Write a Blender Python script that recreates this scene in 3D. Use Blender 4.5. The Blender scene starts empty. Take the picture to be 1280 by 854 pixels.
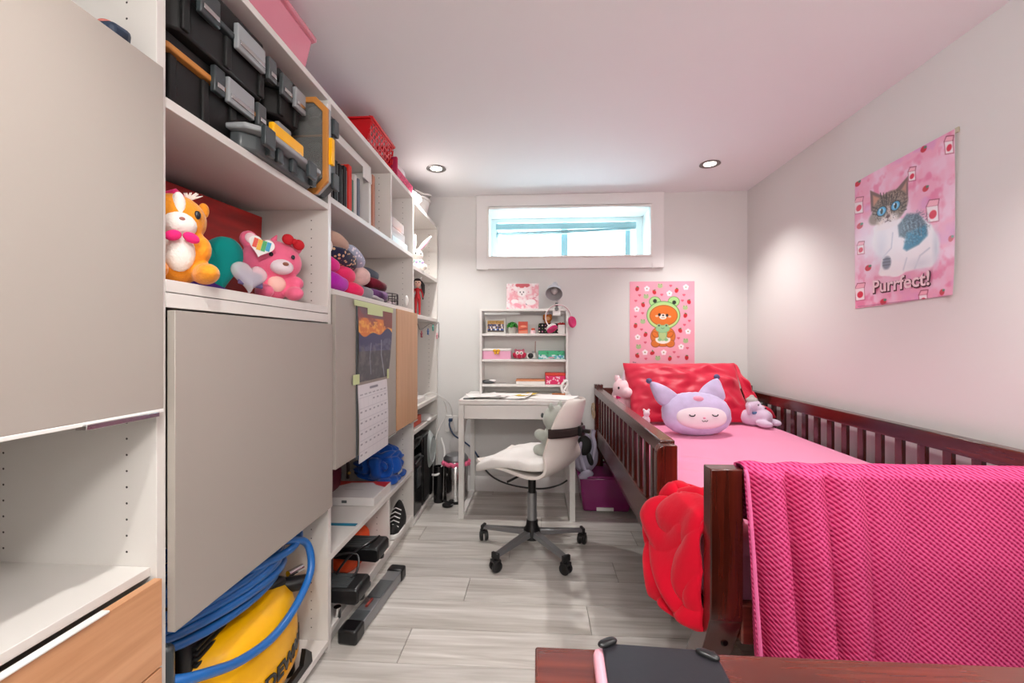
import bpy, math, random
import numpy as np
from mathutils import Vector, Matrix, Euler, noise
random.seed(7)
scene = bpy.context.scene
COL = scene.collection
PI = math.pi

# ---------------------------------------------------------------- camera
cam_data = bpy.data.cameras.new('camera')
cam_data.sensor_width = 36.0
cam_data.lens = 540 / 1280 * 36.0
cam_data.shift_y = 1 / 1280
cam_data.clip_start = 0.02
cam = bpy.data.objects.new('camera', cam_data)
cam.location = (0, 0, 1.115)
cam.rotation_euler = (PI / 2, 0, math.atan(32 / 540))
COL.objects.link(cam)
scene.camera = cam

# ---------------------------------------------------------------- world, light, exposure
world = bpy.data.worlds.new('daylight')
scene.world = world
world.use_nodes = True
bg = world.node_tree.nodes['Background']
bg.inputs[0].default_value = (0.80, 0.93, 1.0, 1)
bg.inputs[1].default_value = 9.5
scene.view_settings.view_transform = 'Standard'
scene.view_settings.look = 'None'
scene.view_settings.exposure = 0.68
scene.view_settings.gamma = 1.0
scene.view_settings.use_curve_mapping = False
scene.cycles.max_bounces = 10
scene.cycles.diffuse_bounces = 6
scene.cycles.transparent_max_bounces = 12
LAMP_POWER = 6.5
FILL_DOME_POWER = 36.0
LAMP_COLOR = (1.0, 0.965, 0.93)

# ---------------------------------------------------------------- helpers
def lin(c):
    if isinstance(c, str):
        c = c.lstrip('#')
        c = [int(c[i:i + 2], 16) / 255 for i in (0, 2, 4)]
    return tuple((v / 12.92 if v <= 0.04045 else ((v + 0.055) / 1.055) ** 2.4) for v in c)

MATS = {}
def mat(name, color, rough=0.5, metal=0.0, bump=0.0, bscale=200.0, spec=0.5, var=0.0, vscale=6.0, sheen=0.0,
        trans=0.0, alpha=1.0, coat=0.0, emit=None, estr=0.0, stretch=(1, 1, 1)):
    if name in MATS:
        return MATS[name]
    m = bpy.data.materials.new(name)
    m.use_nodes = True
    nt = m.node_tree
    b = nt.nodes['Principled BSDF']
    c = lin(color)
    b.inputs['Base Color'].default_value = (*c, 1)
    b.inputs['Roughness'].default_value = rough
    b.inputs['Metallic'].default_value = metal
    b.inputs['Specular IOR Level'].default_value = spec
    if sheen:
        b.inputs['Sheen Weight'].default_value = sheen
        b.inputs['Sheen Roughness'].default_value = 0.4
    if coat:
        b.inputs['Coat Weight'].default_value = coat
        b.inputs['Coat Roughness'].default_value = 0.15
    if trans:
        b.inputs['Transmission Weight'].default_value = trans
    if alpha < 1:
        b.inputs['Alpha'].default_value = alpha
    if emit:
        b.inputs['Emission Color'].default_value = (*lin(emit), 1)
        b.inputs['Emission Strength'].default_value = estr
    if bump or var:
        tc = nt.nodes.new('ShaderNodeTexCoord')
        mp = nt.nodes.new('ShaderNodeMapping')
        mp.inputs['Scale'].default_value = stretch
        nt.links.new(tc.outputs['Object'], mp.inputs[0])
    if bump:
        n = nt.nodes.new('ShaderNodeTexNoise')
        n.inputs['Scale'].default_value = bscale
        n.inputs['Detail'].default_value = 3
        nt.links.new(mp.outputs[0], n.inputs['Vector'])
        bp = nt.nodes.new('ShaderNodeBump')
        bp.inputs['Strength'].default_value = bump
        bp.inputs['Distance'].default_value = 0.003
        nt.links.new(n.outputs[0], bp.inputs['Height'])
        nt.links.new(bp.outputs[0], b.inputs['Normal'])
    if var:
        n = nt.nodes.new('ShaderNodeTexNoise')
        n.inputs['Scale'].default_value = vscale
        n.inputs['Detail'].default_value = 4
        nt.links.new(mp.outputs[0], n.inputs['Vector'])
        r = nt.nodes.new('ShaderNodeValToRGB')
        r.color_ramp.elements[0].position = 0.3
        r.color_ramp.elements[1].position = 0.7
        r.color_ramp.elements[0].color = (*[v * (1 - var) for v in c], 1)
        r.color_ramp.elements[1].color = (*[min(1, v * (1 + var)) for v in c], 1)
        nt.links.new(n.outputs[0], r.inputs[0])
        nt.links.new(r.outputs[0], b.inputs['Base Color'])
    MATS[name] = m
    return m

def wood_mat(name, dark, light, rough=0.35, axis=0, scale=1.0, coat=0.0, rnd=False):
    m = bpy.data.materials.new(name)
    m.use_nodes = True
    nt = m.node_tree
    N = nt.nodes.new
    L = nt.links.new
    b = nt.nodes['Principled BSDF']
    tc = N('ShaderNodeTexCoord')
    vec = tc.outputs['Object']
    if rnd:
        oi = N('ShaderNodeObjectInfo')
        cb = N('ShaderNodeCombineXYZ')
        mu = N('ShaderNodeMath'); mu.operation = 'MULTIPLY'; mu.inputs[1].default_value = 37.0
        L(oi.outputs['Random'], mu.inputs[0])
        for i in range(3):
            L(mu.outputs[0], cb.inputs[i])
        ad = N('ShaderNodeVectorMath'); ad.operation = 'ADD'
        L(vec, ad.inputs[0]); L(cb.outputs[0], ad.inputs[1])
        vec = ad.outputs[0]
    mp = N('ShaderNodeMapping')
    sc = [14 * scale] * 3
    sc[axis] = 1.3 * scale
    mp.inputs['Scale'].default_value = sc
    L(vec, mp.inputs[0])
    n1 = N('ShaderNodeTexNoise'); n1.inputs['Scale'].default_value = 1.3; n1.inputs['Detail'].default_value = 5
    n1.inputs['Distortion'].default_value = 1.1
    L(mp.outputs[0], n1.inputs['Vector'])
    mp2 = N('ShaderNodeMapping')
    sc2 = [90 * scale] * 3
    sc2[axis] = 4 * scale
    mp2.inputs['Scale'].default_value = sc2
    L(vec, mp2.inputs[0])
    n2 = N('ShaderNodeTexNoise'); n2.inputs['Scale'].default_value = 1.0; n2.inputs['Detail'].default_value = 3
    L(mp2.outputs[0], n2.inputs['Vector'])
    mx = N('ShaderNodeMath'); mx.operation = 'MULTIPLY_ADD'; mx.inputs[1].default_value = 0.32
    L(n2.outputs[0], mx.inputs[0])
    m3 = N('ShaderNodeMath'); m3.operation = 'MULTIPLY'; m3.inputs[1].default_value = 0.72
    L(n1.outputs[0], m3.inputs[0]); L(m3.outputs[0], mx.inputs[2])
    r = N('ShaderNodeValToRGB')
    r.color_ramp.elements[0].position = 0.36
    r.color_ramp.elements[1].position = 0.66
    r.color_ramp.elements[0].color = (*lin(dark), 1)
    r.color_ramp.elements[1].color = (*lin(light), 1)
    L(mx.outputs[0], r.inputs[0])
    out = r.outputs[0]
    if rnd:
        hs = N('ShaderNodeHueSaturation')
        mr = N('ShaderNodeMapRange')
        mr.inputs['To Min'].default_value = 0.90; mr.inputs['To Max'].default_value = 1.07
        L(oi.outputs['Random'], mr.inputs[0]); L(mr.outputs[0], hs.inputs['Value']); L(out, hs.inputs['Color'])
        out = hs.outputs[0]
    L(out, b.inputs['Base Color'])
    b.inputs['Roughness'].default_value = rough
    if coat:
        b.inputs['Coat Weight'].default_value = coat
        b.inputs['Coat Roughness'].default_value = 0.2
    bp = N('ShaderNodeBump'); bp.inputs['Strength'].default_value = 0.12; bp.inputs['Distance'].default_value = 0.001
    L(n2.outputs[0], bp.inputs['Height']); L(bp.outputs[0], b.inputs['Normal'])
    MATS[name] = m
    return m

def floral_mat(name, base, petal, scale=60):
    m = mat(name, base, 0.92, bump=0.35, bscale=120, sheen=0.3, spec=0.15)
    nt = m.node_tree; b = nt.nodes['Principled BSDF']
    tc = nt.nodes.new('ShaderNodeTexCoord'); vo = nt.nodes.new('ShaderNodeTexVoronoi'); vo.inputs['Scale'].default_value = scale
    nt.links.new(tc.outputs['Object'], vo.inputs['Vector'])
    r = nt.nodes.new('ShaderNodeValToRGB'); r.color_ramp.interpolation = 'CONSTANT'
    r.color_ramp.elements[0].color = (*lin(petal), 1); r.color_ramp.elements[1].color = (*lin(base), 1); r.color_ramp.elements[1].position = 0.34
    nt.links.new(vo.outputs['Distance'], r.inputs[0]); nt.links.new(r.outputs[0], b.inputs['Base Color'])
    return m

def attr_mat(name, rough=0.5, spec=0.5, coat=0.0):
    m = bpy.data.materials.new(name)
    m.use_nodes = True
    b = m.node_tree.nodes['Principled BSDF']
    a = m.node_tree.nodes.new('ShaderNodeAttribute')
    a.attribute_name = 'print'
    m.node_tree.links.new(a.outputs['Color'], b.inputs['Base Color'])
    b.inputs['Roughness'].default_value = rough
    b.inputs['Specular IOR Level'].default_value = spec
    b.inputs['Coat Weight'].default_value = coat
    b.inputs['Coat Roughness'].default_value = 0.2
    return m

def origin(p):
    o = Vector((0, 0, 0))
    while p is not None:
        o += Vector(p.location)
        p = p.parent
    return o

def thing(name, label, cat, loc=(0, 0, 0), group=None):
    o = bpy.data.objects.new(name, None)
    o.empty_display_size = 0.05
    o.location = loc
    COL.objects.link(o)
    o['label'] = label
    o['category'] = cat
    if group:
        o['group'] = group
    return o

def tag(o, label, cat, group=None):
    o['label'] = label
    o['category'] = cat
    if group:
        o['group'] = group
    return o

def struct(o):
    o['kind'] = 'structure'
    return o

def copy_tree(o, parent=None):
    c = o.copy()
    COL.objects.link(c)
    c.parent = parent
    for ch in [x for x in bpy.data.objects if x.parent == o]:
        copy_tree(ch, c)
    return c

class MB:
    def __init__(s):
        s.v = []; s.f = []; s.m = []
    def add(s, vs, fs, m=0):
        k = len(s.v)
        s.v += [Vector(p) for p in vs]
        s.f += [tuple(i + k for i in f) for f in fs]
        s.m += [m] * len(fs)
        return s
    def box(s, x0, x1, y0, y1, z0, z1, m=0, R=None, o=None):
        vs = [Vector((x, y, z)) for x in (x0, x1) for y in (y0, y1) for z in (z0, z1)]
        if R is not None:
            o = Vector(o) if o is not None else Vector((0, 0, 0))
            vs = [R @ p + o for p in vs]
        return s.add(vs, [(0, 1, 3, 2), (4, 6, 7, 5), (0, 4, 5, 1), (2, 3, 7, 6), (0, 2, 6, 4), (1, 5, 7, 3)], m)
    def tube(s, pts, r, n=10, m=0, cap=True):
        pts = [Vector(p) for p in pts]
        rs = r if isinstance(r, (list, tuple)) else [r] * len(pts)
        vs = []; fs = []
        up = Vector((0, 0, 1))
        prev = None
        for i, p in enumerate(pts):
            a = pts[max(0, i - 1)]; b = pts[min(len(pts) - 1, i + 1)]
            t = (b - a)
            t = t.normalized() if t.length > 1e-9 else Vector((0, 0, 1))
            if prev is None:
                x = t.cross(up)
                if x.length < 1e-3:
                    x = t.cross(Vector((0, 1, 0)))
            else:
                x = prev - t * prev.dot(t)
            x.normalize(); prev = x
            y = t.cross(x)
            for j in range(n):
                q = 2 * PI * j / n
                vs.append(p + (x * math.cos(q) + y * math.sin(q)) * rs[i])
        for i in range(len(pts) - 1):
            for j in range(n):
                j2 = (j + 1) % n
                fs.append((i * n + j, i * n + j2, (i + 1) * n + j2, (i + 1) * n + j))
        if cap:
            fs.append(tuple(range(n))[::-1])
            fs.append(tuple((len(pts) - 1) * n + j for j in range(n)))
        return s.add(vs, fs, m)
    def lathe(s, prof, c=(0, 0, 0), n=32, m=0, R=None, sx=1, sy=1, cap=True):
        c = Vector(c); vs = []; fs = []
        for r, z in prof:
            for j in range(n):
                q = 2 * PI * j / n
                p = Vector((r * math.cos(q) * sx, r * math.sin(q) * sy, z))
                if R is not None:
                    p = R @ p
                vs.append(p + c)
        for i in range(len(prof) - 1):
            for j in range(n):
                j2 = (j + 1) % n
                fs.append((i * n + j, i * n + j2, (i + 1) * n + j2, (i + 1) * n + j))
        if cap and prof[0][0] > 1e-6:
            fs.append(tuple(range(n))[::-1])
        if cap and prof[-1][0] > 1e-6:
            fs.append(tuple((len(prof) - 1) * n + j for j in range(n)))
        return s.add(vs, fs, m)
    def ell(s, c, r, R=None, m=0, nu=18, nv=10, p=1.0):
        c = Vector(c); vs = []; fs = []
        sg = lambda a: math.copysign(abs(a) ** p, a)
        for i in range(nv + 1):
            th = PI * i / nv
            for j in range(nu):
                q = 2 * PI * j / nu
                w = Vector((r[0] * sg(math.sin(th)) * sg(math.cos(q)), r[1] * sg(math.sin(th)) * sg(math.sin(q)), r[2] * sg(math.cos(th))))
                if R is not None:
                    w = R @ w
                vs.append(w + c)
        for i in range(nv):
            for j in range(nu):
                j2 = (j + 1) % nu
                fs.append((i * nu + j, (i + 1) * nu + j, (i + 1) * nu + j2, i * nu + j2))
        return s.add(vs, fs, m)
    def prism(s, pts, axis, a0, a1, m=0):
        # pts: 2-D outline in the two other axes (order x,y,z without axis)
        def mk(p, a):
            l = list(p); l.insert(axis, a); return l
        n = len(pts)
        vs = [mk(p, a0) for p in pts] + [mk(p, a1) for p in pts]
        fs = [tuple(range(n)), tuple(range(2 * n - 1, n - 1, -1))]
        fs += [(i, n + i, n + (i + 1) % n, (i + 1) % n) for i in range(n)]
        return s.add(vs, fs, m)
    def grid(s, fn, nu, nv, m=0, closed_u=False):
        vs = [fn(i / nu, j / nv) for j in range(nv + 1) for i in range(nu + (0 if closed_u else 1))]
        w = nu if closed_u else nu + 1
        fs = []
        for j in range(nv):
            for i in range(nu):
                i2 = (i + 1) % w
                fs.append((j * w + i, j * w + i2, (j + 1) * w + i2, (j + 1) * w + i))
        return s.add(vs, fs, m)
    def frame(s, axis, a0, a1, u0, u1, w0, w1, t, m=0, tb=None):
        # rectangular ring: axis = thickness axis, u = first other axis, w = second other axis
        tb = t if tb is None else tb
        def b(ua, ub, wa, wb):
            l = [(ua, ub), (wa, wb)]; l.insert(axis, (a0, a1))
            s.box(l[0][0], l[0][1], l[1][0], l[1][1], l[2][0], l[2][1], m)
        b(u0, u0 + t, w0, w1); b(u1 - t, u1, w0, w1); b(u0 + t, u1 - t, w0, w0 + tb); b(u0 + t, u1 - t, w1 - tb, w1)
        return s
    def build(s, name, mats, parent=None, smooth=True, bevel=0, seg=2, angle=40, sub=0, solid=0, soff=0, remesh=0, sm=0, fix=True):
        me = bpy.data.meshes.new(name)
        o0 = origin(parent)
        me.from_pydata([p - o0 for p in s.v], [], s.f)
        if not isinstance(mats, (list, tuple)):
            mats = [mats]
        for q in mats:
            me.materials.append(q)
        if len(mats) > 1:
            me.polygons.foreach_set('material_index', s.m)
        me.validate(); me.update()
        if fix:
            import bmesh
            bm = bmesh.new(); bm.from_mesh(me)
            bmesh.ops.remove_doubles(bm, verts=bm.verts, dist=1e-6)
            bmesh.ops.recalc_face_normals(bm, faces=bm.faces)
            bm.to_mesh(me); bm.free()
        if smooth:
            me.polygons.foreach_set('use_smooth', [True] * len(me.polygons))
            me.set_sharp_from_angle(angle=math.radians(angle))
        o = bpy.data.objects.new(name, me)
        COL.objects.link(o)
        o.parent = parent
        if remesh:
            q = o.modifiers.new('remesh', 'REMESH'); q.mode = 'VOXEL'; q.voxel_size = remesh; q.use_smooth_shade = True
        if sm:
            q = o.modifiers.new('smooth', 'SMOOTH'); q.iterations = sm; q.factor = 0.5
        if solid:
            q = o.modifiers.new('solid', 'SOLIDIFY'); q.thickness = solid; q.offset = soff
        if bevel:
            q = o.modifiers.new('bevel', 'BEVEL'); q.width = bevel; q.segments = seg; q.limit_method = 'ANGLE'
            q.angle_limit = math.radians(40); q.harden_normals = False
        if sub:
            q = o.modifiers.new('sub', 'SUBSURF'); q.levels = sub; q.render_levels = sub
        return o

def Rz(a): return Matrix.Rotation(a, 3, 'Z')
def Rx(a): return Matrix.Rotation(a, 3, 'X')
def Ry(a): return Matrix.Rotation(a, 3, 'Y')

def spline(pts, n=8):
    pts = [Vector(p) for p in pts]
    out = []
    for i in range(len(pts) - 1):
        p0 = pts[max(0, i - 1)]; p1 = pts[i]; p2 = pts[i + 1]; p3 = pts[min(len(pts) - 1, i + 2)]
        for k in range(n):
            t = k / n
            out.append(0.5 * ((2 * p1) + (p2 - p0) * t + (2 * p0 - 5 * p1 + 4 * p2 - p3) * t * t + (3 * p1 - 3 * p2 + p3 - p0) * t ** 3))
    out.append(pts[-1])
    return out

def text_part(name, body, size, m, parent, M, depth=0.001, shear=0.0, bold=0.0, xs=1.0):
    cu = bpy.data.curves.new(name, 'FONT')
    cu.body = body; cu.size = size; cu.extrude = depth; cu.align_x = 'CENTER'; cu.align_y = 'CENTER'; cu.shear = shear
    cu.offset = bold; cu.resolution_u = 3
    tmp = bpy.data.objects.new('tmp', cu)
    COL.objects.link(tmp)
    dg = bpy.context.evaluated_depsgraph_get()
    me = bpy.data.meshes.new_from_object(tmp.evaluated_get(dg))
    bpy.data.objects.remove(tmp)
    me.materials.clear(); me.materials.append(m)
    o0 = origin(parent)
    M2 = Matrix.Translation(-o0) @ M @ Matrix.Diagonal((xs, 1, 1, 1))
    me.transform(M2)
    o = bpy.data.objects.new(name, me)
    COL.objects.link(o); o.parent = parent
    return o

# ---- flat print painter (posters, calendar): colour per vertex on a fine grid
class Paint:
    def __init__(s, W, H, w, h, base):
        s.W, s.H = W, H
        ys, xs = np.mgrid[0:H + 1, 0:W + 1]
        s.x = xs / W * w; s.y = ys / H * h
        s.px = w / W
        s.c = np.zeros((H + 1, W + 1, 3)); s.c[:] = s.rgb(base)
    @staticmethod
    def rgb(c):
        if isinstance(c, str):
            c = c.lstrip('#'); return np.array([int(c[i:i + 2], 16) / 255 for i in (0, 2, 4)])
        return np.array(c)
    def put(s, a, col):
        a = np.clip(a, 0, 1)[..., None]
        col = s.rgb(col) if isinstance(col, (str, tuple)) else col
        s.c = s.c * (1 - a) + col * a
    def ell(s, cx, cy, rx, ry, col, rot=0, soft=None, al=1):
        dx, dy = s.x - cx, s.y - cy
        a = math.radians(rot)
        u = (dx * math.cos(a) + dy * math.sin(a)) / rx; v = (-dx * math.sin(a) + dy * math.cos(a)) / ry
        d = np.sqrt(u * u + v * v)
        sf = (soft if soft else s.px) / min(rx, ry)
        s.put(al * ((1 - d) / sf + 0.5), col)
    def poly(s, pts, col, al=1, soft=None):
        n = len(pts); inside = np.zeros_like(s.x, bool); dist = np.full(s.x.shape, 1e9)
        for i in range(n):
            x0, y0 = pts[i]; x1, y1 = pts[(i + 1) % n]
            if y0 != y1:
                cnd = ((y0 > s.y) != (y1 > s.y)) & (s.x < (x1 - x0) * (s.y - y0) / (y1 - y0) + x0)
                inside ^= cnd
            dist = np.minimum(dist, s.seg(x0, y0, x1, y1))
        sd = np.where(inside, dist, -dist)
        s.put(al * (sd / (soft or s.px) + 0.5), col)
    def seg(s, x0, y0, x1, y1):
        dx, dy = x1 - x0, y1 - y0
        t = np.clip(((s.x - x0) * dx + (s.y - y0) * dy) / (dx * dx + dy * dy + 1e-12), 0, 1)
        return np.hypot(s.x - x0 - t * dx, s.y - y0 - t * dy)
    def line(s, pts, wd, col, al=1):
        for (x0, y0), (x1, y1) in zip(pts, pts[1:]):
            s.put(al * ((wd / 2 - s.seg(x0, y0, x1, y1)) / s.px + 0.5), col)
    def noise(s, sc, seed=0):
        rs = np.random.RandomState(seed)
        out = np.zeros_like(s.x); amp = 1
        for k in range(3):
            g = rs.rand(40, 40)
            fx = (s.x * sc * 2 ** k) % 38; fy = (s.y * sc * 2 ** k) % 38
            ix = fx.astype(int); iy = fy.astype(int); tx = fx - ix; ty = fy - iy
            tx = tx * tx * (3 - 2 * tx); ty = ty * ty * (3 - 2 * ty)
            out += amp * ((g[iy, ix] * (1 - tx) + g[iy, ix + 1] * tx) * (1 - ty) + (g[iy + 1, ix] * (1 - tx) + g[iy + 1, ix + 1] * tx) * ty)
            amp *= 0.5
        return out / 1.75
    def build(s, name, place, m, parent=None):
        H, W = s.H, s.W
        o0 = origin(parent)
        vs = [Vector(place(i / W, j / H)) - o0 for j in range(H + 1) for i in range(W + 1)]
        w = W + 1
        fs = [(j * w + i, (j + 1) * w + i, (j + 1) * w + i + 1, j * w + i + 1) for j in range(H) for i in range(W)]
        me = bpy.data.meshes.new(name)
        me.from_pydata(vs, [], fs)
        a = me.color_attributes.new('print', 'FLOAT_COLOR', 'POINT')
        c = np.clip(s.c, 0, 1).reshape(-1, 3)
        l = np.where(c <= 0.04045, c / 12.92, ((c + 0.055) / 1.055) ** 2.4)
        a.data.foreach_set('color', np.hstack([l, np.ones((len(l), 1))]).astype(np.float32).ravel())
        me.materials.append(m)
        me.polygons.foreach_set('use_smooth', [True] * len(me.polygons))
        o = bpy.data.objects.new(name, me)
        COL.objects.link(o); o.parent = parent
        return o

# ---------------------------------------------------------------- materials
M_wall = mat('wall_paint', '#dbdad8', 0.75, bump=0.05, bscale=300)
M_ceil = mat('ceiling_paint', '#eef0f1', 0.85)
M_trim = mat('trim_paint', '#e6e4e3', 0.4)
M_white = mat('white_laminate', '#dcd8d3', 0.38)
M_edge = mat('white_edge', '#e9e6e2', 0.35)
M_grey = mat('warm_grey_laminate', '#a49c94', 0.42)
M_hole = mat('peg_hole_dark', '#4a4541', 0.7)
M_beech = wood_mat('beech_vertical', '#c4966f', '#d0a27c', 0.42, axis=2, scale=1.0)
M_beechh = wood_mat('beech_horizontal', '#c0895f', '#d9a37a', 0.42, axis=1, scale=1.0)
M_plank = wood_mat('grey_oak_plank', '#a49e96', '#cfcbc6', 0.36, axis=0, scale=0.8, rnd=True)
M_sub = mat('floor_joint', '#6f6962', 0.8)
M_cherry = wood_mat('dark_cherry_wood', '#2a0b05', '#5b1e10', 0.22, axis=1, scale=1.2, coat=0.4)
M_cherryz = wood_mat('dark_cherry_wood_upright', '#2a0b05', '#541a0e', 0.22, axis=2, scale=1.2, coat=0.4)
M_cherryx = wood_mat('dark_cherry_wood_across', '#3a130c', '#6d2f24', 0.2, axis=0, scale=1.2, coat=0.5)
M_chrome = mat('chrome', '#c9c9c9', 0.15, 1.0)
M_silver = mat('brushed_silver', '#9b9da0', 0.35, 0.85)
M_black = mat('black_plastic', '#141416', 0.35)
M_blackm = mat('black_matt', '#111111', 0.6)
M_char = mat('charcoal_plastic', '#3a4144', 0.32)
M_dgrey = mat('dark_grey_plastic', '#4e5355', 0.35)
M_lgrey = mat('light_grey_plastic', '#9a9ea1', 0.35)
M_orange = mat('amber_orange_seal', '#c98640', 0.4)
M_yel = mat('bright_yellow_plastic', '#fbb800', 0.32)
M_plwhite = mat('white_plastic', '#e4e2df', 0.3)
M_paper = mat('white_paper', '#eeecea', 0.6)
# ================================================================ the room
XL, XR, YB, YF, ZC = -1.16, 1.52, 3.23, -1.3, 2.215
floor = struct(MB().box(XL, XR, YF, YB, -0.05, -0.004).build('floor', M_sub, smooth=False))
pw, pl = 0.185, 1.22
plank = None
row = 0
y = YF
while y < YB - 0.01:
    y1 = min(y + pw, YB)
    x = XL - random.random() * 0.9
    x = XL - ((row * 0.43) % 1.0) * pl
    while x < XR:
        xa, xb = max(x, XL), min(x + pl, XR)
        if xb - xa > 0.02:
            full = abs((xb - xa) - pl) < 1e-4 and abs((y1 - y) - pw) < 1e-4
            if full and plank is not None:
                o = plank.copy(); COL.objects.link(o); o.location = (xa, y, 0)
            else:
                mb = MB()
                g = 0.0007
                L_, W_ = xb - xa, y1 - y
                b = 0.0015
                mb.add([(g, g, -0.004), (L_ - g, g, -0.004), (L_ - g, W_ - g, -0.004), (g, W_ - g, -0.004),
                        (g + b, g + b, 0), (L_ - g - b, g + b, 0), (L_ - g - b, W_ - g - b, 0), (g + b, W_ - g - b, 0)],
                       [(4, 5, 6, 7), (0, 1, 5, 4), (1, 2, 6, 5), (2, 3, 7, 6), (3, 0, 4, 7)])
                o = mb.build('plank', M_plank, None, smooth=False)
                o.location = (xa, y, 0)
                if full:
                    plank = o
            o.parent = floor
        x += pl
    y += pw; row += 1

struct(MB().box(XL - 0.1, XR + 0.1, YF - 0.1, YB + 0.3, ZC, ZC + 0.08).build('ceiling', M_ceil, smooth=False))
struct(MB().box(XL - 0.1, XL, YF, YB, -0.05, ZC).build('wall_left', M_wall, smooth=False))
struct(MB().box(XR, XR + 0.1, YF, YB, -0.05, ZC).build('wall_right', M_wall, smooth=False))
struct(MB().box(XL - 0.1, XR + 0.1, YF - 0.1, YF, -0.05, ZC).build('wall_rear', M_wall, smooth=False))
WX0, WX1, WZ0, WZ1 = -0.375, 0.835, 1.745, 2.118
wb = MB()
T = 0.28
wb.box(XL - 0.1, WX0, YB, YB + T, -0.05, ZC); wb.box(WX1, XR + 0.1, YB, YB + T, -0.05, ZC)
wb.box(WX0, WX1, YB, YB + T, -0.05, WZ0); wb.box(WX0, WX1, YB, YB + T, WZ1, ZC)
struct(wb.build('wall_back', M_wall, smooth=False))
# baseboards
def bb_prof(name, fn):
    pr = [(0, 0), (0.014, 0), (0.014, 0.085), (0.009, 0.1), (0.004, 0.112), (0, 0.112)]
    return pr
mbb = MB().prism([(YB, 0), (YB - 0.014, 0), (YB - 0.014, 0.085), (YB - 0.008, 0.1), (YB - 0.003, 0.11), (YB, 0.11)], 0, -0.74, XR - 0.014)
struct(mbb.build('baseboard_back', M_trim, bevel=0))
mbb = MB().prism([(XR, 0), (XR - 0.014, 0), (XR - 0.014, 0.085), (XR - 0.008, 0.1), (XR - 0.003, 0.11), (XR, 0.11)], 1, YF, YB)
struct(mbb.build('baseboard_right', M_trim))

# window: interior casing, sash, glass, then the outer window with its crooked blind
win = struct(MB().box(WX0, WX1, YB + 0.0, YB + 0.004, WZ0 - 0.001, WZ0).build('window_1', M_trim, smooth=False))
c = MB().frame(1, YB - 0.022, YB + 0.0, -0.457, 0.922, 1.66, ZC - 0.001, 0.084, tb=0.086)
c.build('window_casing', M_trim, win, bevel=0.004)
MB().frame(1, YB - 0.032, YB + 0.01, WX0 - 0.004, WX1 + 0.004, WZ0 - 0.004, WZ1 + 0.004, 0.014).build('sash_frame', M_edge, win, bevel=0.003)
glass = bpy.data.materials.new('clear_pane')
glass.use_nodes = True
nt = glass.node_tree
nt.nodes.remove(nt.nodes['Principled BSDF'])
tr = nt.nodes.new('ShaderNodeBsdfTransparent'); tr.inputs[0].default_value = (0.9, 0.97, 0.98, 1)
gl = nt.nodes.new('ShaderNodeBsdfGlossy'); gl.inputs['Roughness'].default_value = 0.02
fr = nt.nodes.new('ShaderNodeFresnel'); fr.inputs[0].default_value = 1.45
mx = nt.nodes.new('ShaderNodeMixShader')
nt.links.new(fr.outputs[0], mx.inputs[0]); nt.links.new(tr.outputs[0], mx.inputs[1]); nt.links.new(gl.outputs[0], mx.inputs[2])
nt.links.new(mx.outputs[0], nt.nodes['Material Output'].inputs[0])
MB().box(WX0 + 0.01, WX1 - 0.01, YB - 0.006, YB - 0.002, WZ0 + 0.01, WZ1 - 0.01).build('pane', glass, win, smooth=False)
yo = YB + T
M_cyan = mat('outer_vinyl', '#98b4ba', 0.35)
MB().frame(1, yo - 0.01, yo + 0.04, WX0 - 0.0, WX1 + 0.0, WZ0 - 0.0, WZ1 + 0.0, 0.05, tb=0.035).build('outer_frame', M_trim, win, bevel=0.003)
MB().box(0.70, 0.745, yo + 0.002, yo + 0.035, WZ0 + 0.035, WZ1 - 0.035).build('mullion', M_cyan, win, bevel=0.003)
mu = MB().box(0.19, 0.245, yo + 0.002, yo + 0.03, WZ0 + 0.035, WZ1 - 0.035)
mu.build('mullion', M_cyan, win, bevel=0.003)
bl = MB().box(WX0 + 0.04, WX1 - 0.06, yo - 0.06, yo - 0.025, WZ1 - 0.10, WZ1 - 0.052).build('blind_headrail', M_cyan, win, bevel=0.003)
sl = MB()
for k, (dz, ya) in enumerate([(0.0, 0), (-0.010, 0.005), (-0.021, 0.0), (-0.034, 0.004)]):
    za, zb = WZ1 - 0.128 + dz * 1.0, WZ1 - 0.105 + dz * 0.25
    sl.add([(WX0 + 0.045, yo - 0.07 + ya, za), (WX1 - 0.065, yo - 0.07 + ya, zb), (WX1 - 0.065, yo - 0.03 + ya, zb), (WX0 + 0.045, yo - 0.03 + ya, za),
            (WX0 + 0.045, yo - 0.07 + ya, za + 0.004), (WX1 - 0.065, yo - 0.07 + ya, zb + 0.004), (WX1 - 0.065, yo - 0.03 + ya, zb + 0.004), (WX0 + 0.045, yo - 0.03 + ya, za + 0.004)],
           [(0, 1, 2, 3), (4, 5, 6, 7), (0, 1, 5, 4), (1, 2, 6, 5), (2, 3, 7, 6), (3, 0, 4, 7)])
sl.build('blind_slats', M_cyan, win, smooth=False)
cd = MB()
for x_ in (WX0 + 0.06, 0.225, 0.645):
    cd.tube([(x_, yo - 0.05, WZ1 - 0.11), (x_ + 0.003, yo - 0.05, WZ0 + 0.02)], 0.002, 6)
cd.build('blind_cord', M_lgrey, win)

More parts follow.
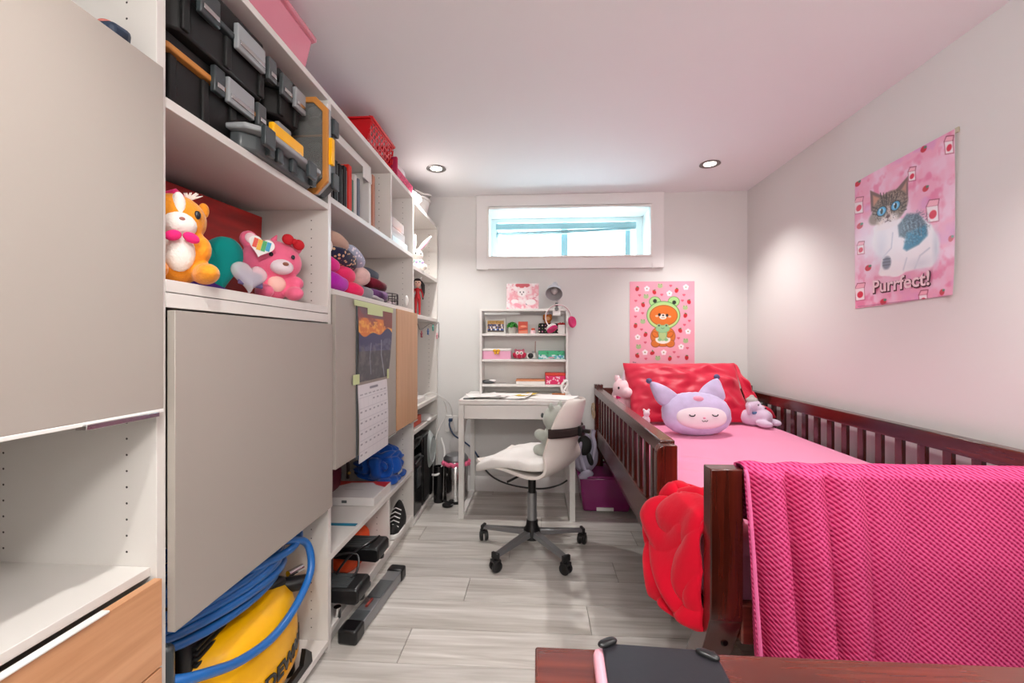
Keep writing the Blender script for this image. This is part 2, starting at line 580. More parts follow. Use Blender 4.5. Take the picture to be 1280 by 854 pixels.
# recessed ceiling lights
M_lens = mat('lit_lens', '#ffffff', 0.4, emit='#fff6ea', estr=9.0)
M_ring = mat('satin_ring', '#8f8c8a', 0.3, 0.9)
def downlight(x, y, label, k=1.0):
    t = thing('ceiling_light', label, 'ceiling light', (x, y, ZC), 'recessed spotlights in the ceiling')
    MB().lathe([(0.052, -0.0005), (0.060, -0.0005), (0.062, -0.004), (0.056, -0.007), (0.046, -0.006), (0.036, -0.001)], (x, y, ZC), 40).build('ring', M_ring, t)
    MB().lathe([(0.0, -0.002), (0.020, -0.0035), (0.036, -0.0015)], (x, y, ZC), 32).build('lens', M_lens, t)
    ld = bpy.data.lights.new('spot_lamp', 'SPOT')
    ld.energy = LAMP_POWER * 4 * k
    ld.color = LAMP_COLOR
    ld.spot_size = math.radians(106); ld.spot_blend = 0.9
    ld.shadow_soft_size = 0.028
    lo = bpy.data.objects.new('spot_lamp', ld)
    COL.objects.link(lo); lo.parent = t; lo.location = (0, 0, -0.02)
downlight(-0.640, 2.70, 'recessed round spotlight above the shelving end of the ceiling, left of the window', 1.4)
downlight(1.060, 2.73, 'recessed round spotlight above the bed, near the right wall', 1.45)
downlight(-0.30, 0.35, 'recessed round spotlight overhead, outside the picture on the left', 1.5)
downlight(1.060, 0.95, 'recessed round spotlight over the foot of the bed, outside the picture', 1.5)
t = thing('added_fill_dome', 'added fill dome lamp on the ceiling, unseen behind the viewer', 'ceiling light', (0.25, -0.70, ZC))  # dome lamp added out of view to give the room flat frontal fill
MB().lathe([(0.0, -0.085), (0.07, -0.078), (0.12, -0.05), (0.14, -0.018), (0.14, -0.012)], (0.25, -0.70, ZC), 40).build('fill_dome_glass', mat('fill_dome_glass', '#ffffff', 0.4, emit='#fff3e6', estr=2.0), t)
MB().lathe([(0.15, -0.001), (0.15, -0.014), (0.0, -0.014)], (0.25, -0.70, ZC), 40).build('base_plate', M_plwhite, t)
ld = bpy.data.lights.new('added_fill_light', 'POINT'); ld.energy = FILL_DOME_POWER; ld.color = LAMP_COLOR; ld.shadow_soft_size = 0.12
lo = bpy.data.objects.new('added_fill_light', ld); COL.objects.link(lo); lo.parent = t; lo.location = (0, 0, -0.23)

# ================================================================ shelving wall
PX = -0.75          # front plane of the shelving
BX = -1.145         # back
def pegs(mb, y, side, z0, z1):
    # rows of shelf-pin holes on a panel face at y (side = +1 faces +y, -1 faces -y)
    z = z0
    while z < z1:
        for x in (PX - 0.062, PX - 0.325):
            mb.lathe([(0.0, 0.0), (0.0023, 0.0)], (x, y + side * 0.0004, z), 8, R=Rx(-side * PI / 2))
        z += 0.032

u0 = thing('shelving_unit', 'nearest white shelving bay with a grey flap door above a beech drawer', 'shelving', (-0.95, 0.46, 0))
def panel(name, x0, x1, y0, y1, z0, z1, m, par, bev=0.0012, lab=None):
    o = MB().box(x0, x1, y0, y1, z0, z1).build(name, m, par, bevel=bev)
    if lab: o['label'] = lab
    return o
TOP = 2.005
panel('side_panel', BX, PX, 0.809, 0.830, 0, TOP, M_white, u0)
panel('side_panel', BX, PX, 0.10, 0.121, 0, TOP, M_white, u0)
panel('back_panel', BX - 0.006, BX, 0.10, 0.83, 0.05, TOP, M_white, u0)
for z in (0.06, 1.625, TOP):
    panel('shelf', BX, PX - 0.002, 0.122, 0.8085, z - 0.02, z, M_white, u0)
panel('shelf', BX, PX - 0.012, 0.122, 0.8085, 0.654, 0.672, M_white, u0)
pg = MB(); pegs(pg, 0.809, -1, 0.70, 0.96); pegs(pg, 0.809, -1, 1.66, 1.98)
pg.build('peg_holes', M_hole, u0, smooth=False)['kind'] = 'stuff'
dr = panel('flap_door', PX - 0.001, PX + 0.016, 0.112, 0.8075, 0.985, 1.655, M_grey, u0)
panel('door_edge_strip', PX - 0.001, PX + 0.0168, 0.112, 0.8075, 0.978, 0.985, M_edge, dr)
panel('door_handle', PX + 0.004, PX + 0.024, 0.655, 0.79, 0.972, 0.9815, M_chrome, dr)
for (za, zb) in ((0.480, 0.651), (0.30, 0.476), (0.08, 0.296)):
    d_ = panel('drawer', PX - 0.004, PX + 0.013, 0.112, 0.8075, za, zb, M_beechh, u0)
    panel('drawer_handle', PX + 0.002, PX + 0.017, 0.40, 0.70, zb, zb + 0.004, M_edge, d_)

u1 = thing('shelving_unit', 'second white shelving bay with tool cases above and a grey flap door over the compressor', 'shelving', (-0.95, 1.17, 0))
sp = MB().box(BX, PX, 1.508, 1.530, 0, TOP + 0.0)
sp.build('side_panel', M_white, u1, bevel=0.0012)
panel('back_panel', BX - 0.006, BX, 0.8305, 1.53, 0.05, TOP, M_white, u1)
for z in (0.045, 1.612, TOP):
    panel('shelf', BX, PX, 0.8305, 1.5075, z - 0.021, z, M_white, u1)
panel('shelf', BX, PX, 0.8305, 1.5075, 1.218, 1.243, M_white, u1)
panel('shelf', BX, PX, 0.8305, 1.5075, 1.186, 1.216, M_white, u1)
pg = MB(); pegs(pg, 1.508, -1, 1.265, 1.58); pegs(pg, 1.508, -1, 0.09, 0.51)
pg.build('peg_holes', M_hole, u1, smooth=False)['kind'] = 'stuff'
panel('flap_door', PX, PX + 0.017, 0.833, 1.506, 0.527, 1.180, M_grey, u1)
kn = MB().box(PX - 0.004, PX + 0.01, 1.485, 1.51, 1.93, 1.96).build('shelf_bracket', M_plwhite, u1, bevel=0.003)

u2 = thing('shelving_unit', 'wide third white shelving bay with a grey door, a beech door and a taped calendar', 'shelving', (-0.95, 2.05, 0))
Y2, Y3 = 2.560, 2.582
panel('side_panel', BX, PX, Y2, Y3, 0, TOP, M_white, u2)
panel('back_panel', BX - 0.006, BX, 1.5305, Y3, 0.05, TOP, M_white, u2)
for z in (0.075, 0.345, 1.312, 1.645, TOP):
    panel('shelf', BX, PX, 1.5305, Y2 - 0.0005, z - 0.022, z, M_white, u2)
panel('divider', BX, PX - 0.001, 2.172, 2.192, 1.6455, 1.9825, M_white, u2)
panel('divider', BX, PX - 0.001, 2.142, 2.162, 0.0755, 0.3225, M_white, u2)
pg = MB(); pegs(pg, 2.172, -1, 1.67, 1.96); pegs(pg, Y2, -1, 1.67, 1.96); pegs(pg, Y2, -1, 1.34, 1.6); pegs(pg, Y2, -1, 0.37, 0.65)
pegs(pg, 2.142, -1, 0.10, 0.3); pegs(pg, Y2, -1, 0.1, 0.3)
pg.build('peg_holes', M_hole, u2, smooth=False)['kind'] = 'stuff'
d_ = panel('door', PX, PX + 0.016, 1.533, 2.205, 0.650, 1.290, M_grey, u2, lab='warm grey door')
panel('door_handle', PX + 0.002, PX + 0.024, 2.08, 2.20, 0.643, 0.6495, M_chrome, d_)
d_ = panel('door', PX, PX + 0.018, 2.216, 2.600, 0.650, 1.290, M_beech, u2, lab='beech door')
panel('door_handle', PX + 0.002, PX + 0.026, 2.44, 2.58, 0.643, 0.6495, M_chrome, d_)
panel('baseboard', PX - 0.03, PX - 0.02, 1.5305, Y2, 0.0, 0.052, M_white, u2)

u3 = thing('shelving_unit', 'narrow white shelving bay in the far corner with a star garland on its edge', 'shelving', (-0.95, 2.9, 0))
panel('side_panel', BX, PX, 3.19, 3.21, 0, TOP - 0.04, M_white, u3)
panel('back_panel', BX - 0.006, BX, 2.5825, 3.21, 0.03, TOP - 0.04, M_white, u3)
for z, xx in ((0.03, PX), (0.575, PX + 0.0), (0.715, PX), (1.290, PX), (1.585, PX), (1.985, PX)):
    panel('shelf', BX, xx, 2.5825, 3.1895, z - 0.024, z, M_white, u3)
pg = MB(); pegs(pg, 3.19, -1, 1.32, 1.56); pegs(pg, 3.19, -1, 1.6, 1.95); pegs(pg, 3.19, -1, 0.75, 1.26)
pg.build('peg_holes', M_hole, u3, smooth=False)['kind'] = 'stuff'

# ---------------------------------------------------------------- desk and hutch
M_desk = mat('desk_white', '#e3e1de', 0.3)
dk = thing('desk', 'white desk with a long drawer and open side frames, under the window', 'desk', (-0.133, 2.95, 0))
DX0, DX1, DY0, DY1 = -0.499, 0.233, 2.70, 3.205
panel('desktop', DX0, DX1, DY0, DY1, 0.722, 0.75, M_desk, dk, 0.002)
dwr = panel('drawer', DX0 + 0.036, DX1 - 0.036, DY0 + 0.003, DY0 + 0.43, 0.632, 0.719, M_desk, dk, 0.002)
panel('side_rail', DX0, DX0 + 0.034, DY0 + 0.035, DY1, 0.60, 0.7215, M_desk, dk, 0.002)
panel('side_rail', DX1 - 0.034, DX1, DY0 + 0.035, DY1, 0.60, 0.7215, M_desk, dk, 0.002)
for xa in (DX0, DX1 - 0.034):
    panel('leg', xa, xa + 0.034, DY0, DY0 + 0.034, 0.0, 0.7215, M_desk, dk, 0.002)
    panel('leg', xa, xa + 0.034, DY1 - 0.034, DY1, 0.0, 0.5995, M_desk, dk, 0.002)
    panel('foot_rail', xa, xa + 0.034, DY0 + 0.0345, DY1 - 0.0345, 0.0, 0.024, M_desk, dk, 0.002)
# left side gusset panel under the desk top
MB().prism([(DY0 + 0.0345, 0.5995), (DY0 + 0.18, 0.5995), (DY0 + 0.0345, 0.47)], 0, DX0 + 0.008, DX0 + 0.026).build('gusset', M_desk, dk)
hz = 0.752
hu = thing('desk_hutch', 'white open shelf hutch standing on the back of the desk', 'shelf', (-0.09, 3.12, hz))
HX0, HX1, HY0, HY1, HZ1 = -0.410, 0.214, 3.04, 3.20, 1.335
panel('side_panel', HX0, HX0 + 0.016, HY0, HY1, hz, HZ1, M_desk, hu)
panel('side_panel', HX1 - 0.016, HX1, HY0, HY1, hz, HZ1, M_desk, hu)
panel('back_panel', HX0 + 0.016, HX1 - 0.016, HY1 - 0.006, HY1, hz, HZ1 - 0.016, M_desk, hu)
HS = [0.818, 0.995, 1.177]
for z in HS:
    panel('shelf', HX0 + 0.0165, HX1 - 0.0165, HY0 + 0.002, HY1 - 0.0065, z - 0.016, z, M_desk, hu)
panel('top_panel', HX0, HX1, HY0, HY1, HZ1 + 0.0005, HZ1 + 0.017, M_desk, hu)
HT = HZ1 + 0.017
# ================================================================ the bed
BXL, BXR = 0.43, 1.49
bed = thing('bed', 'dark cherry wood daybed with slatted side rails against the right wall', 'bed', (0.95, 2.1, 0))
def rbox(name, m, par, *a, bev=0.005, R=None, o=None):
    return MB().box(*a, R=R, o=o).build(name, m, par, bevel=bev, seg=3)
# headboard
rbox('post', M_cherryz, bed, 0.405, 0.465, 3.10, 3.15, 0, 0.815)
rbox('post', M_cherryz, bed, 1.435, 1.495, 3.10, 3.15, 0, 0.815)
rbox('head_rail', M_cherryx, bed, 0.4655, 1.4345, 3.112, 3.14, 0.72, 0.79)
rbox('head_rail', M_cherryx, bed, 0.4655, 1.4345, 3.112, 3.14, 0.30, 0.42)
sl_ = None
for i in range(9):
    x = 0.53 + i * 0.105
    if sl_ is None:
        sl_ = MB().box(0, 0.04, 3.118 - 2.1, 3.134 - 2.1, 0.4205, 0.7195).build('slat', M_cherryz, None, bevel=0.002)
        o = sl_
    else:
        o = sl_.copy(); COL.objects.link(o)
    o.parent = bed; o.location = (x - 0.95, 0, 0)
# left guard rail
rbox('side_board', M_cherry, bed, 0.418, 0.446, 1.4725, 3.0995, 0.385, 0.508)
rbox('top_rail', M_cherry, bed, 0.405, 0.455, 1.462, 3.0995, 0.742, 0.79, bev=0.004)
pts = []
x0, x1, z0, z1, r = 0.385, 0.452, 0.355, 0.782, 0.028
for cx_, cz_, a0 in ((x1 - 0.006, z1 - 0.006, 0), (x0 + r, z1 - r, 90), (x0 + r, z0 + r, 180), (x1 - r * 0.6, z0 + r * 0.6, 270)):
    rr = 0.006 if a0 == 0 else (r if a0 != 270 else r * 0.6)
    for k in range(6):
        q = math.radians(a0 + k * 18)
        pts.append((cx_ + rr * math.cos(q), cz_ + rr * math.sin(q)))
MB().prism(pts, 1, 1.425, 1.4615).build('guard_end_post', M_cherryz, bed, bevel=0.003)
gs = None
n = 15
for i in range(n):
    y = 1.53 + i * 0.105
    if gs is None:
        gs = MB().box(0, 0.016, -0.018, 0.018, 0.5085, 0.7415).build('slat', M_cherryz, None, bevel=0.002)
        o = gs
    else:
        o = gs.copy(); COL.objects.link(o)
    o.parent = bed; o.location = (0.422 - 0.95, y - 2.1, 0)
# right rail
rbox('side_board', M_cherry, bed, 1.460, 1.486, 1.16, 3.0995, 0.385, 0.508)
rbox('top_rail', M_cherry, bed, 1.448, 1.492, 1.16, 3.0995, 0.725, 0.785)
for i in range(18):
    y = 1.22 + i * 0.1045
    o = gs.copy(); COL.objects.link(o); o.parent = bed; o.location = (1.464 - 0.95, y - 2.1, 0)
    o.scale = (1, 1, 1)
# left long board at mattress height, foot end
rbox('side_board', M_cherry, bed, 0.455, 0.475, 1.16, 3.0995, 0.30, 0.384)
# slat base under the mattress
rbox('mattress_platform', M_cherryx, bed, 0.4755, 1.4595, 1.16, 3.0995, 0.35, 0.38)
# foot end: flared posts, rails and slats
def foot_post(xa, xb):
    prof = []
    front = [(1.098, 0.800), (1.098, 0.47), (1.108, 0.41), (1.150, 0.32), (1.205, 0.22), (1.235, 0.12), (1.245, 0.0)]
    back = [(y + (0.048 if z > 0.4 else 0.075), z) for y, z in front]
    f = [(p.x, p.y) for p in spline([(a, b, 0) for a, b in front], 5)]
    b = [(p.x, p.y) for p in spline([(a, b, 0) for a, b in back], 5)]
    return MB().prism(f + b[::-1], 0, xa, xb).build('foot_post', M_cherryz, bed, bevel=0.003)
foot_post(0.428, 0.507)
foot_post(1.413, 1.492)
rbox('foot_rail', M_cherryx, bed, 0.5075, 1.4125, 1.104, 1.140, 0.74, 0.795)
rbox('foot_rail', M_cherryx, bed, 0.5075, 1.4125, 1.108, 1.136, 0.36, 0.46)
for i in range(8):
    o = sl_.copy(); COL.objects.link(o); o.parent = bed; o.location = (0.56 + i * 0.105 - 0.95, -2.005, 0.04); o.scale = (1, 1, 0.94)
M_bolt = mat('bolt_black', '#0c0c0c', 0.25, 0.6)
for z in (0.345, 0.425):
    yb = 1.098 + (0.012 if z > 0.4 else 0.04)
    MB().lathe([(0.0, 0.006), (0.006, 0.006), (0.009, 0.003), (0.010, -0.01)], (0.478, yb, z), 14, R=Rx(PI / 2 - 0.3)).build('bolt', M_bolt, bed)

def soft_mat(name, color, bump=0.3, sheen=0.25, rough=0.9, bscale=500):
    return mat(name, color, rough, bump=bump, bscale=bscale, sheen=sheen, spec=0.2)
M_sheet = mat('pink_sheet', '#ea94b6', 0.75, bump=0.15, bscale=9, spec=0.2, sheen=0.1)
def superbox(name, c, h, m, par, nu=48, nv=24, p=0.35, fn=None, R=None, **k):
    """closed soft slab: superellipsoid with optional displacement fn(vec)->vec (local coords)"""
    mb = MB()
    c = Vector(c)
    vs = []
    mb.ell((0, 0, 0), h, None, 0, nu, nv, p)
    if fn:
        mb.v = [fn(v) for v in mb.v]
    mb.v = [(R @ v if R is not None else v) + c for v in mb.v]
    return mb.build(name, m, par, angle=80, **k)
mt = thing('mattress', 'mattress in a pale pink fitted sheet on the daybed', 'mattress', (0.965, 2.12, 0.381))
def msheet(v):
    w = v.copy()
    if v.z > 0:
        w.z += 0.006 * noise.noise(Vector((v.x * 4, v.y * 2.0, 1))) + 0.007 * math.exp(-((v.y + 0.42 + 0.25 * v.x) / 0.05) ** 2) * math.exp(-((v.x + 0.2) / 0.3) ** 2)
        w.z += 0.004 * abs(noise.noise(Vector((v.x * 3 + v.y * 7, v.y * 3 - v.x * 5, 4))))
    return w
mbm = MB()
def slab(mb, x0, x1, y0, y1, z0, z1, nx, ny, r, top):
    # rounded slab: top surface grid + skirt
    def fn(u, v):
        x = x0 + (x1 - x0) * u; y = y0 + (y1 - y0) * v
        e = min(x - x0, x1 - x, y - y0, y1 - y)
        z = z1 - (r - math.sqrt(max(0, r * r - (r - min(e, r)) ** 2)))
        return (x, y, z + (top(x, y) if e > 0.002 else 0))
    mb.grid(fn, nx, ny)
    mb.box(x0, x1, y0, y1, z0, z1 - r, 0)
slab(mbm, 0.478, 1.455, 1.16, 3.095, 0.382, 0.602, 70, 140, 0.045,
     lambda x, y: 0.005 * noise.noise(Vector((x * 4, y * 2.2, 1))) + 0.012 * math.exp(-((y - 1.95 + 0.35 * (x - 0.6)) / 0.03) ** 2) * math.exp(-((x - 0.62) / 0.16) ** 2)
     + 0.008 * math.exp(-((y - 1.75 + 0.8 * (x - 0.6)) / 0.03) ** 2) * math.exp(-((x - 0.62) / 0.16) ** 2))
mbm.build('sheet', M_sheet, mt, angle=60)

# red satin pillow leaning on the headboard
M_satin = mat('crimson_satin', '#cc0436', 0.5, bump=0.35, bscale=22, sheen=0.3, spec=0.5)
pil = thing('pillow', 'large crimson satin pillow leaning against the headboard', 'pillow', (0.97, 2.85, 0.6))
def pillow_mesh(w, h, t, fl=0.05, wr=0.012, seed=0, sag=0.0):
    mb = MB()
    for sgn in (1, -1):
        def fn(u, v, sgn=sgn):
            a = u * 2 - 1; b = v * 2 - 1
            th = t * (max(0, 1 - abs(a) ** 3.2) ** 0.55) * (max(0, 1 - abs(b) ** 3) ** 0.55)
            x = a * w * (1 - 0.05 * (1 - abs(b))**2 ); z = b * h * (1 - 0.04 * (1 - a * a))
            q = Vector((a * 2.2 + seed, b * 2.2, sgn))
            rad = math.hypot(a, b)
            ridge = noise.noise(Vector((a * 1.6 + b * 1.2 + seed, b * 2.0 - a, 3 * sgn))) ** 2 * 4
            th2 = th + (wr * noise.noise(q * 2.2) - wr * 1.2 * (0.5 - ridge)) * min(1, th / t * 1.6)
            return (x, -sgn * th2, z - sag * (1 - a * a) * (1 if b > 0 else 0) * b)
        mb.grid(fn, 64, 48)
    return mb
pm = pillow_mesh(0.375, 0.215, 0.085, wr=0.016, seed=3)
# loose pillowcase hem to the right, folded down
def hem(u, v):
    b = v * 2 - 1
    x = 0.368 + u * 0.11
    x = 0.365 + u * (0.03 + 0.12 * ((1 - b) / 2) ** 1.6)
    return (x, -0.012 + 0.02 * math.sin(u * 3 + b * 5) * u + 0.01 * math.sin(b * 11) * u, b * 0.205 * (1 - 0.08 * u) - u * 0.03 * (1 if b > 0 else 0.0))
hm = MB(); hm.grid(hem, 10, 40)
Rp = Rz(math.radians(3)) @ Rx(math.radians(-33))
for b_ in (pm, hm):
    b_.v = [Rp @ v + Vector((0.955, 2.86, 0.795)) for v in b_.v]
pm.build('pillow_body', M_satin, pil, angle=80)
hm.build('pillowcase_hem', M_satin, pil, angle=80, solid=0.006)

# lavender novelty cushion, plain generic plush animal
M_lav = mat('lavender_plush', '#cbbfe2', 0.9, bump=0.35, bscale=350, sheen=0.4, spec=0.15, var=0.12, vscale=14)
M_cream = mat('cream_plush', '#eddfe6', 0.9, bump=0.3, bscale=400, sheen=0.3, spec=0.15)
M_pinkp = mat('soft_pink_plush', '#f0a6bf', 0.9, bump=0.3, bscale=400, sheen=0.3, spec=0.15)
M_slate = mat('slate_plush', '#6b6a90', 0.9, bump=0.3, bscale=400, spec=0.15)
M_deye = mat('dark_button', '#20232c', 0.25)
lc = thing('plush_cushion', 'lavender plush cushion with two pointed ears and pale face, against the red pillow', 'cushion', (0.885, 2.44, 0.602))
Rc = Rz(math.radians(4)) @ Rx(math.radians(-24))
Oc = Vector((0.885, 2.475, 0.712))
def cplace(mb): mb.v = [Rc @ v + Oc for v in mb.v]; return mb
def cushion(v):
    a = math.atan2(v.z, v.x)
    k = 1 + 0.012 * math.sin(a * 22) * (1 - abs(v.y) / 0.1)
    return Vector((v.x * k, v.y, v.z * k * (0.94 if v.z < 0 else 1.0)))
b_ = MB().ell((0, 0, 0), (0.19, 0.085, 0.125), None, 0, 64, 30, 0.86); b_.v = [cushion(v) for v in b_.v]
cplace(b_).build('cushion_body', M_lav, lc, angle=80)
def puff(mb, pts, th, y0=0.0):
    """inflated flat shape from a closed outline in the local x-z plane"""
    n0 = len(pts)
    pts = [(p.x, p.z) for p in spline([Vector((a, 0, b)) for a, b in pts + pts[:1]], 6)][:-1]
    n = len(pts); cx = sum(p[0] for p in pts) / n; cz = sum(p[1] for p in pts) / n
    rings = [(1.0, 0.0), (0.97, 0.35), (0.9, 0.62), (0.75, 0.85), (0.5, 0.97), (0.25, 1.0), (0.01, 1.0)]
    seq = [(a, -h_) for a, h_ in rings[::-1]] + [(a, h_) for a, h_ in rings[1:]]
    vs = []; fs = []
    for a, h_ in seq:
        for (px_, pz_) in pts:
            vs.append((cx + (px_ - cx) * a, y0 + h_ * th, cz + (pz_ - cz) * a))
    for i in range(len(seq) - 1):
        for j in range(n):
            fs.append((i * n + j, i * n + (j + 1) % n, (i + 1) * n + (j + 1) % n, (i + 1) * n + j))
    mb.add(vs, fs); return mb
for pts_, tip in (([(-0.085, 0.100), (-0.15, 0.155), (-0.235, 0.185), (-0.228, 0.110), (-0.205, 0.060), (-0.165, 0.040), (-0.11, 0.05)], (-0.243, 0.192)),
                  ([(0.020, 0.110), (0.07, 0.165), (0.150, 0.205), (0.172, 0.140), (0.172, 0.085), (0.13, 0.055), (0.07, 0.07)], (0.153, 0.216))):
    cplace(puff(MB(), pts_, 0.030, -0.015)).build('ear', M_lav, lc, angle=80)
    cplace(MB().ell((tip[0], -0.015, tip[1]), (0.017, 0.015, 0.016), None, 0, 16, 10)).build('ear_tip', M_slate, lc)
f_ = MB().ell((0, -0.058, -0.030), (0.138, 0.036, 0.066), None, 0, 48, 20, 0.9)
fp = cplace(f_).build('face_patch', M_cream, lc, angle=80); fp['label'] = 'pale cream oval face patch'
for s in (-1, 1):
    e = MB().tube(spline([(s * 0.062 - 0.016, -0.0925, -0.026), (s * 0.062 - 0.008, -0.094, -0.034), (s * 0.062 + 0.008, -0.094, -0.034), (s * 0.062 + 0.016, -0.0925, -0.026)], 5), 0.003, 8)
    cplace(e).build('closed_eye', M_deye, lc)
e = MB().ell((0.0, -0.0945, -0.045), (0.008, 0.005, 0.005)); cplace(e).build('nose', M_pinkp, lc)
e = MB().tube(spline([(-0.016, -0.0945, -0.058), (-0.008, -0.0945, -0.065), (0, -0.0945, -0.061), (0.008, -0.0945, -0.065), (0.016, -0.0945, -0.058)], 4), 0.0016, 6)
cplace(e).build('mouth', M_deye, lc)
cplace(MB().ell((-0.004, -0.064, 0.066), (0.034, 0.022, 0.020), None, 0, 24, 12)).build('pink_patch', M_pinkp, lc, angle=80)['label'] = 'soft pink oval patch'

# small plush toys on the bed
def plush_blob(name, ells, m, par, vox=0.005, sm=4, R=None, o=(0, 0, 0)):
    mb = MB()
    for c, r, *rest in ells:
        mb.ell(c, r, rest[0] if rest else None, 0, 20, 12)
    mb.v = [(R @ v if R is not None else v) + Vector(o) for v in mb.v]
    return mb.build(name, m, par, remesh=vox, sm=sm, fix=False)
M_ppink = mat('pale_pink_plush', '#f3d3da', 0.9, bump=0.4, bscale=300, sheen=0.4, spec=0.15)
M_hot = mat('hot_pink_plush', '#e52d77', 0.85, bump=0.3, bscale=300, sheen=0.3, spec=0.15)
M_gold = mat('gold_thread', '#d8b35a', 0.3, 0.7)
un = thing('plush_unicorn', 'pale pink plush unicorn sitting in the corner left of the red pillow', 'soft toy', (0.545, 2.93, 0.6))
Ru = Rz(math.radians(20)); Ou = (0.545, 2.93, 0.602)
plush_blob('body', [((0, 0, 0.09), (0.062, 0.055, 0.10)), ((0, -0.03, 0.205), (0.056, 0.062, 0.066)), ((0.01, -0.085, 0.185), (0.036, 0.045, 0.034)),
                    ((-0.04, -0.06, 0.03), (0.03, 0.05, 0.028)), ((0.04, -0.06, 0.03), (0.03, 0.05, 0.028)), ((0, 0, 0.15), (0.05, 0.05, 0.06)),
                    ((-0.055, -0.03, 0.11), (0.022, 0.022, 0.05)), ((0.055, -0.03, 0.11), (0.022, 0.022, 0.05))], M_ppink, un, R=Ru, o=Ou)
def at(M, o, p): return M @ Vector(p) + Vector(o)
h_ = MB().tube([at(Ru, Ou, (0, -0.05, 0.262)), at(Ru, Ou, (0, -0.065, 0.33))], [0.011, 0.002], 10)
h_.build('horn', mat('pearl_horn', '#eee3ee', 0.25), un)
for s in (-1, 1):
    MB().ell(at(Ru, Ou, (s * 0.036, -0.02, 0.275)), (0.010, 0.008, 0.022)).build('ear', M_ppink, un)
    MB().ell(at(Ru, Ou, (s * 0.042, -0.066, 0.215)), (0.007, 0.007, 0.009)).build('eye', M_deye, un)
    MB().ell(at(Ru, Ou, (s * 0.05, -0.10, 0.03)), (0.024, 0.014, 0.024)).build('hoof', M_hot, un)
MB().ell(at(Ru, Ou, (0.01, 0.03, 0.23)), (0.02, 0.035, 0.06)).build('mane', M_ppink, un)
MB().tube([at(Ru, Ou, (0.04, -0.045, 0.16)), at(Ru, Ou, (-0.045, -0.045, 0.15))], 0.010, 10).build('neck_ribbon', M_hot, un)
bp = thing('plush_dog', 'pale lavender plush dog lying right of the red pillow by the wall rail', 'soft toy', (1.345, 2.72, 0.602))
Rb = Rz(math.radians(35)); Ob = (1.335, 2.72, 0.602)
M_lil = mat('pale_lilac_plush', '#d9c9de', 0.9, bump=0.4, bscale=300, sheen=0.4, spec=0.15)
plush_blob('body', [((0, 0.03, 0.05), (0.055, 0.085, 0.05)), ((0, -0.04, 0.065), (0.045, 0.05, 0.045)), ((-0.045, -0.07, 0.03), (0.025, 0.05, 0.022)),
                    ((0.05, -0.07, 0.03), (0.025, 0.05, 0.022)), ((0.0, 0.02, 0.12), (0.045, 0.045, 0.042)), ((0, -0.025, 0.112), (0.025, 0.028, 0.02))], M_lil, bp, R=Rb, o=Ob)
plush_blob('hat', [((0, 0.03, 0.155), (0.035, 0.035, 0.022)), ((0, 0.03, 0.178), (0.014, 0.014, 0.012))], mat('grey_knit', '#b9bab5', 0.95, bump=0.6, bscale=260), bp, R=Rb, o=Ob, vox=0.004)
for s in (-1, 1):
    MB().ell(at(Rb, Ob, (s * 0.018, -0.02, 0.134)), (0.004, 0.004, 0.005)).build('eye', M_deye, bp)
    MB().ell(at(Rb, Ob, (s * 0.048, 0.02, 0.105)), (0.012, 0.018, 0.035)).build('ear', M_lil, bp)
MB().ell(at(Rb, Ob, (0, -0.052, 0.116)), (0.007, 0.005, 0.005)).build('nose', M_deye, bp)
MB().tube([at(Rb, Ob, (-0.045, 0, 0.085)), at(Rb, Ob, (0, -0.035, 0.086)), at(Rb, Ob, (0.045, 0, 0.085))], 0.008, 8).build('collar', mat('steel_blue_cloth', '#4d6f95', 0.8), bp)

# small cream toy between unicorn and pillow
tg = plush_blob('plush_mouse', [((0.665, 2.70, 0.635), (0.025, 0.03, 0.032)), ((0.665, 2.685, 0.68), (0.02, 0.02, 0.02)), ((0.65, 2.69, 0.70), (0.009, 0.005, 0.01)), ((0.68, 2.69, 0.70), (0.009, 0.005, 0.01))], M_cream, None, vox=0.004)
tag(tg, 'tiny cream plush mouse tucked between the unicorn and the red pillow', 'soft toy')

# silver cord bundle tied on the head post
M_cordm = mat('tan_cord', '#b9a384', 0.5)
kn = MB()
pts = []
for k in range(60):
    q = k / 59 * 2 * PI * 3
    pts.append((0.395 - 0.008 * math.cos(q * 1.7), 3.11 - 0.035 * math.sin(q * 0.5), 0.63 + 0.045 * math.cos(q) + 0.008 * math.sin(q * 2.3)))
kn.tube(spline(pts, 2), 0.0032, 6)
tag(kn.build('cord_bundle', M_cordm, None), 'small bundle of tan cord looped at the head post of the bed', 'cord')

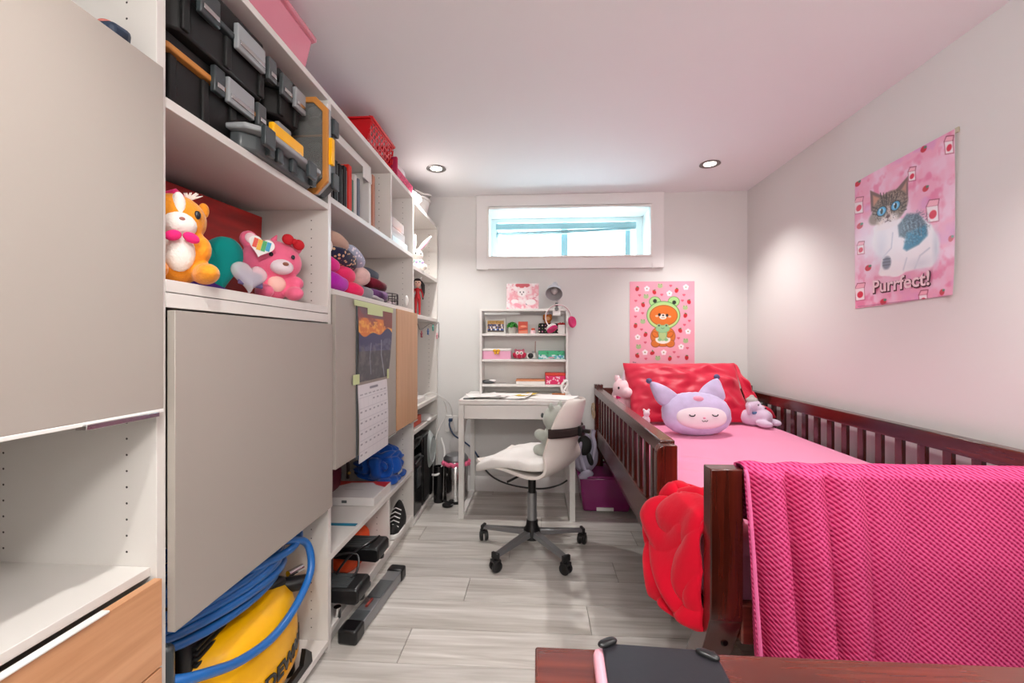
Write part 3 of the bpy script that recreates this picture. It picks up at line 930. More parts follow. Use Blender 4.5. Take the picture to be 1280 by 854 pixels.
# crimson throw spilling over the mattress edge
M_throw = mat('crimson_fleece', '#d30629', 0.85, bump=0.3, bscale=90, sheen=0.15, spec=0.2)
def throw(u, v):
    # v along the drape: on the mattress, over the side, down to the hem; u along the bed (away from the foot)
    cross = [(0.60, 0.612), (0.54, 0.632), (0.475, 0.645), (0.435, 0.635), (0.402, 0.585), (0.385, 0.52), (0.380, 0.45), (0.384, 0.40), (0.392, 0.352), (0.402, 0.335)]
    t = v * (len(cross) - 1); i = min(int(t), len(cross) - 2); f = t - i
    x = cross[i][0] * (1 - f) + cross[i + 1][0] * f
    z = cross[i][1] * (1 - f) + cross[i + 1][1] * f
    y1 = 1.40 + 0.09 * math.exp(-((v - 0.45) / 0.16) ** 2) + 0.03 * math.sin(v * 13) * (v > 0.3) - 0.05 * max(0, v - 0.7) * 3
    y = 1.152 + (y1 - 1.152) * u
    wx = 0.8 * noise.noise(Vector((u * 2.2, v * 2.6, 4.0))); wy = 0.9 * noise.noise(Vector((u * 2.0 + 5, v * 2.2, 1.0)))
    f1 = abs(math.sin((u * 1.6 + v * 2.6 + wx) * 3.1)) ** 0.8
    f2 = abs(math.sin((v * 3.4 - u * 1.5 + wy) * 3.0)) ** 0.8
    side = min(1, max(0, (v - 0.25) * 4))
    bulge = math.sin(min(1, max(0, u)) * PI * 0.5) ** 0.6
    hem = 1 - max(0, (v - 0.88) / 0.12) * 0.7
    edge = max(0, u - 0.85) / 0.15
    x = x * (1 - side * (1 - bulge)) + 0.436 * side * (1 - bulge)
    x += side * (-0.012 * bulge - (0.024 * f1 + 0.022 * f2) * hem * (0.25 + 0.75 * bulge)) + side * edge * edge * 0.03
    z += (1 - bulge) * max(0, v - 0.6) * 0.10
    z += (1 - side) * (0.018 * f1 + 0.014 * f2)
    z += 0.035 * (u - 0.5) * max(0, v - 0.7) * 3 * 0.4
    return (x, y, z)
tb = MB(); tb.grid(throw, 90, 120)
# rolled bulge at the far edge
th = tb.build('throw_blanket', M_throw, None, angle=180, solid=0.014)
tag(th, 'crimson fleece throw spilling over the bed edge between guard rail and foot post', 'blanket')

# pink woven blanket over the foot end
mm = bpy.data.materials.new('raspberry_weave'); mm.use_nodes = True
nt = mm.node_tree; N = nt.nodes.new; L = nt.links.new
b = nt.nodes['Principled BSDF']
tc = N('ShaderNodeTexCoord'); mp = N('ShaderNodeMapping')
mp.inputs['Rotation'].default_value = (0, math.radians(-40), 0)
L(tc.outputs['Object'], mp.inputs[0])
wv = N('ShaderNodeTexWave'); wv.wave_type = 'BANDS'; wv.bands_direction = 'Z'; wv.inputs['Scale'].default_value = 38; wv.inputs['Distortion'].default_value = 1.2
wv.inputs['Detail'].default_value = 2; wv.inputs['Detail Scale'].default_value = 3
L(mp.outputs[0], wv.inputs['Vector'])
w2 = N('ShaderNodeTexWave'); w2.bands_direction = 'X'; w2.inputs['Scale'].default_value = 30; w2.inputs['Distortion'].default_value = 2
L(mp.outputs[0], w2.inputs['Vector'])
mu_ = N('ShaderNodeMath'); mu_.operation = 'MULTIPLY_ADD'; mu_.inputs[1].default_value = 0.4
L(w2.outputs['Fac'], mu_.inputs[0]); L(wv.outputs['Fac'], mu_.inputs[2])
cr = N('ShaderNodeValToRGB')
cr.color_ramp.elements[0].position = 0.15; cr.color_ramp.elements[0].color = (*lin('#a30a4a'), 1)
cr.color_ramp.elements[1].position = 1.0; cr.color_ramp.elements[1].color = (*lin('#e65c92'), 1)
L(mu_.outputs[0], cr.inputs[0]); L(cr.outputs[0], b.inputs['Base Color'])
bpn = N('ShaderNodeBump'); bpn.inputs['Strength'].default_value = 0.7; bpn.inputs['Distance'].default_value = 0.002
L(mu_.outputs[0], bpn.inputs['Height']); L(bpn.outputs[0], b.inputs['Normal'])
b.inputs['Roughness'].default_value = 0.85; b.inputs['Sheen Weight'].default_value = 0.0; b.inputs['Specular IOR Level'].default_value = 0.1
bw = thing('woven_blanket', 'raspberry pink woven blanket draped over the foot rail of the bed', 'blanket', (0.95, 1.09, 0.8))
def drape(u, v):
    x = 0.508 + u * 1.0
    lx = (x - 0.508)
    hang = 0.60
    s = v * (hang + 0.045 + 0.14)
    # pleats fade to the right and grow downwards
    def pleat(d):
        k = math.exp(-(lx / 0.26) ** 2)
        a = 0.070 * k * (abs(math.sin(lx * 36 - 0.3 - d * 1.6)) - 0.5) * (0.7 + d * 1.9)
        c = 0.013 * math.sin(lx * 24 + 1.2 + d * 1.1 + 1.5 * math.sin(lx * 6)) * (0.3 + d * 1.3) * min(1, lx * 4)
        e = 0.005 * noise.noise(Vector((lx * 9, d * 5, 3)))
        f = -0.012 * math.exp(-((lx - 0.118 - d * 0.03) / 0.022) ** 2) * min(1, max(0, d - 0.05) * 3)
        return a + c + e + f
    if s < 0.14:           # behind the rail
        d = 0.14 - s
        return (x, 1.152 + 0.002, 0.803 - d)
    if s < 0.185:
        q = (s - 0.14) / 0.045
        return (x, 1.152 - q * 0.062, 0.803 + 0.010 * math.sin(q * PI) + 0.004 * math.sin(lx * 60) * math.exp(-lx * 5))
    d = s - 0.185
    xs = x + 0.02 * math.exp(-(lx / 0.3) ** 2) * d * 2 - 0.03 * d * max(0, 1 - lx * 3)
    return (xs, min(1.096, 1.083 - 0.014 * min(1, d * 5) - 0.01 - pleat(d)), 0.803 - d)
g = MB(); g.grid(drape, 190, 90)
g.build('blanket_cloth', mm, bw, angle=80, solid=0.007, soff=1)
# selvedge along the left edge
eg = [drape(0, 0.235 + 0.765 * k / 40) for k in range(41)]
M_selv = mat('raspberry_selvedge', '#e0679c', 0.8)
MB().tube([(p[0] - 0.001, p[1] - 0.004, p[2]) for p in eg], 0.0045, 8).build('selvedge', M_selv, bw)

# ================================================================ swivel chair
M_chair = mat('chair_shell_white', '#e0d9d3', 0.32)
M_pad = mat('white_quilted_cushion', '#e6e4e1', 0.85, bump=0.2, bscale=60, sheen=0.15, spec=0.2)
ch = thing('swivel_chair', 'white moulded swivel chair on a silver five-star base at the desk', 'chair', (0, 0, 0))
prof = spline([(0.235, 0.478, 0.175), (0.20, 0.466, 0.195), (0.05, 0.455, 0.205), (-0.08, 0.440, 0.215), (-0.155, 0.452, 0.215), (-0.20, 0.50, 0.210), (-0.225, 0.59, 0.195), (-0.25, 0.69, 0.175), (-0.275, 0.77, 0.145), (-0.290, 0.815, 0.11), (-0.295, 0.828, 0.06)], 6)
def shell(u, v):
    t = v * (len(prof) - 1); i = min(int(t), len(prof) - 2); f = t - i
    p = prof[i].lerp(prof[i + 1], f)
    a = u * 2 - 1
    back = max(0, min(1, (p.y - 0.47) / 0.1))
    return (p.x + 0.05 * a * a * back, a * p.z, p.y + 0.018 * a * a * (1 - back))
sh = MB(); sh.grid(shell, 24, 60)
sh.build('shell', M_chair, ch, angle=80, solid=0.014, bevel=0.004)
def pad(v):
    w = v.copy()
    w.z += 0.006 * math.cos(v.x * 45) * math.cos(v.y * 45) * (1 if v.z > 0 else 0)
    w.z -= 0.05 * (v.x + 0.02) ** 2 / 0.04 * (1 if v.x > 0 else 0.0)
    w.y *= (1 + 0.10 * max(0, v.x) / 0.2)
    return w
superbox('seat_pad', (0.045, 0, 0.505), (0.218, 0.205, 0.034), M_pad, ch, 64, 20, 0.45, fn=pad)
MB().tube([(0, 0, 0.435), (0, 0, 0.28)], 0.021, 16).build('gas_lift', M_black, ch)
MB().tube([(0, 0, 0.31), (0, 0, 0.12)], 0.026, 18).build('column', M_silver, ch)
MB().box(-0.09, 0.10, -0.06, 0.06, 0.420, 0.441).build('seat_mount', M_black, ch, bevel=0.006)
MB().tube([(0.0, 0.03, 0.425), (0.02, 0.12, 0.42), (0.03, 0.2, 0.415)], 0.006, 8).build('lever', M_black, ch)
MB().lathe([(0.022, 0.06), (0.045, 0.065), (0.045, 0.11), (0.034, 0.13), (0.028, 0.165), (0.022, 0.165)], (0, 0, 0), 20).build('hub', M_black, ch)
for k in range(5):
    q = math.radians(17 + 72 * k - 152)
    R = Rz(q)
    lg = MB()
    def sp_(u, v):
        t = v; xx = 0.03 + t * 0.255
        wv_ = 0.021 - 0.004 * t; top = 0.112 - 0.028 * t; bot = 0.082 - 0.012 * t
        c4 = [(-wv_, bot), (wv_, bot), (wv_ * 0.85, top), (-wv_ * 0.85, top)]
        i = int(round(u * 4)) % 4
        return R @ Vector((xx, c4[i][0], c4[i][1]))
    lg.grid(sp_, 4, 6, closed_u=True)
    n0 = len(lg.v)
    lg.f.append((3, 2, 1, 0)); lg.m.append(0)
    lg.f.append((24, 25, 26, 27)); lg.m.append(0)
    l_ = lg.build('leg', M_silver, ch, bevel=0.002)
    cs = MB()
    cs.tube([R @ Vector((0.29, 0, 0.088)), R @ Vector((0.29, 0, 0.055))], 0.008, 10)
    cR = R @ Rz(math.radians(50 + 37 * k))
    cc = R @ Vector((0.288, 0, 0.0))
    for s in (-1, 1):
        cs.lathe([(0.0, s * 0.024), (0.02, s * 0.024), (0.027, s * 0.019), (0.0275, s * 0.010), (0.026, s * 0.006), (0.0, s * 0.006)], cc + Vector((0, 0, 0.0276)), 20, R=cR @ Rx(PI / 2))
    cs.box(-0.02, 0.02, -0.02, 0.02, 0.045, 0.058, R=cR, o=cc)
    cs.build('caster', M_black, l_, bevel=0.001)
    MB().box(0.282, 0.298, -0.022, 0.022, 0.062, 0.092, R=R, o=(0, 0, 0)).build('leg_end_cap', M_black, l_, bevel=0.003)
CH_ROT = math.radians(152)
ch.rotation_euler = (0, 0, CH_ROT); ch.location = (-0.03, 2.325, 0)
# strap around the chair back and plush seated on the chair
def local_thing(name, label, cat):
    t = thing(name, label, cat, (0, 0, 0)); t.rotation_euler = (0, 0, CH_ROT); t.location = (0, 0, 0)
    return t
st = thing('seat_strap', 'dark brown elastic strap wrapped around the chair back', 'strap')
def strap(u, v):
    q = u * 2 * PI
    a = math.cos(q); zc = 0.665 + 0.012 * a
    hw = 0.190
    back = math.sin(q)
    x = -0.243 + 0.047 * a * a + (0.012 if back > 0 else -0.020) * abs(back) ** 0.5
    return (x, a * hw, zc + (v - 0.5) * 0.044)
sg_ = MB(); sg_.grid(strap, 60, 3, closed_u=True)
sg_.build('band', mat('dark_brown_elastic', '#2c1c1a', 0.8, bump=0.3, bscale=500), st, angle=80, solid=0.004)
sb_ = MB().box(-0.285, -0.262, -0.05, 0.0, 0.64, 0.69).box(-0.32, -0.27, -0.035, -0.015, 0.655, 0.675)
sb_.build('buckle', M_black, st, bevel=0.004)
st.rotation_euler = ch.rotation_euler; st.location = ch.location
M_sage = mat('sage_grey_plush', '#b3b8b0', 0.92, bump=0.4, bscale=300, sheen=0.4, spec=0.15)
pc = thing('plush_cat', 'sage grey plush cat cushion sitting on the chair seat', 'soft toy')
plush_blob('body', [((-0.125, 0.0, 0.60), (0.055, 0.075, 0.085)), ((-0.135, -0.0, 0.72), (0.055, 0.085, 0.065)), ((-0.08, 0.06, 0.56), (0.04, 0.025, 0.03)),
                    ((-0.08, -0.06, 0.56), (0.04, 0.025, 0.03)), ((-0.085, 0.065, 0.64), (0.035, 0.02, 0.03)), ((-0.085, -0.065, 0.64), (0.035, 0.02, 0.03)),
                    ((-0.14, 0.055, 0.785), (0.012, 0.02, 0.022)), ((-0.14, -0.055, 0.785), (0.012, 0.02, 0.022))], M_sage, pc, vox=0.006)
for s in (-1, 1):
    MB().ell((-0.082, s * 0.038, 0.735), (0.006, 0.013, 0.013)).build('eye', mat('charcoal_felt', '#54595a', 0.9), pc)
    MB().ell((-0.138, s * 0.055, 0.79), (0.008, 0.012, 0.014)).build('inner_ear', mat('charcoal_felt', '#54595a', 0.9), pc)
MB().ell((-0.078, 0, 0.715), (0.006, 0.010, 0.007)).build('nose', mat('charcoal_felt', '#54595a', 0.9), pc)
pc.rotation_euler = ch.rotation_euler; pc.location = ch.location

# ================================================================ dresser in the foreground with a box on top
ds = thing('low_dresser', 'dark reddish wood dresser top in the near right foreground', 'dresser', (0.7, 0.32, 0))
rbox('dresser_top', M_cherryx, ds, -0.003, 1.40, 0.10, 0.520, 0.722, 0.750, bev=0.003)
rbox('carcass', M_cherryx, ds, 0.015, 1.385, 0.115, 0.505, 0.03, 0.7215)
for i in range(3):
    for j in range(2):
        dd = rbox('drawer', M_cherryx, ds, 0.03 + j * 0.68, 0.69 + j * 0.68, 0.100, 0.1145, 0.06 + i * 0.22, 0.27 + i * 0.22, bev=0.003)
        MB().ell((0.36 + j * 0.68, 0.088, 0.165 + i * 0.22), (0.014, 0.012, 0.014)).build('drawer_knob', M_cherryx, dd)
bx = thing('storage_box', 'pink storage box with a black lid and corner clips on the dresser', 'box', (0.16, 0.4, 0.7505))
Rk = Rz(math.radians(-2.5)); Ok = Vector((0.063, 0.498, 0.7505))
M_bpink = mat('pale_pink_plastic', '#eba9b9', 0.4)
M_lid = mat('black_lid', '#1b1a20', 0.38, bump=0.05, bscale=60)
MB().box(0, 0.134, -0.36, 0, 0.0, 0.018, R=Rk, o=Ok).build('box_body', M_bpink, bx, bevel=0.006)
MB().box(0.010, 0.133, -0.355, -0.002, 0.0182, 0.024, R=Rk, o=Ok).build('lid', M_lid, bx, bevel=0.002)
for (cx_, cy_, rz_) in ((0.016, -0.004, 0.5), (0.122, -0.012, -0.6)):
    MB().ell(Rk @ Vector((cx_, cy_, 0.0255)) + Ok, (0.0125, 0.0055, 0.0035), Rz(rz_), p=0.8).build('corner_clip', M_black, bx)
# ================================================================ things on the shelving
# ---- tool cases (second bay, top)
SH1 = 1.612
def case(name, label, y0, y1, x0, x1, z0, z1, latches, seal=None, body=M_blackm, tall=0.0, handle=True, lid=0.3):
    t = thing(name, label, 'tool case', ((x0 + x1) / 2, (y0 + y1) / 2, z0))
    zl = z1 - (z1 - z0) * lid
    ch_ = 0.03
    def oct_(mb, ya, yb, xa, xb, za, zb, m=0, c=ch_):
        pts = [(xa, ya), (xb - c, ya), (xb, ya + c), (xb, yb - c), (xb - c, yb), (xa, yb)]
        return mb.prism(pts, 2, za, zb, m)
    oct_(MB(), y0 + 0.012, y1 - 0.012, x0, x1 - 0.014, z0, zl - 0.008).build('base', body, t, bevel=0.006)
    oct_(MB(), y0, y1, x0, x1, zl - 0.008, zl + 0.006).build('rim', seal or M_char, t, bevel=0.003)
    oct_(MB(), y0 + 0.008, y1 - 0.008, x0, x1 - 0.010, zl + 0.006, z1).build('lid', body, t, bevel=0.006)
    # ribs of the front
    n = max(2, int((y1 - y0) / 0.09))
    for k in range(n):
        yy = y0 + 0.05 + (y1 - y0 - 0.1) * k / (n - 1)
        MB().box(x1 - 0.016, x1 - 0.006, yy - 0.010, yy + 0.010, z0 + 0.004, zl - 0.012).build('rib', M_blackm, t, bevel=0.003)
    for (ly, lw, mcol) in latches:
        l_ = MB().box(x1 - 0.004, x1 + 0.010, ly - lw / 2, ly + lw / 2, zl - 0.030, zl + 0.034).build('latch', mcol, t, bevel=0.003)
        MB().box(x1 + 0.0105, x1 + 0.013, ly - lw / 2 + 0.006, ly + lw / 2 - 0.006, zl - 0.018, zl - 0.006).build('latch_lip', M_chrome, l_, bevel=0.001)
    return t, zl
case('tool_case', 'long black tool case on top of the stack with grey latches, under the shelf top', 0.855, 1.214, -1.08, -0.762, 1.795, 1.955,
     [(0.955, 0.06, M_char), (1.10, 0.11, M_lgrey), (1.19, 0.035, M_dgrey)], lid=0.42)
case('tool_case', 'lower left black tool case with an amber rim, beside the white divider', 0.85, 1.235, -1.08, -0.790, SH1 + 0.001, 1.792,
     [(1.02, 0.035, M_char), (1.10, 0.10, M_lgrey), (1.185, 0.035, M_dgrey)], seal=M_orange, lid=0.2)
case('tool_case', 'black tool case at the far end of the upper row, behind the clear organiser', 1.220, 1.398, -1.08, -0.768, 1.80, 1.945,
     [(1.272, 0.05, M_dgrey), (1.345, 0.06, M_lgrey)], lid=0.4)
case('tool_case', 'small black tool case behind the flat organiser, under the far upper case', 1.24, 1.396, -1.08, -0.80, SH1 + 0.075, 1.797,
     [(1.31, 0.07, M_lgrey)], seal=M_orange, lid=0.35)
# flat organiser lying at the front
fo = thing('tool_organiser', 'flat black organiser case with a yellow handle lying at the front edge of the shelf', 'tool case', (-0.8, 1.25, SH1))
def tilt(mb):
    return mb
FO = (1.045, 1.395, -0.788, -0.700)
def octp(c, ya, yb, xa, xb): return [(xa, ya), (xb - c, ya), (xb, ya + c), (xb, yb - c), (xb - c, yb), (xa, yb)]
MB().prism(octp(0.03, FO[0] + 0.015, FO[1] - 0.015, FO[2], FO[3] - 0.03), 2, SH1 + 0.001, SH1 + 0.045).build('base', M_dgrey, fo, bevel=0.006)
MB().prism(octp(0.035, FO[0], FO[1], FO[2], FO[3]), 2, SH1 + 0.0455, SH1 + 0.060).build('lid', M_lgrey, fo, bevel=0.004)
MB().prism(octp(0.03, FO[0] + 0.012, FO[1] - 0.012, FO[2], FO[3] - 0.04), 2, SH1 + 0.0605, SH1 + 0.071).build('lid_window', M_blackm, fo, bevel=0.003)
for yy in (1.085, 1.30):
    l_ = MB().box(FO[3] - 0.006, FO[3] + 0.008, yy - 0.022, yy + 0.022, SH1 + 0.010, SH1 + 0.060).build('latch', M_char, fo, bevel=0.003)
for yy in (1.13, 1.17, 1.24, 1.35):
    MB().box(FO[3] - 0.030, FO[3] - 0.016, yy - 0.012, yy + 0.012, SH1 + 0.004, SH1 + 0.044).build('rib', M_char, fo, bevel=0.003)
MB().box(FO[3] - 0.02, FO[3] - 0.004, 1.115, 1.265, SH1 + 0.0615, SH1 + 0.095).build('handle', M_yel, fo, bevel=0.004)
# organiser standing on its edge at the far end: clear lid facing the viewer
so = thing('tool_organiser', 'clear lidded organiser with an amber rim, standing on edge beside the tool cases', 'tool case', (-0.85, 1.45, SH1))
SX0, SX1, SY0, SY1, SZ0, SZ1 = -1.02, -0.700, 1.402, 1.478, SH1 + 0.001, SH1 + 0.325
def rnd_pts(x0, x1, z0, z1, c): return [(x0, z0), (x1 - c, z0), (x1, z0 + c), (x1, z1 - c), (x1 - c, z1), (x0, z1)]
MB().prism(rnd_pts(SX0, SX1 - 0.008, SZ0 + 0.008, SZ1 - 0.008, 0.035), 1, SY0 + 0.024, SY1).build('base', M_char, so, bevel=0.005)
rim = MB()
po = rnd_pts(SX0, SX1, SZ0, SZ1, 0.04); pi_ = rnd_pts(SX0, SX1 - 0.018, SZ0 + 0.018, SZ1 - 0.018, 0.032)
def ringp(mb, po, pi_, ya, yb):
    n = len(po); vs = [(x, y, z) for y in (ya, yb) for pl_ in (po, pi_) for (x, z) in pl_]
    fs = []
    for i in range(n):
        j = (i + 1) % n
        fs += [(i, j, n + j, n + i), (2 * n + i, 3 * n + i, 3 * n + j, 2 * n + j), (i, 2 * n + i, 2 * n + j, j), (n + i, n + j, 3 * n + j, 3 * n + i)]
    return mb.add(vs, fs)
ringp(rim, po, pi_, SY0 + 0.0, SY0 + 0.012).build('amber_rim', M_orange, so, bevel=0.002)
ringp(MB(), rnd_pts(SX0, SX1 + 0.002, SZ0, SZ1, 0.04), pi_, SY0 + 0.0125, SY0 + 0.0235).build('lid_frame', M_lgrey, so, bevel=0.002)
M_clear = bpy.data.materials.new('smoky_clear'); M_clear.use_nodes = True
b = M_clear.node_tree.nodes['Principled BSDF']
b.inputs['Base Color'].default_value = (0.25, 0.25, 0.24, 1); b.inputs['Alpha'].default_value = 0.45; b.inputs['Roughness'].default_value = 0.08
MB().box(SX0 + 0.002, SX1 - 0.019, SY0 + 0.004, SY0 + 0.007, SZ0 + 0.019, SZ1 - 0.019).build('clear_lid', M_clear, so)
MB().box(SX0 + 0.002, SX1 - 0.019, SY0 + 0.010, SY0 + 0.014, SZ0 + 0.195, SZ0 + 0.201).build('divider', M_orange, so)
for k, (zz, cc_) in enumerate(((0.07, M_lgrey), (0.13, M_blackm), (0.165, M_dgrey), (0.25, M_blackm), (0.285, M_lgrey))):
    MB().ell((-0.755, SY0 + 0.022, SZ0 + zz), (0.025, 0.008, 0.018)).build('small_part', cc_, so)
MB().box(SX1 - 0.004, SX1 + 0.012, SY0 + 0.010, SY0 + 0.030, SZ0 + 0.10, SZ0 + 0.19).build('latch', M_yel, so, bevel=0.003)
for zz in (0.05, 0.235):
    MB().box(SX1 - 0.004, SX1 + 0.010, SY0 + 0.030, SY1 - 0.010, SZ0 + zz - 0.025, SZ0 + zz + 0.03).build('foot', M_char, so, bevel=0.003)

# ---- plush shelf (second bay)
SH2 = 1.2435
rb = thing('red_box', 'tall dark red painted board leaning across the back of the plush shelf', 'board', (-1.0, 1.2, SH2))
M_redb = mat('brush_red', '#9c120f', 0.4, var=0.35, vscale=5, stretch=(1, 1, 6))
Rr = Ry(math.radians(-5))
MB().box(-0.011, 0.011, -0.29, 0.345, 0.0, 0.315, R=Rz(math.radians(-7)) @ Ry(math.radians(3)), o=(-1.045, 1.14, SH2 + 0.002)).build('painted_front', M_redb, rb, bevel=0.002)
MB().box(-0.035, -0.02, -0.29, 0.335, 0.0, 0.30, R=Rz(math.radians(-7)), o=(-1.06, 1.14, SH2 + 0.002)).build('backing', M_blackm, rb)
dk_ = tag(MB().box(-1.140, -1.133, 0.84, 1.49, SH2 + 0.001, 1.585).build('dark_board', mat('dark_green_board', '#23261f', 0.6), None, bevel=0.002),
          'dark board standing at the very back of the plush shelf', 'board')
# teal heart cushion with magenta and purple sides
th_ = thing('heart_cushion', 'teal heart cushion with magenta and purple sides behind the plush toys', 'cushion', (-0.93, 1.1, SH2))
def heart_pts(s, n=48):
    out = []
    for k in range(n):
        t = 2 * PI * k / n
        out.append((s * 16 * math.sin(t) ** 3 / 17, s * (13 * math.cos(t) - 5 * math.cos(2 * t) - 2 * math.cos(3 * t) - math.cos(4 * t)) / 17))
    return out
def heart(mb, c, s, th, R, puff=0.6, m=0):
    pts = heart_pts(s); n = len(pts); c = Vector(c)
    rings = [(1.0, 0.0), (0.96, 0.5), (0.85, 0.8), (0.6, 0.95), (0.3, 1.0), (0.0, 1.02)]
    vs = []; fs = []
    seq = [(a, -h_) for a, h_ in rings[::-1]] + [(a, h_) for a, h_ in rings[1:]]
    for a, h_ in seq:
        for (px_, pz_) in pts:
            vs.append(R @ Vector((px_ * a, h_ * th, pz_ * a)) + c)
    for i in range(len(seq) - 1):
        for j in range(n):
            j2 = (j + 1) % n
            fs.append((i * n + j, i * n + j2, (i + 1) * n + j2, (i + 1) * n + j))
    mb.add(vs, fs, m); return mb
M_teal = mat('teal_felt', '#079a92', 0.85, sheen=0.2, spec=0.2)
M_mag = mat('magenta_felt', '#b5127a', 0.85, sheen=0.2, spec=0.2)
M_pur = mat('purple_felt', '#4b2a80', 0.85, sheen=0.2, spec=0.2)
Rh = Rz(math.radians(70)) @ Ry(math.radians(-12))
heart(MB(), (-0.93, 1.175, SH2 + 0.098), 0.105, 0.035, Rh).build('front_heart', M_teal, th_, angle=60)
mp_ = MB().prism([(-0.16, 0.0), (0.03, 0.0), (-0.07, 0.075), (-0.16, 0.085)], 1, -0.012, 0.012)
mp_.v = [Rz(math.radians(80)) @ v + Vector((-0.945, 1.10, SH2 + 0.01)) for v in mp_.v]
mp_.build('magenta_side', M_mag, th_)
pp = MB().prism([(-0.15, 0.0), (0.12, 0.0), (0.02, 0.035), (-0.06, 0.045)], 1, -0.008, 0.008)
pp.v = [Rz(math.radians(75)) @ v + Vector((-0.90, 1.11, SH2 + 0.002)) for v in pp.v]
pp.build('purple_side', M_pur, th_)
# orange and white guinea-pig plush
M_ora = mat('orange_plush', '#e8942a', 0.9, bump=0.7, bscale=160, sheen=0.4, spec=0.15, var=0.15, vscale=30)
M_wpl = mat('white_plush', '#efe9e2', 0.9, bump=0.6, bscale=180, sheen=0.4, spec=0.15)
gp = thing('plush_guinea_pig', 'orange and white plush guinea pig with a pink bow, left end of shelf', 'soft toy', (-0.82, 0.9, SH2))
Rg = Rz(math.radians(52)) * 0.80; Og = Vector((-0.815, 0.925, SH2 + 0.002))
plush_blob('body', [((0, 0.01, 0.075), (0.075, 0.070, 0.078)), ((0, -0.005, 0.182), (0.075, 0.066, 0.070)), ((-0.055, -0.06, 0.030), (0.03, 0.06, 0.028)),
                    ((0.06, -0.055, 0.030), (0.032, 0.065, 0.030)), ((0.055, -0.03, 0.10), (0.025, 0.04, 0.04)), ((-0.055, -0.03, 0.10), (0.025, 0.04, 0.04)), ((0, 0, 0.13), (0.055, 0.055, 0.05))], M_ora, gp, R=Rg, o=Og)
MB().ell(at(Rg, Og, (0.0, -0.044, 0.158)), (0.042, 0.046, 0.038), Rg).build('muzzle', M_wpl, gp)
MB().ell(at(Rg, Og, (0.0, -0.042, 0.205)), (0.018, 0.030, 0.045), Rg).build('blaze', M_wpl, gp)
MB().ell(at(Rg, Og, (0.0, -0.050, 0.085)), (0.038, 0.028, 0.055), Rg).build('belly', M_wpl, gp)
for s in (-1, 1):
    MB().ell(at(Rg, Og, (s * 0.040, -0.058, 0.192)), (0.009, 0.007, 0.012), Rg).build('eye', M_deye, gp)
    MB().ell(at(Rg, Og, (s * 0.068, 0.0, 0.222)), (0.014, 0.012, 0.022), Rg).build('ear', M_ora, gp)
    MB().ell(at(Rg, Og, (s * 0.020, -0.088, 0.120)), (0.020, 0.010, 0.014), Rg @ Ry(s * 0.4)).build('bow_loop', M_hot, gp)
MB().ell(at(Rg, Og, (0.0, -0.087, 0.168)), (0.007, 0.004, 0.005), Rg).build('nose', mat('dusky_pink', '#a66a63', 0.8), gp)
tf = MB()
for k in range(9):
    q = random.uniform(-1, 1)
    tf.tube([at(Rg, Og, (0.03 + 0.01 * k % 3 * 0.01, 0, 0.245)), at(Rg, Og, (0.045 + 0.03 * q, -0.01, 0.268 - 0.01 * abs(q)))], [0.004, 0.0008], 6)
tf.build('hair_tuft', M_wpl, gp)
MB().tube([at(Rg, Og, (-0.035, 0.02, 0.236)), at(Rg, Og, (0.0, -0.015, 0.252)), at(Rg, Og, (0.03, 0.02, 0.238))], 0.011, 10).build('headband', M_hot, gp)
# pink bear plush with a pale face and red bow
M_bear = mat('candy_pink_plush', '#ef6f92', 0.9, bump=0.4, bscale=260, sheen=0.4, spec=0.15)
pb = thing('plush_bear', 'candy pink plush bear with a heart tag, right of the teal heart cushion', 'soft toy', (-0.79, 1.30, SH2))
Rb2 = Rz(math.radians(52)); Ob2 = Vector((-0.835, 1.315, SH2 + 0.002))
plush_blob('body', [((0, 0.0, 0.048), (0.050, 0.045, 0.050)), ((0, 0.0, 0.125), (0.088, 0.062, 0.066)), ((-0.042, -0.055, 0.022), (0.024, 0.042, 0.022)), ((0.045, -0.055, 0.022), (0.024, 0.042, 0.022)),
                    ((-0.055, -0.03, 0.062), (0.022, 0.03, 0.022)), ((0.058, -0.03, 0.058), (0.024, 0.03, 0.022)),
                    ((-0.066, 0.0, 0.182), (0.027, 0.018, 0.027)), ((0.066, 0.0, 0.182), (0.027, 0.018, 0.027))], M_bear, pb, R=Rb2, o=Ob2)
MB().ell(at(Rb2, Ob2, (0.008, -0.052, 0.102)), (0.034, 0.028, 0.024), Rb2).build('muzzle', M_cream, pb)['label'] = 'pale cream muzzle'
for s in (-1, 1):
    MB().ell(at(Rb2, Ob2, (s * 0.066, -0.016, 0.184)), (0.016, 0.006, 0.016), Rb2).build('inner_ear', M_ppink, pb)
for s in (-1, 1):
    MB().ell(at(Rb2, Ob2, (0.008 + s * 0.032, -0.058, 0.136)), (0.006, 0.004, 0.007), Rb2).build('eye', M_deye, pb)
MB().ell(at(Rb2, Ob2, (0.010, -0.079, 0.108)), (0.009, 0.005, 0.006), Rb2).build('nose', mat('warm_brown', '#8a5340', 0.7), pb)
MB().ell(at(Rb2, Ob2, (0.0, -0.034, 0.050)), (0.028, 0.016, 0.026), Rb2).build('belly_patch', mat('pale_peach_plush', '#f6c9bd', 0.9), pb)
M_rbow = mat('red_plush', '#c01020', 0.8, bump=0.3, bscale=300)
for (px_, pz_, rr_) in ((0.030, 0.192, 0.3), (0.062, 0.180, 0.3)):
    MB().ell(at(Rb2, Ob2, (px_, -0.045, pz_)), (0.018, 0.013, 0.017), Rb2 @ Ry(rr_)).build('bow_loop', M_rbow, pb)
MB().ell(at(Rb2, Ob2, (0.046, -0.052, 0.187)), (0.009, 0.010, 0.009), Rb2).build('bow_knot', M_rbow, pb)
MB().tube([at(Rb2, Ob2, (0, -0.01, 0.188)), at(Rb2, Ob2, (0.006, -0.02, 0.205))], [0.01, 0.002], 8).build('hair_tuft', M_bear, pb)
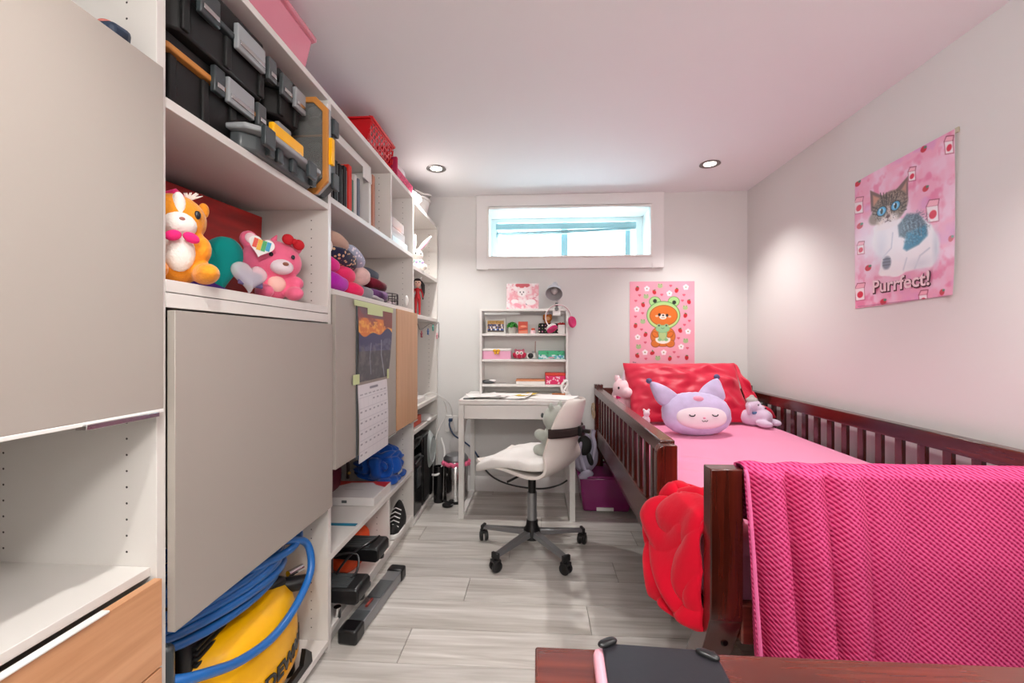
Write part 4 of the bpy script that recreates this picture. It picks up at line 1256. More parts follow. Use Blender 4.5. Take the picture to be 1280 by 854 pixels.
Rt = Rb2 @ Rz(math.radians(-8)) @ Ry(math.radians(14))
heart(MB(), at(Rb2, Ob2, (-0.060, -0.085, 0.150)), 0.036, 0.0012, Rt).build('heart_tag', M_paper, pb, angle=30)
tcs = ['#e0503c', '#e9b23c', '#4fae6a', '#3aa0c8']
for k in range(4):
    q = -0.017 + 0.0115 * k
    mbx = MB().box(q - 0.0055, q + 0.0055, -0.0020, -0.0014, -0.016 + abs(q) * 0.4, 0.018)
    mbx.v = [Rt @ v + at(Rb2, Ob2, (-0.060, -0.085, 0.150)) for v in mbx.v]
    mbx.build('tag_stripe', mat('tag_stripe_%s' % 'abcd'[k], tcs[k], 0.5), pb, smooth=False)
# clear plastic heart case
M_cl = bpy.data.materials.new('clear_plastic'); M_cl.use_nodes = True
b = M_cl.node_tree.nodes['Principled BSDF']
b.inputs['Base Color'].default_value = (0.93, 0.90, 0.93, 1); b.inputs['Alpha'].default_value = 0.38; b.inputs['Roughness'].default_value = 0.1
hc = thing('heart_case', 'clear plastic heart case with a violet insert, in front of the pink bear', 'case', (-0.79, 1.12, SH2))
Rq = Rz(math.radians(62)) @ Ry(math.radians(8)) @ Rx(math.radians(-20))
heart(MB(), (-0.785, 1.135, SH2 + 0.052), 0.050, 0.016, Rq).build('shell', M_cl, hc, angle=60)
ins = MB().box(-0.03, 0.034, -0.004, 0.004, -0.022, 0.022)
ins.v = [Rq @ v + Vector((-0.785, 1.135, SH2 + 0.045)) for v in ins.v]
ins.build('insert', mat('violet_card', '#5d4f7c', 0.6), hc, bevel=0.002)

# ---- air compressor with hose (second bay, bottom)
ac = thing('air_compressor', 'yellow pancake air compressor on the bottom shelf of the second bay', 'compressor', (-0.93, 1.17, 0.046))
CC = Vector((-0.925, 1.185, 0))
def comp(prof, **k):
    return MB().lathe(prof, CC, 48, sx=0.82, sy=1.15)
comp([(0.0, 0.07), (0.17, 0.07), (0.215, 0.10), (0.232, 0.15), (0.236, 0.20), (0.232, 0.255), (0.220, 0.30), (0.195, 0.335), (0.14, 0.355), (0.0, 0.36)]).build('shroud', M_yel, ac, angle=60)
MB().lathe([(0.236, 0.135), (0.2395, 0.14), (0.2395, 0.152), (0.236, 0.157)], CC, 48, sx=0.82, sy=1.15).build('seam_band', mat('deep_yellow', '#d99500', 0.35), ac)
for (dx, dy) in ((0.12, 0.16), (0.12, -0.16), (-0.12, 0.16), (-0.12, -0.16)):
    MB().lathe([(0.02, 0.0), (0.024, 0.01), (0.022, 0.05), (0.018, 0.07)], CC + Vector((dx, dy, 0.046)), 16).build('rubber_foot', M_black, ac)
mo = MB().box(-0.10, 0.075, -0.22, 0.02, 0.30, 0.405, R=Rz(0.1), o=CC)
mo.build('motor_cover', M_black, ac, bevel=0.02)
for k in range(6):
    MB().box(0.072, 0.086, -0.20 + 0.0, 0.0, 0.300 + k * 0.014, 0.307 + k * 0.014, R=Rz(0.1), o=CC).build('cooling_fin', M_blackm, ac, bevel=0.002)
MB().box(-0.06, 0.08, 0.03, 0.19, 0.30, 0.36, R=Rz(-0.2), o=CC).build('gauge_panel', M_black, ac, bevel=0.012)
MB().tube([CC + Vector((0.10, 0.20, 0.345)), CC + Vector((0.12, 0.25, 0.345))], 0.012, 14).build('air_coupler', M_chrome, ac)
MB().tube([CC + Vector((0.075, 0.16, 0.325)), CC + Vector((0.15, 0.215, 0.315))], 0.024, 16).build('regulator_knob', M_black, ac)
MB().tube([CC + Vector((0.115, -0.24, 0.262)), CC + Vector((0.125, -0.16, 0.262))], 0.013, 14).build('drain_valve', M_black, ac)
MB().tube([CC + Vector((0.125, -0.16, 0.262)), CC + Vector((0.128, -0.135, 0.262))], 0.019, 14).build('valve_cap', M_black, ac)
rg = MB().tube([CC + Vector((0.16 , 0.05 + 0.013 * math.cos(2 * PI * k / 14), 0.300 + 0.013 * math.sin(2 * PI * k / 14))) for k in range(15)], 0.0022, 6, cap=False)
rg.build('pull_ring', M_chrome, ac)
MB().tube([CC + Vector((-0.05, 0.02, 0.40)), CC + Vector((0.0, 0.10, 0.43)), CC + Vector((0.03, 0.16, 0.40))], 0.014, 12).build('carry_handle', M_blackm, ac)
MB().ell(CC + Vector((0.0, 0.10, 0.40)), (0.02, 0.02, 0.014)).build('red_switch', mat('switch_red', '#c23a22', 0.4), ac)
for s, z_ in ((0, 0), ):
    MB().prism([(1.075, 0.05), (1.40, 0.05), (1.395, 0.085), (1.36, 0.12), (1.345, 0.075), (1.10, 0.07)], 0, -0.765, -0.75).build('front_skid', M_black, ac)
# lettering wrapped on the curved front
tx = text_part('brand_lettering', 'DEWALT', 0.056, M_black, None, Matrix.Identity(4), depth=0.0015, bold=0.002)
def wrapt(v):
    s_ = v.x / 0.235 ; a0 = math.radians(14)
    q = a0 + s_ * 0.98
    z = 0.178 + v.y
    rr = 0.2385 if z > 0.125 else 0.2375
    r_ = {True: 0.2375}[True] + v.z * 1.0 + 0.001
    return Vector((math.cos(q) * r_ * 0.82, math.sin(q) * r_ * 1.15, z)) + CC
for v in tx.data.vertices:
    v.co = wrapt(v.co) - Vector(ac.location)
tx.parent = ac
# blue hose coil
M_hose = mat('blue_rubber_hose', '#1d66b0', 0.35, coat=0.2)
hs = thing('air_hose', 'coiled bright blue air hose lying on top of the compressor', 'hose', (-0.93, 1.17, 0.4))
hp = []
turns = 8
for k in range(turns * 28 + 1):
    q = 2 * PI * k / 28 + 1.0
    lp_ = k / 28
    kx = 0.97 - 0.10 * (0.5 + 0.5 * math.sin(lp_ * 2.1)); ky = 1.0 - 0.12 * (0.5 + 0.5 * math.sin(lp_ * 1.7 + 1))
    x = -0.930 + 0.160 * kx * math.cos(q)
    y = 1.150 + 0.285 * ky * math.sin(q)
    z = 0.393 + 0.0165 * lp_ + 0.012 * math.sin(lp_ * 5) - 0.018 * math.sin(q) + 0.006 * math.sin(q * 2 + lp_)
    hp.append((x, y, z))
hb = MB().tube(hp, 0.0118, 10)
hb.build('coil', M_hose, hs)
tail = spline([(-0.80, 1.22, 0.515), (-0.775, 1.31, 0.495), (-0.757, 1.38, 0.45), (-0.740, 1.37, 0.37), (-0.735, 1.28, 0.315), (-0.732, 1.16, 0.298), (-0.736, 1.03, 0.325), (-0.742, 0.92, 0.375), (-0.765, 0.868, 0.40), (-0.82, 0.858, 0.41)], 8)
MB().tube(tail, 0.0118, 10).build('hose_tail', M_hose, hs)
MB().tube(spline([(-0.79, 1.10, 0.50), (-0.768, 1.30, 0.47), (-0.80, 1.40, 0.49), (-0.90, 1.43, 0.52)], 8), 0.0118, 10).build('hose_tail', M_hose, hs)
# dark grey tool bag edge at the left with a yellow tab
gb = thing('tool_tank', 'dark grey cylinder standing left of the compressor with a yellow tab', 'tank', (-0.78, 0.85, 0.046))
MB().box(-0.86, -0.752, 0.834, 0.862, 0.046, 0.49).build('body', M_char, gb, bevel=0.012)
MB().prism([(0.836, 0.29), (0.868, 0.29), (0.868, 0.335), (0.85, 0.345)], 0, -0.751, -0.748).build('yellow_tab', M_yel, gb)

# ---- first bay: small item on the high shelf and a stick on the lower shelf
hi_ = thing('toy_car', 'small dark blue patterned toy lying on the highest shelf of the nearest bay', 'toy', (-0.865, 0.775, 1.626))
R_ = Rz(math.radians(8))
MB().box(-0.09, 0.085, -0.02, 0.02, 0.0, 0.078, R=Rz(math.radians(-8)) @ Ry(0.12), o=(-0.865, 0.775, 1.627 + 0.012)).build('body', mat('navy_pattern', '#26344a', 0.5, var=0.7, vscale=25), hi_, bevel=0.01)
for s in (-1, 1):
    MB().ell((-0.845 + s * 0.035, 0.765, 1.716 - s * 0.004), (0.016, 0.012, 0.008)).build('coral_patch', mat('coral', '#c9756b', 0.6), hi_)
db = tag(MB().box(-1.142, -1.135, 0.20, 0.80, 1.66, 1.98).build('blue_grey_board', mat('blue_grey_board', '#5e6f7c', 0.6), None, bevel=0.002),
         'blue grey board leaning at the back of the highest shelf in the nearest bay', 'board')
tag(MB().tube(spline([(-0.99, 0.52, 0.679), (-0.975, 0.60, 0.680), (-0.972, 0.66, 0.679), (-0.965, 0.70, 0.678)], 5), [0.004] + [0.006] * 14 + [0.003], 8).build('dark_rod', M_blackm, None),
    'thin dark rod lying on the lower shelf of the nearest bay', 'rod')

# ---- on top of the shelving
TZ = TOP + 0.001
M_ptub = mat('translucent_pink_tub', '#f79db2', 0.25, alpha=0.6)
tub = thing('plastic_tub', 'large translucent pink plastic tub on top of the second bay', 'tub', (-0.87, 1.13, TZ))
def taper(x0, x1, y0, y1, z0, z1, k=0.02):
    return MB().add([(x0 + k, y0 + k, z0), (x1 - k, y0 + k, z0), (x1 - k, y1 - k, z0), (x0 + k, y1 - k, z0), (x0, y0, z1), (x1, y0, z1), (x1, y1, z1), (x0, y1, z1)],
                    [(0, 3, 2, 1), (0, 1, 5, 4), (1, 2, 6, 5), (2, 3, 7, 6), (3, 0, 4, 7), (4, 5, 6, 7)])
taper(-1.10, -0.762, 0.86, 1.43, TZ, TZ + 0.135).build('tub_body', M_ptub, tub, bevel=0.012)
MB().frame(2, TZ + 0.135, TZ + 0.150, -1.11, -0.755, 0.85, 1.44, 0.02).build('rim', M_ptub, tub, bevel=0.004)
bc = tag(superbox('blue_cloth', (-0.90, 1.885, TZ + 0.055), (0.07, 0.05, 0.054), mat('royal_blue_cloth', '#1b62b5', 0.85, bump=0.4, bscale=40), None, 32, 16, 0.8), 'blue cloth bundle on top of the shelving beside the red basket', 'cloth')
M_redp = mat('red_basket_plastic', '#d3101c', 0.35)
rk = thing('basket', 'bright red perforated plastic basket on top of the shelving', 'basket', (-0.87, 2.04, TZ))
kx0, kx1, ky0, ky1, kh = -1.08, -0.765, 1.955, 2.26, 0.148
bk = MB()
def wallp(p0, p1, inw, nx, nz, z0, z1, tp):
    # perforated wall: strips and staggered bars
    p0 = Vector(p0); p1 = Vector(p1); inw = Vector(inw)
    def P(u, z):
        f = (z - z0) / (z1 - z0)
        return p0.lerp(p1, u) + inw * tp * (1 - f) + Vector((0, 0, z))
    nrm = inw.normalized() * 0.003
    for j in range(nz + 1):
        za = z0 + (z1 - z0) * j / nz
        h = 0.0035 if 0 < j < nz else 0.012
        zb = min(z1, za + h); za = max(z0, za - h)
        q = [P(0, za), P(1, za), P(1, zb), P(0, zb)]
        bk.add(q + [v + nrm for v in q], [(0, 1, 2, 3), (7, 6, 5, 4), (0, 4, 5, 1), (3, 2, 6, 7)])
    for j in range(nz):
        za = z0 + (z1 - z0) * j / nz; zb = z0 + (z1 - z0) * (j + 1) / nz
        for i in range(nx + 1):
            u = (i + (0.5 if j % 2 else 0)) / nx
            if u > 1: continue
            w = 0.18 / nx
            ua, ub = max(0, u - w), min(1, u + w)
            q = [P(ua, za), P(ub, za), P(ub, zb), P(ua, zb)]
            bk.add(q + [v + nrm for v in q], [(0, 1, 2, 3), (7, 6, 5, 4), (0, 3, 7, 4), (1, 5, 6, 2)])
wallp((kx1, ky0, 0), (kx1, ky1, 0), (-1, 0, 0), 9, 6, TZ + 0.002, TZ + kh, 0.03)
wallp((kx0, ky0, 0), (kx0, ky1, 0), (1, 0, 0), 9, 6, TZ + 0.002, TZ + kh, 0.03)
wallp((kx0, ky1, 0), (kx1, ky1, 0), (0, -1, 0), 9, 6, TZ + 0.002, TZ + kh, 0.025)
bk.build('perforated_wall', M_redp, rk, smooth=False, fix=False)
MB().add([(kx0 + 0.02, ky0 + 0.02, TZ + 0.002), (kx1 - 0.028, ky0 + 0.02, TZ + 0.002), (kx1, ky0, TZ + kh), (kx0, ky0, TZ + kh),
          (kx0 + 0.02, ky0 + 0.024, TZ + 0.002), (kx1 - 0.028, ky0 + 0.024, TZ + 0.002), (kx1, ky0 + 0.004, TZ + kh), (kx0, ky0 + 0.004, TZ + kh)],
         [(0, 1, 2, 3), (7, 6, 5, 4), (0, 4, 5, 1), (1, 5, 6, 2), (2, 6, 7, 3), (3, 7, 4, 0)]).build('end_wall', M_redp, rk, smooth=False)
MB().frame(2, TZ + kh - 0.006, TZ + kh + 0.006, kx0 - 0.008, kx1 + 0.008, ky0 - 0.008, ky1 + 0.008, 0.014).build('rim', M_redp, rk, bevel=0.004)
MB().box(kx0 + 0.03, kx1 - 0.03, ky0 + 0.03, ky1 - 0.03, TZ + 0.0, TZ + 0.004).build('bottom', M_redp, rk)
lb = thing('lidded_basket', 'small raspberry basket stuffed with white cloth on top of the shelving', 'basket', (-0.84, 2.33, TZ))
taper(-1.0, -0.758, 2.305, 2.60, TZ, TZ + 0.06, 0.008).build('basket_body', mat('raspberry_lace', '#d4436f', 0.7, var=0.5, vscale=90), lb, bevel=0.006)
MB().box(-0.99, -0.756, 2.283, 2.303, TZ, TZ + 0.11).build('back_flap', mat('deep_raspberry', '#b01c4e', 0.7), lb, bevel=0.004)
def cr_(v): return v + Vector((0.008 * noise.noise(v * 30), 0.01 * noise.noise(v * 25 + Vector((3, 1, 2))), 0.02 * noise.noise(v * 22 + Vector((7, 3, 2)))))
superbox('white_cloth', (-0.865, 2.43, TZ + 0.075), (0.10, 0.12, 0.05), mat('white_cloth', '#e8e2e3', 0.9, bump=0.3, bscale=60), lb, 40, 24, 0.8, fn=cr_)
wt = thing('white_bin', 'white oval plastic bin with a handle rim on top of the far corner bay', 'bin', (-0.87, 2.96, 1.986))
MB().lathe([(0.0, 0.0), (0.075, 0.0), (0.085, 0.01), (0.105, 0.11), (0.112, 0.112), (0.114, 0.124), (0.108, 0.130), (0.10, 0.12), (0.078, 0.012), (0, 0.008)], (-0.865, 2.98, 1.986), 40, sx=1.0, sy=1.15).build('bin_body', M_plwhite, wt)
hd = [(-0.865 + 0.116 * math.cos(q), 2.98 + 0.133 * math.sin(q), 1.986 + 0.135 + 0.035 * abs(math.sin(q + 0.7))) for q in [(-1.2 + 2.4 * k / 16) for k in range(17)]]
MB().tube(hd, 0.006, 8).build('handle', M_plwhite, wt)
wc = tag(superbox('white_cloth', (-0.84, 2.74, 1.986 + 0.05), (0.09, 0.085, 0.055), mat('white_cloth', '#e8e2e3', 0.9), None, 40, 24, 0.85, fn=cr_), 'crumpled white cloth on top of the corner bay beside the white bin', 'cloth')

# ---- books and boxes in the third bay
SH3 = 1.646
bkc = thing('magazine_cube', 'white open cube holding the upright books on the upper shelf', 'shelf insert', (-0.9, 1.8, SH3))
BYa, BYb = 1.56, 2.035
MB().box(-1.10, -0.80, BYb - 0.028, BYb, SH3, SH3 + 0.275).build('side', M_white, bkc, bevel=0.001)
MB().box(-1.10, -0.80, BYa, BYb, SH3 + 0.2755, SH3 + 0.31).build('top', M_white, bkc, bevel=0.001)
MB().box(-0.80, -0.797, BYb - 0.10, BYb, SH3 + 0.228, SH3 + 0.2755).build('front_lip', M_white, bkc)
bxs = [(0.034, 0.225, '#141212'), (0.030, 0.20, '#1b1a1d'), (0.034, 0.20, '#161314'), (0.032, 0.20, '#1c191a'), (0.034, 0.205, '#121113'), (0.030, 0.21, '#191617'), (0.028, 0.215, '#211d1d'),
       (0.034, 0.232, '#cf2a1d'), (0.022, 0.215, '#e5dcc4'), (0.020, 0.19, '#3f6a58'), (0.020, 0.218, '#d8d5d2'), (0.020, 0.21, '#6d7480'), (0.020, 0.205, '#4b4a86')]
yy = BYa + 0.012
for i, (w_, h_, c_) in enumerate(bxs):
    names = ['black ring binder first from the left in the white cube', 'second black spine from the left in the white cube', 'third black spine in the row in the white cube', 'fourth black spine in the row in the white cube',
             'fifth black spine in the row in the white cube', 'sixth black spine in the row in the white cube', 'last black spine before the red book', 'bright red book beside the black spines',
             'cream book right of the red book', 'short green book between the cream and pale books', 'pale grey book in the middle of the thin books', 'slate grey thin book near the right of the row', 'violet blue thin book at the right end of the row']
    bo = thing('book', names[i], 'book', (-0.88, yy + w_ / 2, SH3), 'upright books in the white cube')
    mcol = mat('cover_%s' % names[i].replace(' ', '_')[:24], c_, 0.6, spec=0.25)
    d_ = 0.19 + 0.01 * ((i * 7) % 3)
    xf = -0.825 + 0.006 * ((i * 5) % 4)
    cv = MB().box(xf - d_, xf, yy, yy + w_ - 0.001, SH3 + 0.0005, SH3 + h_)
    cv.build('cover', mcol, bo, bevel=0.0015)
    MB().box(xf - d_ + 0.002, xf - 0.004, yy + 0.003, yy + w_ - 0.004, SH3 + h_, SH3 + h_ + 0.0015).build('pages', M_paper, bo)
    if i < 7:
        MB().box(xf, xf + 0.001, yy + w_ - 0.005, yy + w_ - 0.0035, SH3 + 0.01, SH3 + h_ - 0.015).build('spine_line', M_lgrey, bo, smooth=False)
    yy += w_ + 0.0012
tag(MB().box(-1.05, -0.80, 2.055, 2.085, SH3 + 0.0005, SH3 + 0.285).build('wooden_panel', mat('terracotta_wood', '#b9795f', 0.5), None, bevel=0.001), 'thin terracotta wooden panel standing right of the white cube', 'panel')
# cubby: clear drawer box, cards
cb = thing('drawer_box', 'small pale blue box stack with clear drawers in the upper right cubby', 'box', (-0.86, 2.4, SH3))
MB().box(-1.0, -0.775, 2.27, 2.54, SH3 + 0.0005, SH3 + 0.045).build('base_box', mat('pale_blue_box', '#cfe3ea', 0.5), cb, bevel=0.002)
MB().box(-1.0, -0.785, 2.28, 2.52, SH3 + 0.0455, SH3 + 0.10).build('clear_drawer', M_cl, cb, bevel=0.003)
MB().box(-0.99, -0.80, 2.29, 2.50, SH3 + 0.047, SH3 + 0.085).build('drawer_contents', mat('pale_contents', '#bccfcf', 0.7, var=0.3, vscale=30), cb)
MB().box(-1.0, -0.785, 2.27, 2.50, SH3 + 0.1005, SH3 + 0.155).build('clear_drawer', M_cl, cb, bevel=0.003)
MB().box(-0.98, -0.80, 2.44, 2.49, SH3 + 0.102, SH3 + 0.135).build('orange_piece', mat('peach_plastic', '#d88a66', 0.6), cb)
tag(MB().box(-0.92, -0.775, 2.212, 2.232, SH3 + 0.0005, SH3 + 0.12).build('slim_book', mat('slim_pattern', '#8d86ad', 0.5, var=0.6, vscale=30), None, bevel=0.001), 'slim violet patterned book at the left of the small cubby', 'book')
tag(MB().box(-0.92, -0.772, 2.236, 2.256, SH3 + 0.0005, SH3 + 0.05).build('small_toy', mat('magenta_toy', '#c92a63', 0.5), None, bevel=0.004), 'small magenta toy block at the left of the small cubby', 'toy')

# ---- folded clothes and blankets on the middle shelf
SH4 = 1.3125
def fold(name, label, c, h, col, rz=0.0, ry=0.0, var=0.0, vs=20, cat='blanket', p=0.55, grp='soft folded textiles on the middle shelf', layers=1):
    t = thing(name, label, cat, c, grp)
    m = floral_mat(label.replace(' ', '_')[:40], col, '#d9b48f' if 'navy' in label else '#e9e4ee') if 'floral' in label else mat(label.replace(' ', '_')[:40], col, 0.92, bump=0.35, bscale=120, sheen=0.3, spec=0.15, var=var, vscale=vs)
    n = layers
    for k in range(n):
        hh = (h[0], h[1], h[2] / n * 1.04)
        z = c[2] + hh[2] * (2 * k + 1) / 1.04 * 1.0 - (h[2])
        def fn(v, k=k):
            return v + Vector((0.010 * noise.noise(v * 14 + Vector((k, c[1], 0))), 0.006 * noise.noise(v * 16 + Vector((5, k, c[1]))), 0.008 * noise.noise(v * 12 + Vector((c[1] * 9, 2, k)))))
        superbox('fold', (c[0] - 0.006 * (k % 2), c[1] + 0.004 * (k % 2), z), hh, m, t, 40, 20, p, fn=fn, R=Rz(rz) @ Rx(ry))
    return t
fold('folded_blanket', 'magenta purple folded fleece at the bottom left of the textile pile', (-0.90, 1.655, SH4 + 0.037), (0.14, 0.105, 0.043), '#b82bb0', p=0.7)
fold('folded_blanket', 'hot pink rolled blanket lying above the magenta fleece', (-0.90, 1.615, SH4 + 0.104), (0.13, 0.072, 0.036), '#e02a8c', p=0.72)
fold('folded_blanket', 'coral pink folded blanket beside the magenta fleece', (-0.90, 1.825, SH4 + 0.028), (0.14, 0.078, 0.034), '#f02f68', p=0.72)
fold('folded_blanket', 'coral pink rolled blanket on top of the folded coral one', (-0.91, 1.775, SH4 + 0.086), (0.13, 0.085, 0.040), '#ee3a70', rz=0.15, p=0.72)
fold('folded_jumper', 'light grey folded jumper at the right foot of the coral blankets', (-0.88, 1.945, SH4 + 0.030), (0.12, 0.042, 0.035), '#8f9198', p=0.72, cat='clothing')
fold('folded_jumper', 'navy floral folded top in the middle of the textile pile', (-0.90, 1.765, SH4 + 0.151), (0.125, 0.115, 0.034), '#2e3048', rz=0.1, ry=-0.16, var=0.95, vs=45, cat='clothing')
fold('folded_jumper', 'cream rolled garment at the left edge of the textile pile', (-0.90, 1.588, SH4 + 0.172), (0.12, 0.048, 0.042), '#e8dcd6', p=0.72, cat='clothing')
fold('folded_jumper', 'off white round bundle topmost at the left of the textile pile', (-0.92, 1.590, SH4 + 0.239), (0.11, 0.045, 0.034), '#ddd6d8', p=0.72, cat='clothing')
fold('folded_jumper', 'beige folded garment at the top of the textile pile', (-0.90, 1.72, SH4 + 0.213), (0.115, 0.078, 0.034), '#c5a594', rz=0.1, ry=-0.14, p=0.72, cat='clothing')
fold('folded_jumper', 'pale blue floral garment sliding down the right of the textile pile', (-0.875, 1.868, SH4 + 0.180), (0.10, 0.085, 0.030), '#aab2c8', ry=-0.50, var=0.35, vs=35, p=0.72, cat='clothing')
fold('folded_jumper', 'pale pink garment hanging at the right edge of the textile pile', (-0.865, 1.925, SH4 + 0.104), (0.10, 0.034, 0.048), '#d9b9b4', p=0.72, cat='clothing', var=0.2)
fold('folded_jumper', 'slate grey folded hoodie on top of the small right pile', (-0.90, 2.085, SH4 + 0.132), (0.11, 0.080, 0.034), '#59636f', ry=-0.2, p=0.72, cat='clothing')
fold('folded_jumper', 'dark red and black folded garment in the small right pile', (-0.88, 2.115, SH4 + 0.084), (0.12, 0.10, 0.032), '#6b1c2c', ry=-0.12, var=0.9, vs=18, p=0.72, cat='clothing')
fold('folded_jumper', 'purple and maroon folded garment at the bottom of the small right pile', (-0.88, 2.10, SH4 + 0.032), (0.13, 0.110, 0.034), '#5b3a66', var=0.8, vs=14, p=0.72, cat='clothing')
fold('folded_jumper', 'pale grey flat garment lying at the shelf edge right of the coral blankets', (-0.80, 2.04, SH4 + 0.011), (0.045, 0.09, 0.012), '#aca7aa', p=0.72, cat='clothing')
wbk = thing('wire_basket', 'small dark wire trinket rack at the right end of the middle shelf', 'rack', (-0.86, 2.42, SH4))
M_wire = mat('dark_wire', '#4a4248', 0.4, 0.6)
wm = MB()
for z in (0.015, 0.045, 0.075):
    wm.tube([(-0.86 + 0.06 * math.cos(q), 2.42 + 0.085 * math.sin(q), SH4 + z) for q in [2 * PI * k / 20 for k in range(21)]], 0.0028, 6, cap=False)
for k in range(10):
    q = 2 * PI * k / 10
    wm.tube([(-0.86 + 0.06 * math.cos(q), 2.42 + 0.085 * math.sin(q), SH4 + 0.002), (-0.86 + 0.06 * math.cos(q), 2.42 + 0.085 * math.sin(q), SH4 + 0.078)], 0.0025, 6)
wm.build('wire_frame', M_wire, wbk)
for k in range(4):
    MB().ell((-0.86 + 0.02 * (k % 2), 2.37 + 0.032 * k, SH4 + 0.022), (0.016, 0.018, 0.016)).build('trinket', M_cream if k % 2 else M_dgrey, wbk)
MB().ell((-0.775, 2.515, SH4 + 0.05), (0.012, 0.012, 0.03)).build('white_figure', M_plwhite, wbk)

# ---- middle opening below the doors (third bay)
SH5 = 0.346
mb_ = thing('handbag', 'maroon leather bag standing behind the white and red box', 'bag', (-1.05, 2.0, SH5))
def bagf(v): return Vector((v.x * (1 - 0.35 * max(0, v.z) / 0.12), v.y, v.z))
superbox('bag_body', (-1.06, 1.99, SH5 + 0.118), (0.07, 0.20, 0.117), mat('maroon_leather', '#5a1222', 0.4, bump=0.2, bscale=80), mb_, 48, 24, 0.55, fn=bagf)
MB().tube(spline([(-1.03, 2.16, SH5 + 0.22), (-1.0, 2.215, SH5 + 0.15), (-1.0, 2.225, SH5 + 0.05)], 8), 0.008, 8).build('strap', mat('dark_brown_leather', '#2b1714', 0.5), mb_)
for z in (0.08, 0.18):
    MB().ell((-0.99, 2.222, SH5 + z), (0.008, 0.012, 0.008)).build('buckle', M_gold, mb_)
jk = thing('rolled_jacket', 'bright blue bunched fleece jacket lying right of the maroon bag', 'clothing', (-0.88, 2.37, SH5))
M_blue = mat('bright_blue_fleece', '#1650a8', 0.85, bump=0.3, bscale=90, sheen=0.3, spec=0.2)
def jf(v):
    q = math.atan2(v.z, v.y)
    n_ = noise.noise(v * 9 + Vector((1, 2, 3))); n2 = abs(noise.noise(v * 13 + Vector((5, 1, 3))))
    k = 1 + 0.22 * n_ - 0.18 * (0.4 - n2)
    return Vector((v.x * k, v.y * k, v.z * k * (1 if v.z < 0 else 1.0)))
def jf(v):
    w_ = 0.8 * noise.noise(v * 7)
    w_ = noise.noise(v * 12)
    f_ = abs(math.sin((v.y * 26 + v.z * 30 - v.x * 18) + w_ * 4)) ** 0.8 + 0.7 * abs(math.sin(v.z * 34 - v.y * 22 + w_ * 5)) ** 0.8
    k = 0.72 + 0.26 * f_ + 0.16 * noise.noise(v * 9 + Vector((1, 2, 3)))
    return Vector((v.x * k, v.y * k, v.z * (k if v.z > 0 else 1.0)))
superbox('jacket_body', (-0.885, 2.375, SH5 + 0.092), (0.115, 0.135, 0.090), M_blue, jk, 110, 64, 0.9, fn=jf)
superbox('sleeve', (-0.805, 2.29, SH5 + 0.022), (0.045, 0.08, 0.021), M_blue, jk, 60, 24, 0.8, R=Rz(-0.3), fn=lambda v: v * (0.9 + 0.2 * abs(math.sin(v.y * 50 + v.x * 30))))
superbox('sleeve', (-0.800, 2.46, SH5 + 0.013), (0.040, 0.07, 0.012), M_blue, jk, 40, 16, 0.8, R=Rz(0.2))
MB().box(-0.776, -0.770, 2.36, 2.42, SH5 + 0.035, SH5 + 0.058).build('pale_label', mat('pale_label', '#c9cdd2', 0.6), jk)
gb_ = thing('game_box', 'flat white and red box lying in front of the maroon bag', 'box', (-0.9, 2.1, SH5))
MB().box(-1.06, -0.765, 1.98, 2.215, SH5 + 0.0005, SH5 + 0.040).build('box_body', mat('offwhite_card', '#d9d5d3', 0.5), gb_, bevel=0.0015)
# red printed lid
P_ = Paint(60, 56, 60, 56, '#dedbda')
P_.poly([(0, 0), (60, 0), (60, 6), (42, 4), (20, 6), (8, 22), (0, 34)], '#c8281f')
P_.poly([(60, 0), (60, 20), (48, 12), (40, 0)], '#c8281f')
P_.poly([(0, 56), (0, 44), (10, 56)], '#c8281f')
P_.line([(22, 30), (40, 30)], 1.2, '#a8a4a4')
M_print = attr_mat('printed_card', 0.4)
P_.build('lid_print', lambda u, v: (-1.059 + 0.293 * u, 2.214 - 0.233 * v, SH5 + 0.0407), M_print, gb_)
MB().box(-0.92, -0.895, 1.9792, 1.9799, SH5 + 0.013, SH5 + 0.026).build('side_mark', M_dgrey, gb_)
tag(MB().box(-1.10, -0.760, 1.765, 1.785, SH5 + 0.0005, SH5 + 0.003).build('blue_tape', mat('teal_blue_tape', '#1d7d9c', 0.45), None), 'strip of teal blue tape across the shelf in front of the white and red box', 'tape')
# thing below: shoe
shp = thing('trainer', 'black trainer with white laces and white sole on the bottom shelf', 'shoe', (-0.78, 2.36, 0.0755))
Rs = Rz(math.radians(-82)); Os = Vector((-0.785, 2.355, 0.0755))
def shoe_sec(u, v):
    # u around, v from heel(0) to toe(1); x forward
    x = -0.13 + 0.26 * v
    w = 0.036 + 0.012 * math.sin(PI * min(1, v * 1.15)) ; w *= (1 - max(0, v - 0.86) ** 2 * 32)
    h = 0.105 - 0.062 * min(1, max(0, (v - 0.22) / 0.55)) ; h *= (1 - max(0, v - 0.88) ** 2 * 30) * (1 - max(0, 0.06 - v) * 4)
    q = 2 * PI * u
    z = math.sin(q); yv = math.cos(q)
    return Rs @ Vector((x, yv * w * (1 - 0.25 * max(0, z)), 0.022 + max(0, z) * h)) + Os
s_ = MB(); s_.grid(shoe_sec, 28, 26, closed_u=True); s_.f.append(tuple(range(27, -1, -1))); s_.m.append(0); s_.f.append(tuple(26 * 28 + i for i in range(28))); s_.m.append(0)
s_.build('upper', M_blackm, shp, angle=60)
so_ = []
for k in range(40):
    q = 2 * PI * k / 40; xx = 0.138 * math.cos(q); yy_ = (0.048 + 0.006 * math.cos(q)) * math.sin(q)
    so_.append(Rs @ Vector((xx, yy_, 0)) + Os)
MB().prism([(p.x, p.y) for p in so_], 2, 0.0765, 0.104).build('sole', M_plwhite, shp, bevel=0.005)
